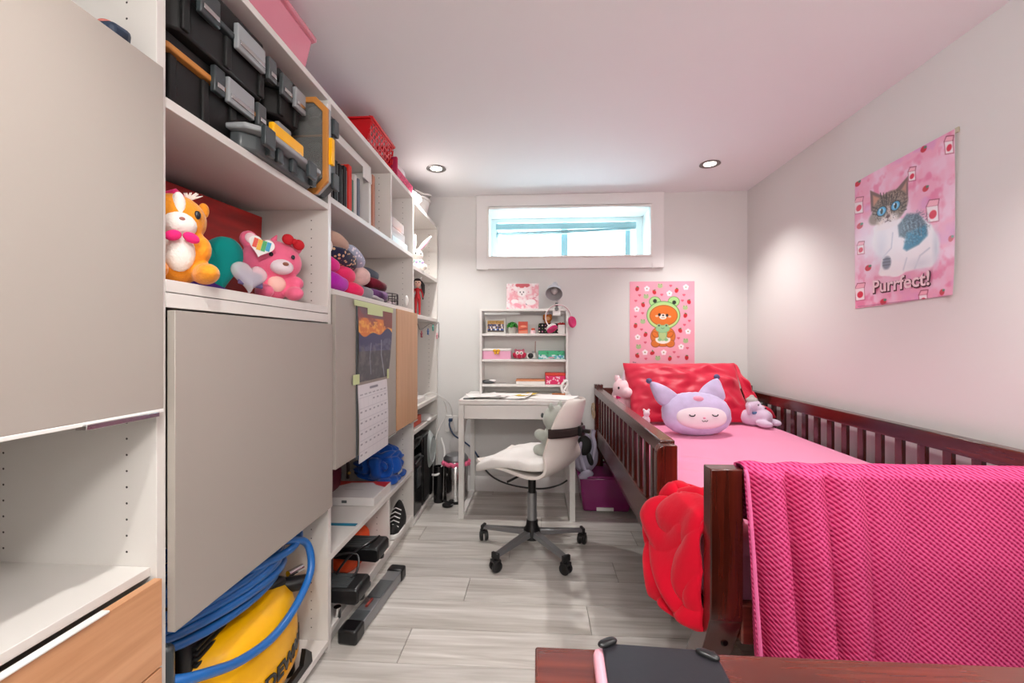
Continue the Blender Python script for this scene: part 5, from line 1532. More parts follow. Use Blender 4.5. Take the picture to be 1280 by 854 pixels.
for k in range(5):
    x_ = -0.01 + 0.022 * k; h_ = 0.125 - 0.014 * k
    MB().tube([Rs @ Vector((x_, -0.028, h_ - 0.022)) + Os, Rs @ Vector((x_ + 0.01, 0, h_ - 0.004)) + Os, Rs @ Vector((x_, 0.028, h_ - 0.022)) + Os], 0.003, 6).build('lace', M_plwhite, shp)
MB().tube(spline([Rs @ Vector((0.09, -0.045, 0.035)) + Os, Rs @ Vector((0.0, -0.047, 0.08)) + Os, Rs @ Vector((-0.07, -0.038, 0.05)) + Os], 6), 0.0035, 6).build('side_stripe', M_plwhite, shp)
# orange bag in the lower left opening
ob = tag(superbox('orange_bag', (-0.90, 1.97, 0.0755 + 0.085), (0.10, 0.13, 0.085), mat('vivid_orange_fabric', '#e8501a', 0.7, bump=0.3, bscale=50), None, 48, 26, 0.85, fn=lambda v: v * (1 + 0.25 * noise.noise(v * 12))), 'vivid orange fabric bag behind the stepper pedals', 'bag')
# mini stepper
sp = thing('mini_stepper', 'mini exercise stepper with black pedals and a grey base bar at the shelf foot', 'exercise machine', (-0.70, 1.76, 0))
def bar(par, name, m, a, b_, w, z0, z1, bev=0.004):
    a = Vector((*a, 0)); b_ = Vector((*b_, 0)); t = (b_ - a).normalized(); n_ = Vector((-t.y, t.x, 0)) * w / 2
    q = [a - n_, b_ - n_, b_ + n_, a + n_]
    return MB().prism([(p.x, p.y) for p in q], 2, z0, z1).build(name, m, par, bevel=bev)
A_, B_ = Vector((-0.700, 1.545)), Vector((-0.662, 2.03))
def AB(t): p = A_.lerp(B_, t); return (p.x, p.y)
bar(sp, 'base_bar', M_silver, AB(0.12), AB(0.90), 0.066, 0.006, 0.050)
bar(sp, 'bar_insert', M_dgrey, AB(0.14), AB(0.27), 0.060, 0.0505, 0.053, 0.001)
bar(sp, 'bar_insert', M_dgrey, AB(0.45), AB(0.72), 0.060, 0.0505, 0.053, 0.001)
for a_, b2 in ((0.0, 0.15), (0.88, 1.0)):
    c_ = bar(sp, 'end_cap', M_black, AB(a_), AB(b2), 0.076, 0.0, 0.056, 0.010)
MB().tube([(-0.688, 1.70, 0.0535), (-0.684, 1.75, 0.0535)], 0.006, 6).build('red_mark', mat('dull_red', '#8a3b33', 0.5), sp)
bar(sp, 'centre_beam', M_dgrey, (-1.05, 1.79), (-0.71, 1.765), 0.075, 0.077, 0.098)
MB().box(-0.99, -0.87, 1.76, 1.80, 0.098, 0.20).build('upright', M_dgrey, sp, bevel=0.006)
def pedal(yc, zt, x0_, x1_, w):
    pd = MB().prism([(x0_, zt - 0.02), (x0_ + 0.02, zt - 0.045), (x1_ - 0.015, zt - 0.060), (x1_, zt - 0.050), (x1_, zt - 0.012), (x1_ - 0.010, zt), (x0_, zt)], 1, yc - w / 2, yc + w / 2).build('pedal', M_black, sp, bevel=0.006)
    for k in range(9):
        yk = yc - w / 2 + 0.016 + k * (w - 0.032) / 8
        MB().box(x0_ + 0.04, x1_ - 0.05, yk - 0.0025, yk + 0.0025, zt, zt + 0.002).build('grip_ridge', M_dgrey, pd, smooth=False)
    MB().lathe([(0.016, 0), (0.018, 0.01), (0.015, 0.03)], (x1_ - 0.03, yc + w / 2 - 0.03, zt - 0.085), 14).build('rubber_stop', M_black, pd)
pedal(1.635, 0.190, -0.95, -0.668, 0.12)
pedal(1.865, 0.235, -0.95, -0.675, 0.13)
MB().tube([(-0.76, 1.60, 0.07), (-0.76, 1.60, 0.11)], 0.014, 10).build('piston', M_chrome, sp)
MB().tube([(-0.78, 1.59, 0.062), (-0.78, 1.66, 0.062)], 0.008, 10).build('axle', M_chrome, sp)
cbp = MB().tube(spline([(-0.72, 1.93, 0.232), (-0.73, 1.84, 0.243), (-0.78, 1.76, 0.225), (-0.80, 1.68, 0.19), (-0.76, 1.63, 0.18), (-0.72, 1.68, 0.20), (-0.75, 1.75, 0.235), (-0.82, 1.70, 0.25), (-0.88, 1.62, 0.22)], 8), 0.005, 8)
cbp.build('cable', M_black, sp)
MB().box(-0.88, -0.76, 1.715, 1.755, 0.075, 0.11).build('orange_block', mat('vivid_orange_fabric', '#e8501a', 0.7), sp, bevel=0.01)

# ---- corner bay contents
pr_ = thing('plush_rabbit', 'white plush rabbit with long pink ears on the corner bay shelf', 'soft toy', (-0.83, 2.75, 1.586))
Rw = Rz(math.radians(35)); Ow = Vector((-0.80, 2.80, 1.587))
plush_blob('body', [((0, 0, 0.045), (0.055, 0.05, 0.045)), ((0, -0.01, 0.10), (0.045, 0.042, 0.040)), ((-0.04, -0.045, 0.02), (0.02, 0.03, 0.02)), ((0.04, -0.045, 0.02), (0.02, 0.03, 0.02))], M_wpl, pr_, R=Rw, o=Ow)
for s, lx_ in ((-1, 0.01), (1, 0.085)):
    a_ = at(Rw, Ow, (s * 0.018, 0, 0.13)); b2 = at(Rw, Ow, (s * 0.018 + lx_, -0.01, 0.235))
    e_ = MB().tube([a_, a_.lerp(b2, 0.5), b2], [0.012, 0.017, 0.006], 10); ee = e_.build('ear', M_wpl, pr_)
    MB().tube([a_ + Rw @ Vector((0, -0.012, 0)), a_.lerp(b2, 0.5) + Rw @ Vector((0, -0.014, 0)), a_.lerp(b2, 0.9) + Rw @ Vector((0, -0.006, 0))], [0.006, 0.009, 0.003], 8).build('inner_ear', M_pinkp, ee)
    MB().ell(at(Rw, Ow, (s * 0.017, -0.048, 0.105)), (0.005, 0.004, 0.007), Rw).build('eye', M_deye, pr_)
for k in range(4):
    MB().ell(at(Rw, Ow, (-0.03 + 0.02 * k, -0.045, 0.055 - 0.006 * (k % 2))), (0.010, 0.006, 0.009), Rw).build('flower', mat('mint_%d' % (k % 2), ['#7fb8a8', '#a48fc0'][k % 2], 0.8), pr_)
# doll
dl = thing('fashion_doll', 'slim doll with long black pigtails in a red outfit on the corner bay shelf', 'doll', (-0.79, 2.86, 1.291))
Rd = Rz(math.radians(15)); Od = Vector((-0.785, 2.79, 1.291))
M_skin = mat('doll_skin', '#e9c3b0', 0.45); M_dred = mat('doll_red', '#c20f1d', 0.4); M_hair = mat('black_hair', '#0f0b0d', 0.4)
def dt(name, pts, rs, m, n=10, par=dl): return MB().tube([at(Rd, Od, p) for p in pts], rs, n).build(name, m, par)
bodym = MB()
for s in (-1, 1):
    bodym.tube([at(Rd, Od, p) for p in ((s * 0.010, 0, 0.118), (s * 0.012, 0, 0.06), (s * 0.012, 0, 0.012))], [0.011, 0.008, 0.006], 10)
bodym.tube([at(Rd, Od, p) for p in ((0, 0, 0.11), (0, 0, 0.13), (0, 0, 0.148), (0, 0, 0.172), (0, 0, 0.180))], [0.018, 0.018, 0.012, 0.019, 0.010], 14)
bodym.build('body', M_dred, dl)
for s in (-1, 1):
    ar = dt('arm', [(s * 0.018, 0, 0.174), (s * 0.030, -0.004, 0.145), (s * 0.034, -0.010, 0.118)], [0.006, 0.005, 0.004], M_dred)
    MB().ell(at(Rd, Od, (s * 0.034, -0.011, 0.110)), (0.005, 0.004, 0.007)).build('hand', M_blackm, ar)
    MB().ell(at(Rd, Od, (s * 0.012, -0.008, 0.006)), (0.007, 0.014, 0.006), Rd).build('boot', M_dred, dl)
dt('neck', [(0, 0, 0.178), (0, 0, 0.195)], 0.006, M_skin)
hd_ = MB().ell(at(Rd, Od, (0, -0.002, 0.213)), (0.023, 0.021, 0.025), Rd).build('head', M_skin, dl)
for s in (-1, 1):
    MB().ell(at(Rd, Od, (s * 0.009, -0.022, 0.213)), (0.004, 0.002, 0.003), Rd).build('eye', M_deye, hd_)
    dt('pigtail', [(s * 0.022, 0.004, 0.225), (s * 0.034, 0.006, 0.20), (s * 0.036, 0.006, 0.15), (s * 0.033, 0.004, 0.115)], [0.008, 0.013, 0.011, 0.005], M_hair)
    dt('bow', [(s * 0.018, -0.004, 0.238), (s * 0.026, -0.004, 0.252)], [0.006, 0.003], M_plwhite, 8)
MB().ell(at(Rd, Od, (0, -0.023, 0.204)), (0.004, 0.002, 0.0018), Rd).build('mouth', M_dred, hd_)
MB().ell(at(Rd, Od, (0, 0.004, 0.222)), (0.026, 0.022, 0.022), Rd).build('hair', M_hair, dl)
MB().ell(at(Rd, Od, (0, -0.0135, 0.232)), (0.021, 0.012, 0.009), Rd).build('fringe', M_hair, dl)
# star garland
gl_ = thing('star_garland', 'string garland with small coloured stars along the corner shelf edge', 'garland', (-0.74, 2.9, 1.26))
gp_ = spline([(-0.742, 2.60, 1.262), (-0.738, 2.64, 1.215), (-0.738, 2.69, 1.195), (-0.738, 2.80, 1.215), (-0.738, 2.95, 1.245), (-0.738, 3.08, 1.235), (-0.738, 3.19, 1.262), (-0.738, 3.195, 1.15)], 6)
MB().tube(gp_, 0.0022, 6).build('string', M_wire, gl_)
def star(mb, c, r):
    pts = []
    for k in range(10):
        q = PI / 2 + k * PI / 5; rr = r if k % 2 == 0 else r * 0.45
        pts.append((c[1] + rr * math.cos(q), c[2] + rr * math.sin(q)))
    return mb.prism(pts, 0, c[0] - 0.003, c[0] + 0.003)
for (yy_, zz_, cc_, nm) in ((2.86, 1.185, '#24508a', 'navy star'), (3.0, 1.215, '#3d9d8d', 'teal star'), (2.70, 1.165, '#8a3340', 'dark red star'), (3.12, 1.16, '#d98a95', 'pink star')):
    star(MB(), (-0.734, yy_, zz_), 0.024).build('star', mat(nm.replace(' ', '_'), cc_, 0.5), gl_)['label'] = nm
# router / white box on the lower corner shelf
rt = thing('router', 'flat white router box on the corner bay shelf', 'router', (-0.86, 2.75, 0.716))
MB().box(-0.98, -0.77, 2.63, 2.93, 0.716, 0.752).build('case', M_plwhite, rt, bevel=0.008)
MB().box(-0.93, -0.80, 2.70, 2.86, 0.7525, 0.785).build('top_unit', M_plwhite, rt, bevel=0.006)
cab = thing('white_cable', 'thin white cables looping down from the router to the floor corner', 'cable', (-0.75, 3.0, 0.7))
MB().tube(spline([(-0.80, 2.93, 0.745), (-0.74, 3.02, 0.760), (-0.68, 3.08, 0.70), (-0.665, 3.12, 0.60), (-0.70, 3.10, 0.52), (-0.72, 3.06, 0.46), (-0.73, 3.0, 0.38)], 8), 0.0035, 8).build('cable', M_plwhite, cab)
MB().tube(spline([(-0.80, 2.93, 0.735), (-0.72, 3.04, 0.735), (-0.64, 3.12, 0.66), (-0.62, 3.17, 0.50), (-0.62, 3.20, 0.46)], 8), 0.0028, 8).build('cable', M_plwhite, cab)
MB().tube(spline([(-0.70, 3.10, 0.42), (-0.66, 3.04, 0.32), (-0.68, 2.96, 0.21), (-0.725, 2.93, 0.205)], 8), 0.0075, 8).build('thick_cable', M_plwhite, cab)
tag(MB().box(-1.0, -0.78, 2.66, 2.86, 0.5755, 0.632).build('red_folder', mat('orange_red_card', '#cc4a2a', 0.5), None, bevel=0.002), 'orange red folder box on the small lower corner shelf', 'folder')
tag(MB().box(-0.1, 0.1, -0.09, 0.09, 0, 0.004, R=Rz(0.25) @ Rx(0.1), o=(-0.85, 2.98, 0.588)).build('paper_stack', M_paper, None), 'white paper lying beside the orange red folder', 'paper')
# things at the floor of the corner bay
M_glb = mat('gloss_black', '#0e0f12', 0.22)
lg_ = thing('suitcase', 'black upright case nearest on the floor of the corner bay', 'suitcase', (-0.9, 2.69, 0.031))
MB().box(-1.10, -0.755, 2.60, 2.80, 0.031, 0.40).build('shell', M_glb, lg_, bevel=0.02)
MB().box(-0.7545, -0.748, 2.66, 2.74, 0.20, 0.32).build('panel', M_char, lg_, bevel=0.003)
MB().tube(spline([(-0.75, 2.62, 0.36), (-0.735, 2.70, 0.39), (-0.75, 2.79, 0.37)], 6), 0.006, 8).build('handle', M_black, lg_)
bg2 = thing('bin_bag', 'black glossy bag stuffed above the upright case in the corner bay', 'bag', (-0.9, 2.72, 0.402))
superbox('bag_body', (-0.90, 2.725, 0.468), (0.14, 0.12, 0.066), M_glb, bg2, 48, 24, 0.8, fn=lambda v: v * (1 + 0.25 * noise.noise(v * 14)))
lg2 = thing('computer_tower', 'black computer tower behind the upright case in the corner bay', 'computer', (-0.9, 2.92, 0.031))
MB().box(-1.10, -0.76, 2.82, 3.00, 0.031, 0.50).build('case', M_glb, lg2, bevel=0.006)
MB().box(-0.7595, -0.756, 2.84, 2.98, 0.06, 0.48).build('front_panel', M_blackm, lg2, bevel=0.002)
lg3 = thing('vacuum_stand', 'slim black appliance with a chrome strip at the end of the corner bay', 'appliance', (-0.78, 3.09, 0.031))
MB().box(-0.93, -0.752, 3.02, 3.17, 0.031, 0.42).build('body', M_glb, lg3, bevel=0.012)
MB().box(-0.7515, -0.742, 3.03, 3.045, 0.02 + 0.02, 0.40).build('chrome_strip', M_chrome, lg3, bevel=0.003)
cbl = thing('cable_bundle', 'grey white bundle of coiled cables hanging at the corner bay', 'cable', (-0.73, 2.9, 0.5))
for k in range(6):
    MB().tube([(-0.728 + 0.004 * k, 2.88 + (0.045 + 0.006 * k) * math.cos(q), 0.395 + (0.12 - 0.006 * k) * math.sin(q)) for q in [2 * PI * j / 24 for j in range(25)]], 0.0055, 8, cap=False).build('loop', mat('grey_white_cable', '#a5acab', 0.45), cbl)
# ================================================================ hutch contents
def put(name, label, cat, x0, x1, y0, y1, z0, z1, m, bev=0.002, group=None, part='body'):
    t = thing(name, label, cat, ((x0 + x1) / 2, (y0 + y1) / 2, z0), group)
    MB().box(x0, x1, y0, y1, z0 + 0.0005, z1).build(part, m, t, bevel=bev)
    return t
Z1, Z2, Z3 = HS
# top shelf (Z3): photo frame, plant, postcard frame, small jar, dark patterned pouch, amber figurine
pf = thing('photo_frame', 'silver framed group photo at the left of the top hutch shelf', 'picture frame', (-0.30, 3.10, Z3))
MB().frame(1, 3.085, 3.10, -0.372, -0.228, Z3 + 0.0005, Z3 + 0.105, 0.012).build('frame', mat('pewter_frame', '#b9b7b2', 0.35, 0.4), pf, bevel=0.001)
P_ = Paint(60, 42, 60, 42, '#c9a050')
nz = P_.noise(0.5, 3)
P_.put(nz > 0.62, '#8c6a3a')
rs = random.Random(4)
for r_ in range(3):
    for k in range(11):
        xx = 4 + k * 5.2 + (r_ % 2) * 2; yy_ = 12 + r_ * 8
        P_.ell(xx, yy_ + 5, 2.8, 5, rs.choice(['#24458c', '#1d2b55', '#dfe4ea', '#2f57a0', '#15181f']))
        P_.ell(xx, yy_, 1.6, 1.9, rs.choice(['#d9a98a', '#b98563', '#e2bb9f']))
P_.poly([(0, 36), (60, 36), (60, 42), (0, 42)], '#3a2f28')
P_.build('photo', lambda u, v: (-0.360 + 0.120 * u, 3.0865, Z3 + 0.093 - 0.081 * v), M_print, pf)
pt = thing('potted_plant', 'small round green plant in a grey pot on the top hutch shelf', 'plant', (-0.185, 3.10, Z3))
MB().lathe([(0.0, 0.0005), (0.026, 0.0005), (0.030, 0.045), (0.027, 0.046), (0.024, 0.040), (0, 0.040)], (-0.182, 3.10, Z3), 24).build('pot', mat('concrete_pot', '#b7b6ae', 0.8), pt)
lf = MB(); rs = random.Random(2)
for k in range(120):
    th = rs.uniform(0, PI * 0.55); q = rs.uniform(0, 2 * PI)
    c_ = Vector((-0.182 + 0.034 * math.sin(th) * math.cos(q), 3.10 + 0.034 * math.sin(th) * math.sin(q), Z3 + 0.050 + 0.028 * math.cos(th)))
    lf.ell(c_, (0.007, 0.004, 0.007), Rz(q) @ Ry(th), 0, 6, 4)
lo = lf.build('foliage', mat('leaf_green', '#3f9a3c', 0.6, var=0.4, vscale=60), pt); lo['kind'] = 'stuff'
cf = thing('postcard', 'small coral sunset picture block on the top hutch shelf', 'picture', (-0.105, 3.10, Z3))
P_ = Paint(30, 36, 30, 36, '#e2603e')
P_.poly([(0, 0), (30, 0), (30, 12), (0, 15)], '#d8492f'); P_.ell(16, 14, 10, 3, '#f4a07c'); P_.poly([(0, 22), (30, 18), (30, 24), (0, 27)], '#b4402f'); P_.poly([(0, 30), (30, 27), (30, 36), (0, 36)], '#d98468')
MB().box(-0.138, -0.070, 3.088, 3.105, Z3 + 0.0005, Z3 + 0.086).build('block', mat('coral_block', '#c9533a', 0.5), cf, bevel=0.001)
P_.build('picture', lambda u, v: (-0.136 + 0.064 * u, 3.0875, Z3 + 0.084 - 0.082 * v), M_print, cf)
jr = thing('small_jar', 'tiny pink jar with a coral lid on the top hutch shelf', 'jar', (-0.03, 3.09, Z3))
MB().lathe([(0, 0.0005), (0.018, 0.0005), (0.019, 0.02), (0.014, 0.024), (0, 0.024)], (-0.032, 3.09, Z3), 20).build('jar', M_ppink, jr)
MB().lathe([(0, 0.0245), (0.013, 0.0245), (0.013, 0.038), (0, 0.040)], (-0.032, 3.09, Z3), 20).build('lid', mat('coral_block', '#c9533a', 0.5), jr)
pk = thing('pencil_case', 'black and cream spotted pencil case behind the headphones', 'pencil case', (0.075, 3.10, Z3))
m_sp = mat('spotted_cloth', '#15141a', 0.8)
MB().box(0.005, 0.155, 3.095, 3.135, Z3 + 0.0005, Z3 + 0.075).build('body', m_sp, pk, bevel=0.012)
rs = random.Random(8)
for k in range(20):
    MB().ell((0.012 + (k % 7) * 0.022, 3.094, Z3 + 0.015 + (k // 7) * 0.022), (0.0055, 0.002, 0.0055), None, 0, 8, 6).build('spot', mat(['cream_spot', 'rose_spot', 'leaf_spot'][k % 3], ['#e8e0d4', '#c9809a', '#5b7a48'][k % 3], 0.7), pk)
fg = thing('amber_figurine', 'amber brown figurine standing behind the spotted pencil case', 'figurine', (0.075, 3.15, Z3))
plush_blob('body', [((0.072, 3.155, Z3 + 0.05), (0.03, 0.022, 0.05)), ((0.072, 3.150, Z3 + 0.112), (0.034, 0.022, 0.028)), ((0.050, 3.152, Z3 + 0.13), (0.012, 0.01, 0.014)), ((0.094, 3.152, Z3 + 0.13), (0.012, 0.01, 0.014))], mat('amber_glaze', '#c9752c', 0.5), fg, vox=0.004)
MB().ell((0.072, 3.130, Z3 + 0.110), (0.018, 0.006, 0.014)).build('muzzle', mat('tan_glaze', '#e6b98a', 0.6), fg)
rf = put('spice_tin', 'small tin with red berries pattern at the right end of the top hutch shelf', 'tin', 0.145, 0.193, 3.06, 3.09, Z3, Z3 + 0.062, M_plwhite)
for k in range(5):
    MB().ell((0.150 + 0.009 * k, 3.068, Z3 + 0.066 + 0.004 * (k % 2)), (0.009, 0.009, 0.009)).build('berry', mat('berry_red', '#a51c20', 0.5), rf)
# middle shelf (Z2)
pbx = thing('pink_box', 'pink box with a white lid and a gold butterfly clasp on the middle hutch shelf', 'box', (-0.30, 3.1, Z2))
MB().box(-0.392, -0.190, 3.06, 3.17, Z2 + 0.0005, Z2 + 0.058).build('box_body', mat('rose_pink_card', '#e8a9c6', 0.5), pbx, bevel=0.002)
MB().box(-0.393, -0.189, 3.058, 3.172, Z2 + 0.0585, Z2 + 0.075).build('lid', M_plwhite, pbx, bevel=0.003)
bf = MB()
for s in (-1, 1):
    bf.ell((-0.291 + s * 0.013, 3.056, Z2 + 0.060), (0.013, 0.004, 0.011)); bf.ell((-0.291 + s * 0.009, 3.056, Z2 + 0.044), (0.009, 0.004, 0.010))
bf.build('clasp', mat('warm_gold', '#e0a62c', 0.4, 0.3), pbx)
ow = thing('plush_owl', 'small pink and white plush owl on the middle hutch shelf', 'soft toy', (-0.13, 3.1, Z2))
plush_blob('body', [((-0.130, 3.10, Z2 + 0.034), (0.040, 0.026, 0.034)), ((-0.158, 3.10, Z2 + 0.062), (0.010, 0.009, 0.012)), ((-0.102, 3.10, Z2 + 0.062), (0.010, 0.009, 0.012))], mat('blush_plush', '#e07a94', 0.9), ow, vox=0.004)
for s in (-1, 1):
    MB().ell((-0.130 + s * 0.034, 3.088, Z2 + 0.026), (0.013, 0.014, 0.021), Ry(s * 0.5)).build('wing', mat('cerise_felt', '#b9133f', 0.8), ow)
    e_ = MB().ell((-0.130 + s * 0.014, 3.076, Z2 + 0.044), (0.012, 0.005, 0.012)).build('eye_patch', M_wpl, ow)
    MB().ell((-0.130 + s * 0.013, 3.071, Z2 + 0.044), (0.005, 0.003, 0.005)).build('pupil', M_deye, e_)
MB().ell((-0.130, 3.075, Z2 + 0.020), (0.014, 0.006, 0.014)).build('belly', mat('cerise_felt', '#b9133f', 0.8), ow)
cm = thing('toy_camera', 'white toy camera with a round black lens on the middle hutch shelf', 'camera', (-0.04, 3.09, Z2))
MB().box(-0.078, -0.012, 3.085, 3.115, Z2 + 0.0005, Z2 + 0.046).build('body', M_plwhite, cm, bevel=0.006)
MB().lathe([(0, 0.012), (0.012, 0.012), (0.019, 0.008), (0.020, 0.0)], (-0.050, 3.085, Z2 + 0.024), 24, R=Rx(PI / 2)).build('lens', M_black, cm)
MB().box(-0.040, -0.022, 3.09, 3.11, Z2 + 0.046, Z2 + 0.054).build('flash', M_lgrey, cm, bevel=0.002)
tag(MB().tube([(-0.018, 3.13, Z2 + 0.001), (-0.016, 3.132, Z2 + 0.128)], 0.0022, 8).build('antenna', mat('copper_rod', '#a8604f', 0.4, 0.4), None), 'thin copper rod standing upright behind the toy camera', 'rod')
gp2 = thing('pencil_tin', 'long green and turquoise scenic tin on the middle hutch shelf', 'tin', (0.10, 3.1, Z2))
MB().box(0.005, 0.190, 3.06, 3.16, Z2 + 0.0005, Z2 + 0.060).build('tin', mat('turquoise_tin', '#2f9e84', 0.4), gp2, bevel=0.003)
P_ = Paint(60, 20, 60, 20, '#39b37c'); nz = P_.noise(0.2, 5)
P_.poly([(0, 8), (24, 12), (60, 10), (60, 20), (0, 20)], '#59bcc4'); P_.put((nz > 0.55) * (P_.y > 9), '#d8e9ea'); P_.put((nz < 0.35) * 0.8, '#1d7f52'); P_.ell(30, 17, 8, 2, '#d99aa8'); P_.ell(50, 14, 5, 1.6, '#5d8fd0')
P_.build('picture', lambda u, v: (0.007 + 0.181 * u, 3.0593, Z2 + 0.058 - 0.055 * v), M_print, gp2)
# bottom shelf (Z1)
ms = thing('computer_mouse', 'dark grey computer mouse with a silver back on the bottom hutch shelf', 'mouse', (-0.34, 3.09, Z1))
superbox('shell', (-0.350, 3.09, Z1 + 0.015), (0.048, 0.028, 0.014), M_dgrey, ms, 32, 16, 0.8)
superbox('silver_back', (-0.325, 3.085, Z1 + 0.022), (0.028, 0.02, 0.010), M_plwhite, ms, 32, 16, 0.8)
nb = put('notebook', 'flat tan covered notebook lying on the bottom hutch shelf', 'notebook', -0.152, 0.052, 3.05, 3.17, Z1, Z1 + 0.022, M_paper, 0.001, part='pages')
MB().box(-0.154, 0.053, 3.048, 3.17, Z1 + 0.0222, Z1 + 0.032).build('cover', mat('tan_cover', '#d88a5c', 0.5), nb, bevel=0.001)
fb = thing('flower_box', 'hot pink box with white floral print and a red lid on the bottom hutch shelf', 'box', (0.12, 3.1, Z1))
MB().box(0.056, 0.193, 3.045, 3.16, Z1 + 0.0005, Z1 + 0.062).build('box_body', mat('hot_pink_card', '#d5175e', 0.45), fb, bevel=0.002)
MB().box(0.054, 0.195, 3.043, 3.162, Z1 + 0.0625, Z1 + 0.080).build('lid', mat('scarlet_lid', '#cf3520', 0.45), fb, bevel=0.002)
P_ = Paint(54, 26, 54, 26, '#d8185f'); rs = random.Random(3)
for k in range(26):
    P_.ell(rs.uniform(2, 52), rs.uniform(3, 24), rs.uniform(1.5, 4), rs.uniform(0.8, 1.8), '#f2dfe6', rs.uniform(0, 180))
P_.build('floral_print', lambda u, v: (0.058 + 0.133 * u, 3.0443, Z1 + 0.060 - 0.057 * v), M_print, fb)
tt = thing('tissue_figure', 'small white ribbon figure on a wooden base at the right end of the desk', 'ornament', (0.195, 3.0, 0.7505))
MB().box(0.10, 0.19, 2.985, 3.02, 0.7505, 0.762).build('base', mat('warm_wood_base', '#a8622f', 0.5), tt, bevel=0.004)
MB().tube(spline([(0.175, 3.0, 0.762), (0.165, 3.0, 0.81), (0.195, 3.0, 0.85), (0.205, 3.0, 0.82), (0.18, 3.0, 0.78), (0.20, 3.0, 0.765)], 8), 0.009, 10).build('ribbon', M_plwhite, tt)
# papers and envelope on the desk
rs = random.Random(5)
def sheet(name, label, c, w, h, rz, z, m=M_paper, curl=0.01):
    mb = MB(); R = Rz(rz)
    mb.grid(lambda u, v: R @ Vector(((u - .5) * w, (v - .5) * h, 0)) + Vector((c[0], c[1], z + curl * (max(0, u - 0.6) ** 2 * 4 * 0.6 + max(0, 0.35 - v) ** 2 * 3) + 0.002 * math.sin(u * 9 + v * 5) ** 2)), 20, 20)
    return tag(mb.build(name, m, None, solid=0.0008, soff=1), label, 'paper', 'papers spread over the desk')
sheet('paper_sheet', 'white sheet of paper at the left end of the desk, bent upwards', (-0.37, 2.90, 0), 0.21, 0.297, 0.25, 0.7512, curl=0.03)
sheet('paper_sheet', 'white sheet in the middle of the desk beside the yellow envelope', (-0.20, 2.86, 0), 0.21, 0.297, 1.35, 0.7545, curl=0.025)
sheet('paper_sheet', 'white sheet at the right end of the desk', (0.10, 2.86, 0), 0.21, 0.297, 1.2, 0.7512, curl=0.008)
sheet('paper_sheet', 'white sheet half hidden under the left desk papers', (-0.30, 2.82, 0), 0.20, 0.15, -0.2, 0.760, curl=0.01)
sheet('envelope', 'yellow envelope sticking out between the desk papers', (-0.075, 2.92, 0), 0.14, 0.10, 0.9, 0.7585, mat('mustard_yellow_paper', '#d7b52c', 0.6), 0.015)
sheet('pink_slip', 'narrow wine red folder under the papers on the desk', (-0.17, 2.80, 0), 0.16, 0.05, 0.12, 0.7509, mat('wine_card', '#8c2f45', 0.5), 0.0)
tag(MB().box(-0.475, -0.40, 2.735, 2.765, 0.7505, 0.757).build('dark_pen_case', M_dgrey, None, bevel=0.002), 'dark flat pen case at the front left corner of the desk', 'case')

# canvas on top of the hutch
cvs = thing('canvas_print', 'small square pink and white canvas print standing on top of the hutch', 'picture', (-0.10, 3.12, HT))
cx0, cx1 = -0.223, 0.008
CZ0 = HT + 0.001
MB().box(cx0, cx1, 3.110, 3.135, CZ0, CZ0 + 0.185).build('canvas', M_paper, cvs, bevel=0.001)
P_ = Paint(80, 66, 80, 66, '#f2dade'); nz = P_.noise(0.09, 11); n2 = P_.noise(0.2, 5)
P_.put(np.clip((nz - 0.5) * 6, 0, 1) * 0.8, '#e995a4'); P_.put(np.clip((n2 - 0.62) * 8, 0, 1) * 0.7, '#d9788c'); P_.put(np.clip((0.4 - nz) * 8, 0, 1) * 0.8, '#f8f0f2')
P_.ell(40, 4, 18, 7, '#c9505c'); P_.ell(38, 23, 11, 11, '#f6eeee'); P_.ell(30, 13, 4, 5, '#f4e6e8'); P_.ell(46, 13, 4, 5, '#f4e6e8')
P_.ell(34, 22, 1.6, 1.9, '#3a3236'); P_.ell(42, 22, 1.6, 1.9, '#3a3236'); P_.ell(38, 27, 1.8, 1.2, '#5a4044'); P_.line([(38, 27), (38, 30)], 0.8, '#5a4044')
P_.ell(50, 52, 2, 3, '#54707a'); P_.ell(20, 46, 9, 6, '#f8f0f2'); P_.ell(60, 48, 13, 8, '#f7f0f1'); P_.ell(28, 56, 10, 5, '#e898aa', 20)
P_.build('picture', lambda u, v: (cx0 + (cx1 - cx0) * u, 3.1093, CZ0 + 0.184 - 0.183 * v), M_print, cvs)

# clamp lamp
lp = thing('clamp_lamp', 'white clamp lamp with a bell shade fixed to the hutch top', 'lamp', (0.13, 3.08, HT))
M_lampw = mat('lamp_white', '#d3dae2', 0.35); M_lampin = mat('lamp_inner', '#aeabae', 0.5)
Rl = Ry(math.radians(8)) @ Rx(math.radians(-48))
Ol = Vector((0.118, 3.03, 1.485))
MB().lathe([(0.058, -0.055), (0.060, -0.054), (0.050, -0.012), (0.036, 0.008), (0.024, 0.016), (0.022, 0.05), (0.017, 0.068), (0.0, 0.07)], Ol, 36, R=Rl, cap=False).build('shade', M_lampw, lp, angle=50)
MB().lathe([(0.0575, -0.0545), (0.048, -0.012), (0.034, 0.006), (0.020, 0.012), (0, 0.012)], Ol, 36, R=Rl, cap=False).build('shade_inner', M_lampin, lp, angle=50)
MB().ell(Ol + Rl @ Vector((0, 0, -0.018)), (0.026, 0.026, 0.030), Rl).build('bulb', mat('frosted_bulb', '#b9b4b4', 0.25), lp)
arm = spline([Ol + Rl @ Vector((0.015, 0, 0.02)), (0.135, 3.09, 1.49), (0.137, 3.10, 1.44), (0.135, 3.08, 1.375)], 8)
MB().tube(arm, 0.0045, 8).build('gooseneck', M_chrome, lp)
MB().box(0.100, 0.165, 3.035, 3.09, HT + 0.0005, HT + 0.012).build('clamp_plate', M_plwhite, lp, bevel=0.003)
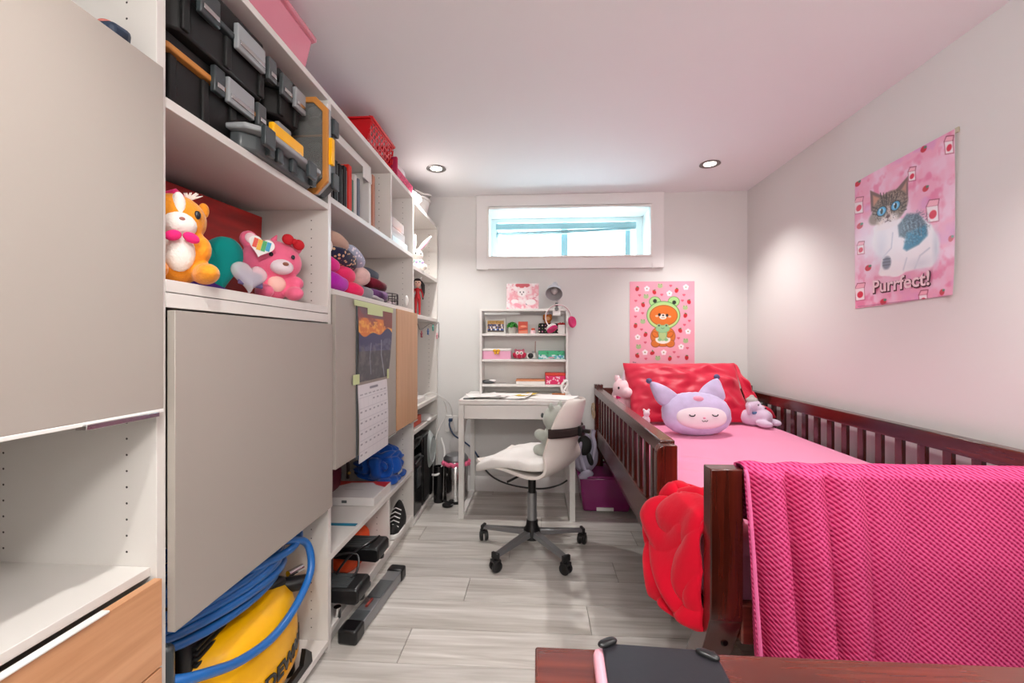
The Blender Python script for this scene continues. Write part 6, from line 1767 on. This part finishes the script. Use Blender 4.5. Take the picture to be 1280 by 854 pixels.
MB().box(0.105, 0.160, 3.018, 3.036, HZ1 - 0.035, HT + 0.012).build('clamp_jaw', M_plwhite, lp, bevel=0.003)
MB().tube([(0.132, 3.017, HT - 0.005), (0.132, 3.000, HT - 0.005)], 0.014, 16).build('clamp_screw', M_char, lp)
MB().tube([(0.132, 3.025, HT + 0.012), (0.134, 3.06, 1.39)], 0.010, 12).build('pivot', M_char, lp)
# headphones hanging from the clamp
hp_ = thing('headphones', 'white and pink headphones hanging on the lamp clamp over the hutch corner', 'headphones', (0.13, 2.99, 1.28))
hc_ = Vector((0.142, 2.988, 1.288)); r_ = 0.088
ar_ = [hc_ + Vector((r_ * math.cos(q), 0, r_ * 1.0 * math.sin(q))) for q in [math.radians(-12 + 252 * k / 40) for k in range(41)]]
band = MB()
def bandf(u, v):
    i = min(40, int(round(v * 40))); q = math.radians(-12 + 252 * v)
    c4 = [(-0.003, -0.008), (0.003, -0.008), (0.003, 0.008), (-0.003, 0.008)][int(round(u * 4)) % 4]
    rr = r_ + c4[0]
    return hc_ + Vector((rr * math.cos(q), c4[1], rr * math.sin(q)))
band.grid(bandf, 4, 40, closed_u=True)
band.build('headband', M_plwhite, hp_, angle=30)
band2 = MB()
def bandf2(u, v):
    q = math.radians(0 + 228 * v)
    c4 = [(-0.0055, -0.006), (-0.0032, -0.006), (-0.0032, 0.006), (-0.0055, 0.006)][int(round(u * 4)) % 4]
    return hc_ + Vector(((r_ + c4[0]) * math.cos(q), c4[1] - 0.0, (r_ + c4[0]) * math.sin(q)))
band2.grid(bandf2, 4, 40, closed_u=True)
M_rose = mat('rose_lining', '#c9758c', 0.6); band2.build('band_padding', M_rose, hp_)
M_cer = mat('cerise_plastic', '#c9206a', 0.4)
for (px_, pz_, ax, nm) in ((0.085, -0.035, 0.15, 'r'), (-0.048, -0.072, 0.95, 'l')):
    Re = Rz(-0.6 if nm == 'l' else -0.7) @ Ry(PI / 2 + (ax if nm == 'l' else -0.1))
    cc = hc_ + Vector((px_, 0, pz_))
    e_ = MB().lathe([(0, -0.016), (0.025, -0.018), (0.038, -0.006), (0.038, 0.004), (0, 0.004)], cc, 24, R=Re, sy=1.0).build('ear_cup', M_plwhite, hp_)
    MB().lathe([(0.0, 0.0042), (0.036, 0.0042), (0.041, 0.012), (0.036, 0.022), (0.022, 0.022), (0.0, 0.010)], cc, 24, R=Re).build('ear_pad', M_cer, e_)

# ================================================================ posters
M_post = attr_mat('poster_print', 0.42, 0.4)
M_gloss = attr_mat('glossy_poster_print', 0.3, 0.4)
ps = thing('poster', 'pink poster of a brown bear in a green frog hood above the bed', 'poster', (0.91, 3.228, 0.95))
P_ = Paint(150, 192, 600, 770, '#f0a3b5')
nz = P_.noise(0.012, 4); P_.put(np.clip((nz - 0.45) * 2, 0, 1) * 0.35, '#e9b3cf')
def pp(x, y): return (x - 58, y - 50)
for (x, y, a) in ((128, 118, 20), (286, 150, -25), (492, 136, 20), (606, 242, -15), (182, 268, -25), (573, 368, 20), (112, 462, 10), (525, 507, -30), (205, 545, 25), (128, 742, -40), (268, 716, 60), (430, 768, 15), (585, 758, 0)):
    x, y = pp(x, y); P_.ell(x, y, 17, 22, '#c8202c', a); P_.ell(x + 3, y - 19, 10, 5, '#3f7d3a', a)
for (x, y) in ((218, 118), (578, 106), (426, 163), (124, 308), (598, 516), (132, 568), (534, 657), (200, 710), (373, 710)):
    x, y = pp(x, y)
    for k in range(5):
        q = 2 * PI * k / 5 - PI / 2; P_.ell(x + 15 * math.cos(q), y + 15 * math.sin(q), 12, 12, '#fbeef2')
    P_.ell(x, y, 6, 6, '#8a7a3a')
for (x, y) in ((340, 95), (210, 192), (572, 298), (180, 425), (576, 605), (140, 660), (318, 765)):
    x, y = pp(x, y); P_.ell(x, y, 24, 19, '#a9c08c'); P_.ell(x - 13, y - 17, 8, 8, '#a9c08c'); P_.ell(x + 13, y - 17, 8, 8, '#a9c08c')
    P_.ell(x - 13, y - 17, 3, 3, '#4d5f3a'); P_.ell(x + 13, y - 17, 3, 3, '#4d5f3a')
for (x, y) in ((438, 92), (150, 178), (355, 175), (560, 178), (115, 230), (546, 230), (178, 345), (112, 377), (610, 417), (565, 455), (168, 497), (510, 578), (203, 618), (592, 670), (470, 708), (208, 770), (508, 752)):
    x, y = pp(x, y); P_.ell(x - 6, y - 3, 8, 7, '#dc5c74'); P_.ell(x + 6, y - 3, 8, 7, '#dc5c74'); P_.poly([(x - 13, y), (x + 13, y), (x, y + 13)], '#dc5c74')
def E(x, y, rx, ry, c, rot=0, al=1): x, y = pp(x, y); P_.ell(x, y, rx, ry, c, rot, al=al)
# body
E(366, 560, 116, 98, '#8a4018'); E(366, 560, 112, 94, '#d9762c')
E(297, 628, 42, 36, '#8a4018'); E(297, 627, 38, 32, '#d9762c'); E(434, 628, 42, 36, '#8a4018'); E(434, 627, 38, 32, '#d9762c')
E(366, 590, 70, 40, '#f4ebe2')
# hood
for ex in (292, 466):
    E(ex, 238, 55, 48, '#4f8a4a'); E(ex, 238, 50, 43, '#a9d68c')
E(370, 365, 156, 132, '#4f8a4a'); E(370, 365, 150, 126, '#a9d68c'); E(370, 372, 138, 112, '#c7dc8a')
E(292, 232, 18, 18, '#262820'); E(470, 246, 18, 18, '#262820')
E(372, 368, 130, 98, '#8a4018'); E(372, 368, 125, 93, '#dd7427')
E(366, 378, 34, 26, '#f6ece2'); E(310, 372, 15, 9, '#f7c7ae'); E(427, 378, 15, 9, '#f7c7ae')
E(334, 360, 13, 14, '#20120e'); E(404, 366, 13, 14, '#20120e'); E(368, 366, 11, 8, '#20120e')
P_.line([pp(352, 384), pp(360, 391), pp(368, 384), pp(376, 391), pp(384, 384)], 3.5, '#7a4028')
# little frog toy held in front
E(364, 545, 42, 58, '#8cc088'); E(364, 552, 32, 46, '#b6ce8c'); E(335, 592, 18, 14, '#8cc088'); E(396, 592, 18, 14, '#8cc088')
E(364, 492, 66, 36, '#79b37c'); E(364, 492, 62, 32, '#98c996'); E(330, 462, 20, 16, '#98c996'); E(398, 462, 20, 16, '#98c996'); E(330, 461, 8, 8, '#4a2a28'); E(398, 461, 8, 8, '#4a2a28')
P_.line([pp(350, 482), pp(364, 490), pp(378, 482)], 3.5, '#3e7a48')
for s, x in ((1, 295), (-1, 433)):
    E(x, 545, 36, 24, '#8a4018', s * 40); E(x, 544, 32, 20, '#dd7427', s * 40)
P_.build('print', lambda u, v: (0.677 + 0.467 * u, 3.2268 - 0.0015 * math.sin(u * PI), 1.562 - 0.608 * v), M_post, ps)
MB().box(0.676, 1.145, 3.2275, 3.229, 0.953, 1.563).build('backing', M_paper, ps)
put_ = text_part('caption', 'Bear', 0.014, M_deye, ps, Matrix.Translation((0.712, 3.2255, 0.968)) @ Matrix.Rotation(PI / 2, 4, 'X'), depth=0.0003)

kp = thing('poster', 'glossy pink kitten poster with strawberry milk cartons on the right wall', 'poster', (1.515, 1.91, 1.28))
P_ = Paint(190, 232, 190, 232, '#eca9c6')
nz = P_.noise(0.035, 21); n2 = P_.noise(0.06, 9)
P_.put(np.clip((nz - 0.48) * 5, 0, 1) * 0.75, '#f0d3e6'); P_.put(np.clip((n2 - 0.55) * 6, 0, 1) * 0.7, '#e277a2'); P_.put(np.clip((0.38 - nz) * 6, 0, 1) * 0.6, '#d998cc')
P_.ell(50, 120, 60, 50, '#eef2fb', soft=55, al=0.75)
def q_(X_, Y_):
    t = (X_ - 100) / 390.0
    top = 295 - 200 * t; bot = 805 - 65 * t
    return ((t + 0.29 * t * (1 - t)) * 190, (Y_ - top) / (bot - top) * 232)
def K(pts, c, al=1, soft=None): P_.poly([q_(*p) for p in pts], c, al, soft)
def KE(X_, Y_, rx, ry, c, rot=0, al=1, soft=None):
    x, y = q_(X_, Y_); t = (X_ - 100) / 390.0
    sy_ = 232 / (510 + 135 * t); sx_ = (1.29 - 0.58 * t) * 190 / 390
    P_.ell(x, y, rx * sx_, ry * sy_, c, rot, soft, al)
def KL(pts, w, c, al=1): P_.line([q_(*p) for p in pts], w, c, al)
# cartons
def carton(x, y, s, tilt_=0):
    K([(x - 20 * s, y - 22 * s), (x + 18 * s, y - 28 * s), (x + 20 * s, y + 24 * s), (x - 16 * s, y + 30 * s)], '#f6ecf1')
    KL([(x - 20 * s, y - 22 * s), (x + 18 * s, y - 28 * s), (x + 20 * s, y + 24 * s), (x - 16 * s, y + 30 * s), (x - 20 * s, y - 22 * s)], 1.2, '#b0546e')
    K([(x - 20 * s, y - 22 * s), (x - 10 * s, y - 44 * s), (x + 22 * s, y - 48 * s), (x + 18 * s, y - 28 * s)], '#f1b4c6')
    KL([(x - 20 * s, y - 22 * s), (x - 10 * s, y - 44 * s), (x + 22 * s, y - 48 * s), (x + 18 * s, y - 28 * s)], 1.2, '#8f3450')
    KE(x + 1 * s, y + 3 * s, 12 * s, 14 * s, '#d8304f')
for a in ((466, 165, 0.95), (318, 275, 0.75), (398, 425, 1.2), (115, 395, 0.9), (122, 565, 0.7), (118, 745, 0.95), (360, 765, 0.85)):
    carton(*a)
for (x, y) in ((367, 172), (372, 327), (120, 470), (472, 522), (150, 640), (210, 775), (437, 732), (112, 298)):
    KE(x, y, 12, 12, '#c92f44'); KE(x + 7, y - 8, 6, 5, '#4e8a72')
# kitten: body
W_ = '#f1f3f8'
K([(190, 455), (300, 440), (345, 430), (395, 470), (418, 530), (410, 600), (395, 632), (330, 645), (280, 660), (225, 672), (190, 662), (205, 600), (178, 540), (170, 480)], W_, soft=3)
KE(225, 520, 60, 72, W_, soft=6); KE(385, 560, 38, 72, W_, soft=5); KE(245, 640, 45, 28, '#f4f4f8', soft=4)
# saddle patch on the back
K([(265, 470), (300, 425), (345, 425), (372, 462), (378, 505), (345, 545), (300, 570), (290, 560), (305, 520), (270, 515)], '#5e6a7c', soft=4)
K([(300, 500), (372, 470), (376, 512), (345, 545), (300, 570), (288, 562)], '#2f7fa6', soft=5)
for k in range(9):
    KL([(280 + 9 * k, 445 + 2 * k), (292 + 8 * k, 490 + 3 * k)], 1.6, ['#8fa0b0', '#3b4656'][k % 2], 0.7)
sn = P_.noise(0.12, 31); bx0, by0 = q_(330, 560)
KL([(205, 600), (240, 560), (245, 500)], 3, '#cfd6e2', 0.8); KL([(330, 640), (350, 590), (385, 560)], 3, '#cdd5e0', 0.8); KL([(285, 655), (300, 600)], 3, '#d3dae4', 0.7)
KE(200, 560, 22, 60, '#dfe6f0', soft=12, al=0.7); KE(350, 620, 40, 22, '#d9e0ea', soft=10, al=0.7); KE(410, 560, 10, 50, '#b9c6d6', soft=8, al=0.6)
# tabby foreleg
KE(222, 620, 17, 26, '#7d8294', soft=4)
for k in range(3): KL([(208, 606 + k * 12), (236, 602 + k * 12)], 1.4, '#555b6c')
KE(215, 660, 24, 11, '#f6f5f8', soft=2); KE(262, 662, 28, 12, '#f6f5f8', soft=2)
# ears
K([(160, 328), (163, 415), (215, 355)], '#7a6460', soft=2); K([(170, 348), (172, 395), (200, 362)], '#c9957f', soft=3)
K([(255, 330), (303, 275), (304, 370)], '#7a6460', soft=2); K([(274, 335), (297, 297), (296, 352)], '#c09080', soft=3)
# head
KE(232, 400, 68, 66, '#857468', soft=3)
KE(180, 440, 26, 26, '#9a8a80', soft=4); KE(225, 450, 40, 22, '#efe6e4', soft=5); KE(226, 468, 45, 15, '#f2eff2', soft=4)
K([(215, 395), (240, 392), (235, 440), (215, 442)], '#c9b4aa', soft=4)
for k in range(7):
    KL([(198 + 11 * k, 340 + 0 * k), (207 + 7 * k, 388)], 1.8, ['#2f2c2e', '#5a4a42'][k % 2], 0.85)
for k in range(3):
    KL([(168, 395 + 14 * k), (185, 402 + 12 * k)], 1.5, '#3a3230'); KL([(298, 375 + 16 * k), (278, 390 + 12 * k)], 1.5, '#3a3230')
fn_ = P_.noise(0.55, 17); hx, hy = q_(232, 395)
mk = np.clip(1.15 - np.hypot((P_.x - hx) / 34, (P_.y - hy) / 24) , 0, 1)
P_.put(np.clip((fn_ - 0.52) * 7, 0, 1) * np.clip(mk * 4, 0, 1) * 0.55, '#3a302e'); P_.put(np.clip((0.42 - fn_) * 7, 0, 1) * np.clip(mk * 4, 0, 1) * 0.5, '#c8b6a8')
sx_, sy_ = q_(330, 480); mk = np.clip(1.1 - np.hypot((P_.x - sx_) / 26, (P_.y - sy_) / 26), 0, 1)
P_.put(np.clip((fn_ - 0.5) * 7, 0, 1) * np.clip(mk * 4, 0, 1) * 0.5, '#2f3e52'); P_.put(np.clip((0.42 - fn_) * 7, 0, 1) * np.clip(mk * 4, 0, 1) * 0.5, '#9fb2c4')
for (x, y) in ((202, 413), (255, 392)):
    KE(x, y, 20, 20, '#241f20'); KE(x, y, 16.5, 17, '#4fa8d8'); KE(x, y, 11, 12, '#8fd0ee'); KE(x, y, 5, 11, '#101418'); KE(x - 5, y - 6, 3, 3, '#ffffff')
KE(226, 434, 8, 6, '#5a3c3c'); KL([(226, 438), (226, 450), (216, 456)], 1.2, '#5a4446'); KL([(226, 450), (238, 453)], 1.2, '#5a4446')
KL([(110, 797), (470, 745)], 0.8, '#8a5a6a')
def kplace(u, v):
    curl = 0.004 + 0.010 * max(0, u - 0.85) / 0.15 * (0.3 + 0.7 * v ** 6) + 0.006 * max(0, 0.1 - v) / 0.1 * math.sin(u * PI) + 0.0015 * math.sin(u * 9 + v * 4)
    return (XR - curl, 2.16 - 0.498 * u, (1.878 + 0.012 * u) - 0.602 * v - 0.012 * u * v * 0)
P_.build('print', kplace, M_gloss, kp)
MB().grid(lambda u, v: Vector(kplace(u, v)) + Vector((0.0012, 0, 0)), 30, 30).build('backing', M_paper, kp)
# lettering: Purrfect!
RM = Matrix(((0, 0, -1, 0), (-1, 0, 0, 0), (0, 1, 0, 0), (0, 0, 0, 1)))
M_lt = mat('letter_pink', '#f3d7de', 0.5); M_ltd = mat('letter_outline', '#5a2c3a', 0.5)
ty, tz = 1.905, 1.362
text_part('lettering_outline', 'Purrfect!', 0.078, M_ltd, kp, Matrix.Translation((XR - 0.0062, ty - 0.002, tz - 0.003)) @ RM, depth=0.0003, bold=0.0042, xs=1.05)
text_part('lettering', 'Purrfect!', 0.078, M_lt, kp, Matrix.Translation((XR - 0.0072, ty, tz)) @ RM, depth=0.0003, bold=0.0012, xs=1.05)
M_tack = mat('tape_clear', '#c2bda2', 0.5)
MB().box(XR - 0.006, XR - 0.001, 1.650, 1.664, 1.875, 1.893).build('tape_piece', M_tack, kp)

# calendar taped to the grey door
cl = thing('calendar', 'wall calendar with a sunset canyon picture, taped to the grey door', 'calendar', (-0.73, 1.9, 0.65))
KX = PX + 0.0175
P_ = Paint(90, 120, 90, 120, '#d97a35')
nz = P_.noise(0.06, 2); n2 = P_.noise(0.18, 6)
P_.poly([(0, 0), (90, 0), (90, 18), (0, 20)], '#6d4a58'); P_.put((P_.y < 34) * np.clip((nz - 0.45) * 5, 0, 1) * 0.8, '#8a4040')
P_.put((P_.y > 24) * (P_.y < 44) * np.clip((n2 - 0.45) * 5, 0, 1) * 0.9, '#f2b04a')
hor = 42 + 5 * np.sin(P_.x / 16) + 4 * np.sin(P_.x / 7)
P_.put(np.clip(P_.y - hor, 0, 1), '#3c3f66')
P_.put(np.clip(P_.y - hor - 16, 0, 1) * np.clip((n2 - 0.3) * 3, 0, 1) * 0.7, '#6a6f86'); P_.put((P_.y > 72) * 0.75, '#484848'); P_.put((P_.y > 60) * np.clip((P_.noise(0.1, 8) - 0.5) * 5, 0, 1) * 0.6, '#7a7876')
P_.line([(30, 60), (28, 84), (34, 110)], 2.0, '#9aa0ac', 0.6); P_.line([(58, 55), (60, 80), (76, 118)], 2.5, '#a8aebc', 0.6)
P_.poly([(62, 0), (90, 0), (90, 34), (64, 30)], '#7d3a34', 0.6)
cy0, cy1 = 1.715, 2.135
P_.build('picture_page', lambda u, v: (KX + 0.002 + 0.006 * math.sin(v * PI), cy0 + (cy1 - cy0) * (u * (1 - 0.14 * v * (u > 0)) + 0.0), 1.272 - 0.322 * v), M_print, cl)
P_ = Paint(105, 130, 105, 130, '#dcdadf')
gc = '#8d8b96'
P_.line([(40, 8), (66, 8)], 4, '#7c7a88')
for k in range(7): P_.line([(6 + 14 * k, 17), (14 + 14 * k, 17)], 1.6, gc)
for r_ in range(6):
    P_.line([(2, 22 + 18 * r_), (103, 22 + 18 * r_)], 0.7, '#bab8c2')
    for k in range(7):
        if (r_ == 0 and k < 3) or (r_ == 5 and k > 1): continue
        P_.line([(5 + 14.5 * k, 28 + 18 * r_), (9 + 14.5 * k, 28 + 18 * r_)], 2.4, gc)
for k in range(8): P_.line([(2 + 14.4 * k, 22), (2 + 14.4 * k, 128)], 0.5, '#c6c4cc')
P_.build('month_page', lambda u, v: (KX + 0.003 + 0.004 * math.sin(v * PI) + 0.006 * v, 1.715 + (2.055 - 1.715) * u, 0.938 - 0.318 * v), M_print, cl)
MB().grid(lambda u, v: (KX + 0.0018 + 0.004 * math.sin(v * PI) + 0.005 * v, 1.7155 + 0.339 * u, 0.9375 - 0.3175 * v), 8, 8).build('backing_pages', M_paper, cl)
MB().box(KX - 0.001, KX + 0.004, 1.706, 1.7145, 0.640, 1.275).build('dark_edge', M_dgrey, cl)
M_tape = mat('pale_green_tape', '#cdd9a0', 0.5)
for i, (ya, yb, za, zb) in enumerate(((1.675, 2.135, 1.262, 1.285), (1.81, 1.99, 1.235, 1.263), (1.665, 1.725, 0.945, 0.985), (2.05, 2.075, 0.94, 0.985))):
    MB().box(KX + 0.0055, KX + 0.0065, ya, yb, za, zb).build('tape_strip', M_tape, cl)

# ================================================================ near the desk, floor things
ol = thing('wall_outlet', 'white double socket plate low on the back wall beside the desk', 'socket', (-0.66, 3.225, 0.5))
MB().box(-0.700, -0.600, 3.2225, 3.2295, 0.44, 0.565).build('plate', M_plwhite, ol, bevel=0.003)
for z in (0.475, 0.53):
    MB().box(-0.668, -0.632, 3.2205, 3.2225, z - 0.017, z + 0.017).build('socket', M_edge, ol, bevel=0.002)
bc_ = thing('blue_cable', 'dark blue cable running from the wall socket down behind the desk', 'cable', (-0.65, 3.2, 0.5))
MB().tube(spline([(-0.650, 3.215, 0.54), (-0.655, 3.18, 0.50), (-0.62, 3.17, 0.43), (-0.55, 3.18, 0.38), (-0.48, 3.19, 0.32), (-0.44, 3.19, 0.26)], 8), 0.006, 8).build('cable', mat('navy_cable', '#1d3a5e', 0.4), bc_)
MB().box(-0.664, -0.638, 3.188, 3.2195, 0.522, 0.545).build('plug', mat('navy_cable', '#1d3a5e', 0.4), bc_, bevel=0.004)
bkc_ = tag(MB().tube(spline([(-0.44, 3.19, 0.27), (-0.40, 3.18, 0.19), (-0.32, 3.16, 0.12), (-0.20, 3.15, 0.075), (-0.05, 3.14, 0.055), (0.06, 3.13, 0.060), (0.16, 3.14, 0.085), (0.215, 3.15, 0.115)], 8), 0.0065, 8).build('black_cable', M_black, None),
           'thick black cable hanging in a shallow curve behind the desk legs', 'cable')
tc_ = thing('pedal_bin', 'chrome pedal bin with a pink liner edge between the shelving and the desk', 'bin', (-0.585, 3.03, 0))
TC = (-0.575, 3.02, 0)
MB().lathe([(0.082, 0.018), (0.084, 0.02), (0.084, 0.285), (0.080, 0.29)], TC, 40).build('body', M_chrome, tc_)
MB().lathe([(0.0, 0.0), (0.086, 0.0), (0.088, 0.018), (0.080, 0.022)], TC, 40).build('base_ring', M_black, tc_)
MB().lathe([(0.086, 0.286), (0.088, 0.30), (0.070, 0.325), (0.0, 0.34)], TC, 40).build('lid', M_silver, tc_)
ln = MB()
ln.tube([(TC[0] + (0.088 + 0.004 * math.sin(k * 2.3)) * math.cos(q), TC[1] + (0.088 + 0.004 * math.sin(k * 2.3)) * math.sin(q), 0.270 + 0.006 * math.sin(k * 1.7)) for k, q in enumerate([2 * PI * j / 48 for j in range(49)])], [0.010 + 0.005 * abs(math.sin(k * 1.1)) for k in range(49)], 8)
ln.build('liner_edge', mat('rose_liner', '#e8668c', 0.6, bump=0.4, bscale=60), tc_)
MB().lathe([(0.022, 0.004), (0.036, 0.004), (0.038, 0.014), (0.030, 0.016), (0.022, 0.012)], (TC[0] - 0.035, TC[1] - 0.115, 0.0), 28).build('pedal', M_black, tc_)
tb_ = thing('umbrella_stand', 'dark chrome tube stand left of the pedal bin', 'stand', (-0.675, 3.0, 0))
MB().lathe([(0.0, 0.0), (0.034, 0.0), (0.036, 0.01), (0.034, 0.25), (0.030, 0.25), (0.028, 0.02), (0, 0.02)], (-0.690, 2.985, 0), 28).build('tube', M_glb, tb_)
MB().tube([(-0.655, 2.965, 0.02), (-0.650, 2.965, 0.24)], 0.004, 8).build('chrome_rod', M_chrome, tb_)

# purple storage tub with grey bag
M_ptb = mat('translucent_plum_plastic', '#8e2a6c', 0.22, alpha=0.93)
pt_ = thing('storage_tub', 'translucent plum purple storage tub on the floor under the bed end', 'tub', (0.46, 2.99, 0))
MB().add([(0.300, 2.86, 0.002), (0.600, 2.86, 0.002), (0.600, 3.16, 0.002), (0.300, 3.16, 0.002), (0.275, 2.835, 0.235), (0.625, 2.835, 0.235), (0.625, 3.18, 0.235), (0.275, 3.18, 0.235)],
         [(0, 3, 2, 1), (0, 1, 5, 4), (1, 2, 6, 5), (2, 3, 7, 6), (3, 0, 4, 7), (4, 5, 6, 7)]).build('tub_body', M_ptb, pt_, bevel=0.016)
MB().frame(2, 0.232, 0.247, 0.262, 0.640, 2.822, 3.192, 0.018).build('rim', M_ptb, pt_, bevel=0.004)
MB().box(0.385, 0.495, 2.850, 2.8575, 0.012, 0.034).build('paper_label', M_plwhite, pt_, bevel=0.001)
bgm = mat('lilac_grey_fabric', '#a9a4b8', 0.8, bump=0.3, bscale=40)
gy = thing('backpack', 'lilac grey and black backpack stuffed on the purple tub beside the bed', 'bag', (0.38, 2.98, 0.25))
def bgf(v):
    k = 1 + 0.22 * noise.noise(v * 11 + Vector((2, 1, 5))) - 0.12 * (0.4 - abs(noise.noise(v * 18)))
    return Vector((v.x * k * (1 - 0.5 * max(0, v.z) / 0.14), v.y * k, v.z * (1 + 0.12 * noise.noise(v * 8))))
superbox('bag_body', (0.315, 2.955, 0.372), (0.085, 0.08, 0.135), bgm, gy, 80, 48, 0.8, fn=bgf)
superbox('black_panel', (0.305, 2.890, 0.430), (0.050, 0.035, 0.065), M_blackm, gy, 40, 24, 0.8, R=Ry(0.35), fn=lambda v: v * (1 + 0.2 * noise.noise(v * 14)))
superbox('black_panel', (0.345, 2.880, 0.345), (0.018, 0.02, 0.045), M_blackm, gy, 32, 20, 0.8, R=Ry(-0.3))
MB().tube(spline([(0.295, 2.88, 0.47), (0.275, 2.85, 0.40), (0.300, 2.84, 0.30), (0.33, 2.835, 0.24)], 8), [0.012] * 25, 10).build('strap', bgm, gy)
MB().tube(spline([(0.375, 2.91, 0.53), (0.367, 2.90, 0.49), (0.378, 2.89, 0.43), (0.368, 2.885, 0.34)], 8), 0.014, 10).build('strap', bgm, gy)
superbox('hem', (0.315, 2.835, 0.255), (0.05, 0.018, 0.028), bgm, gy, 32, 20, 0.9, R=Rz(0.2) @ Ry(-0.4), fn=lambda v: v * (1 + 0.3 * noise.noise(v * 25)))
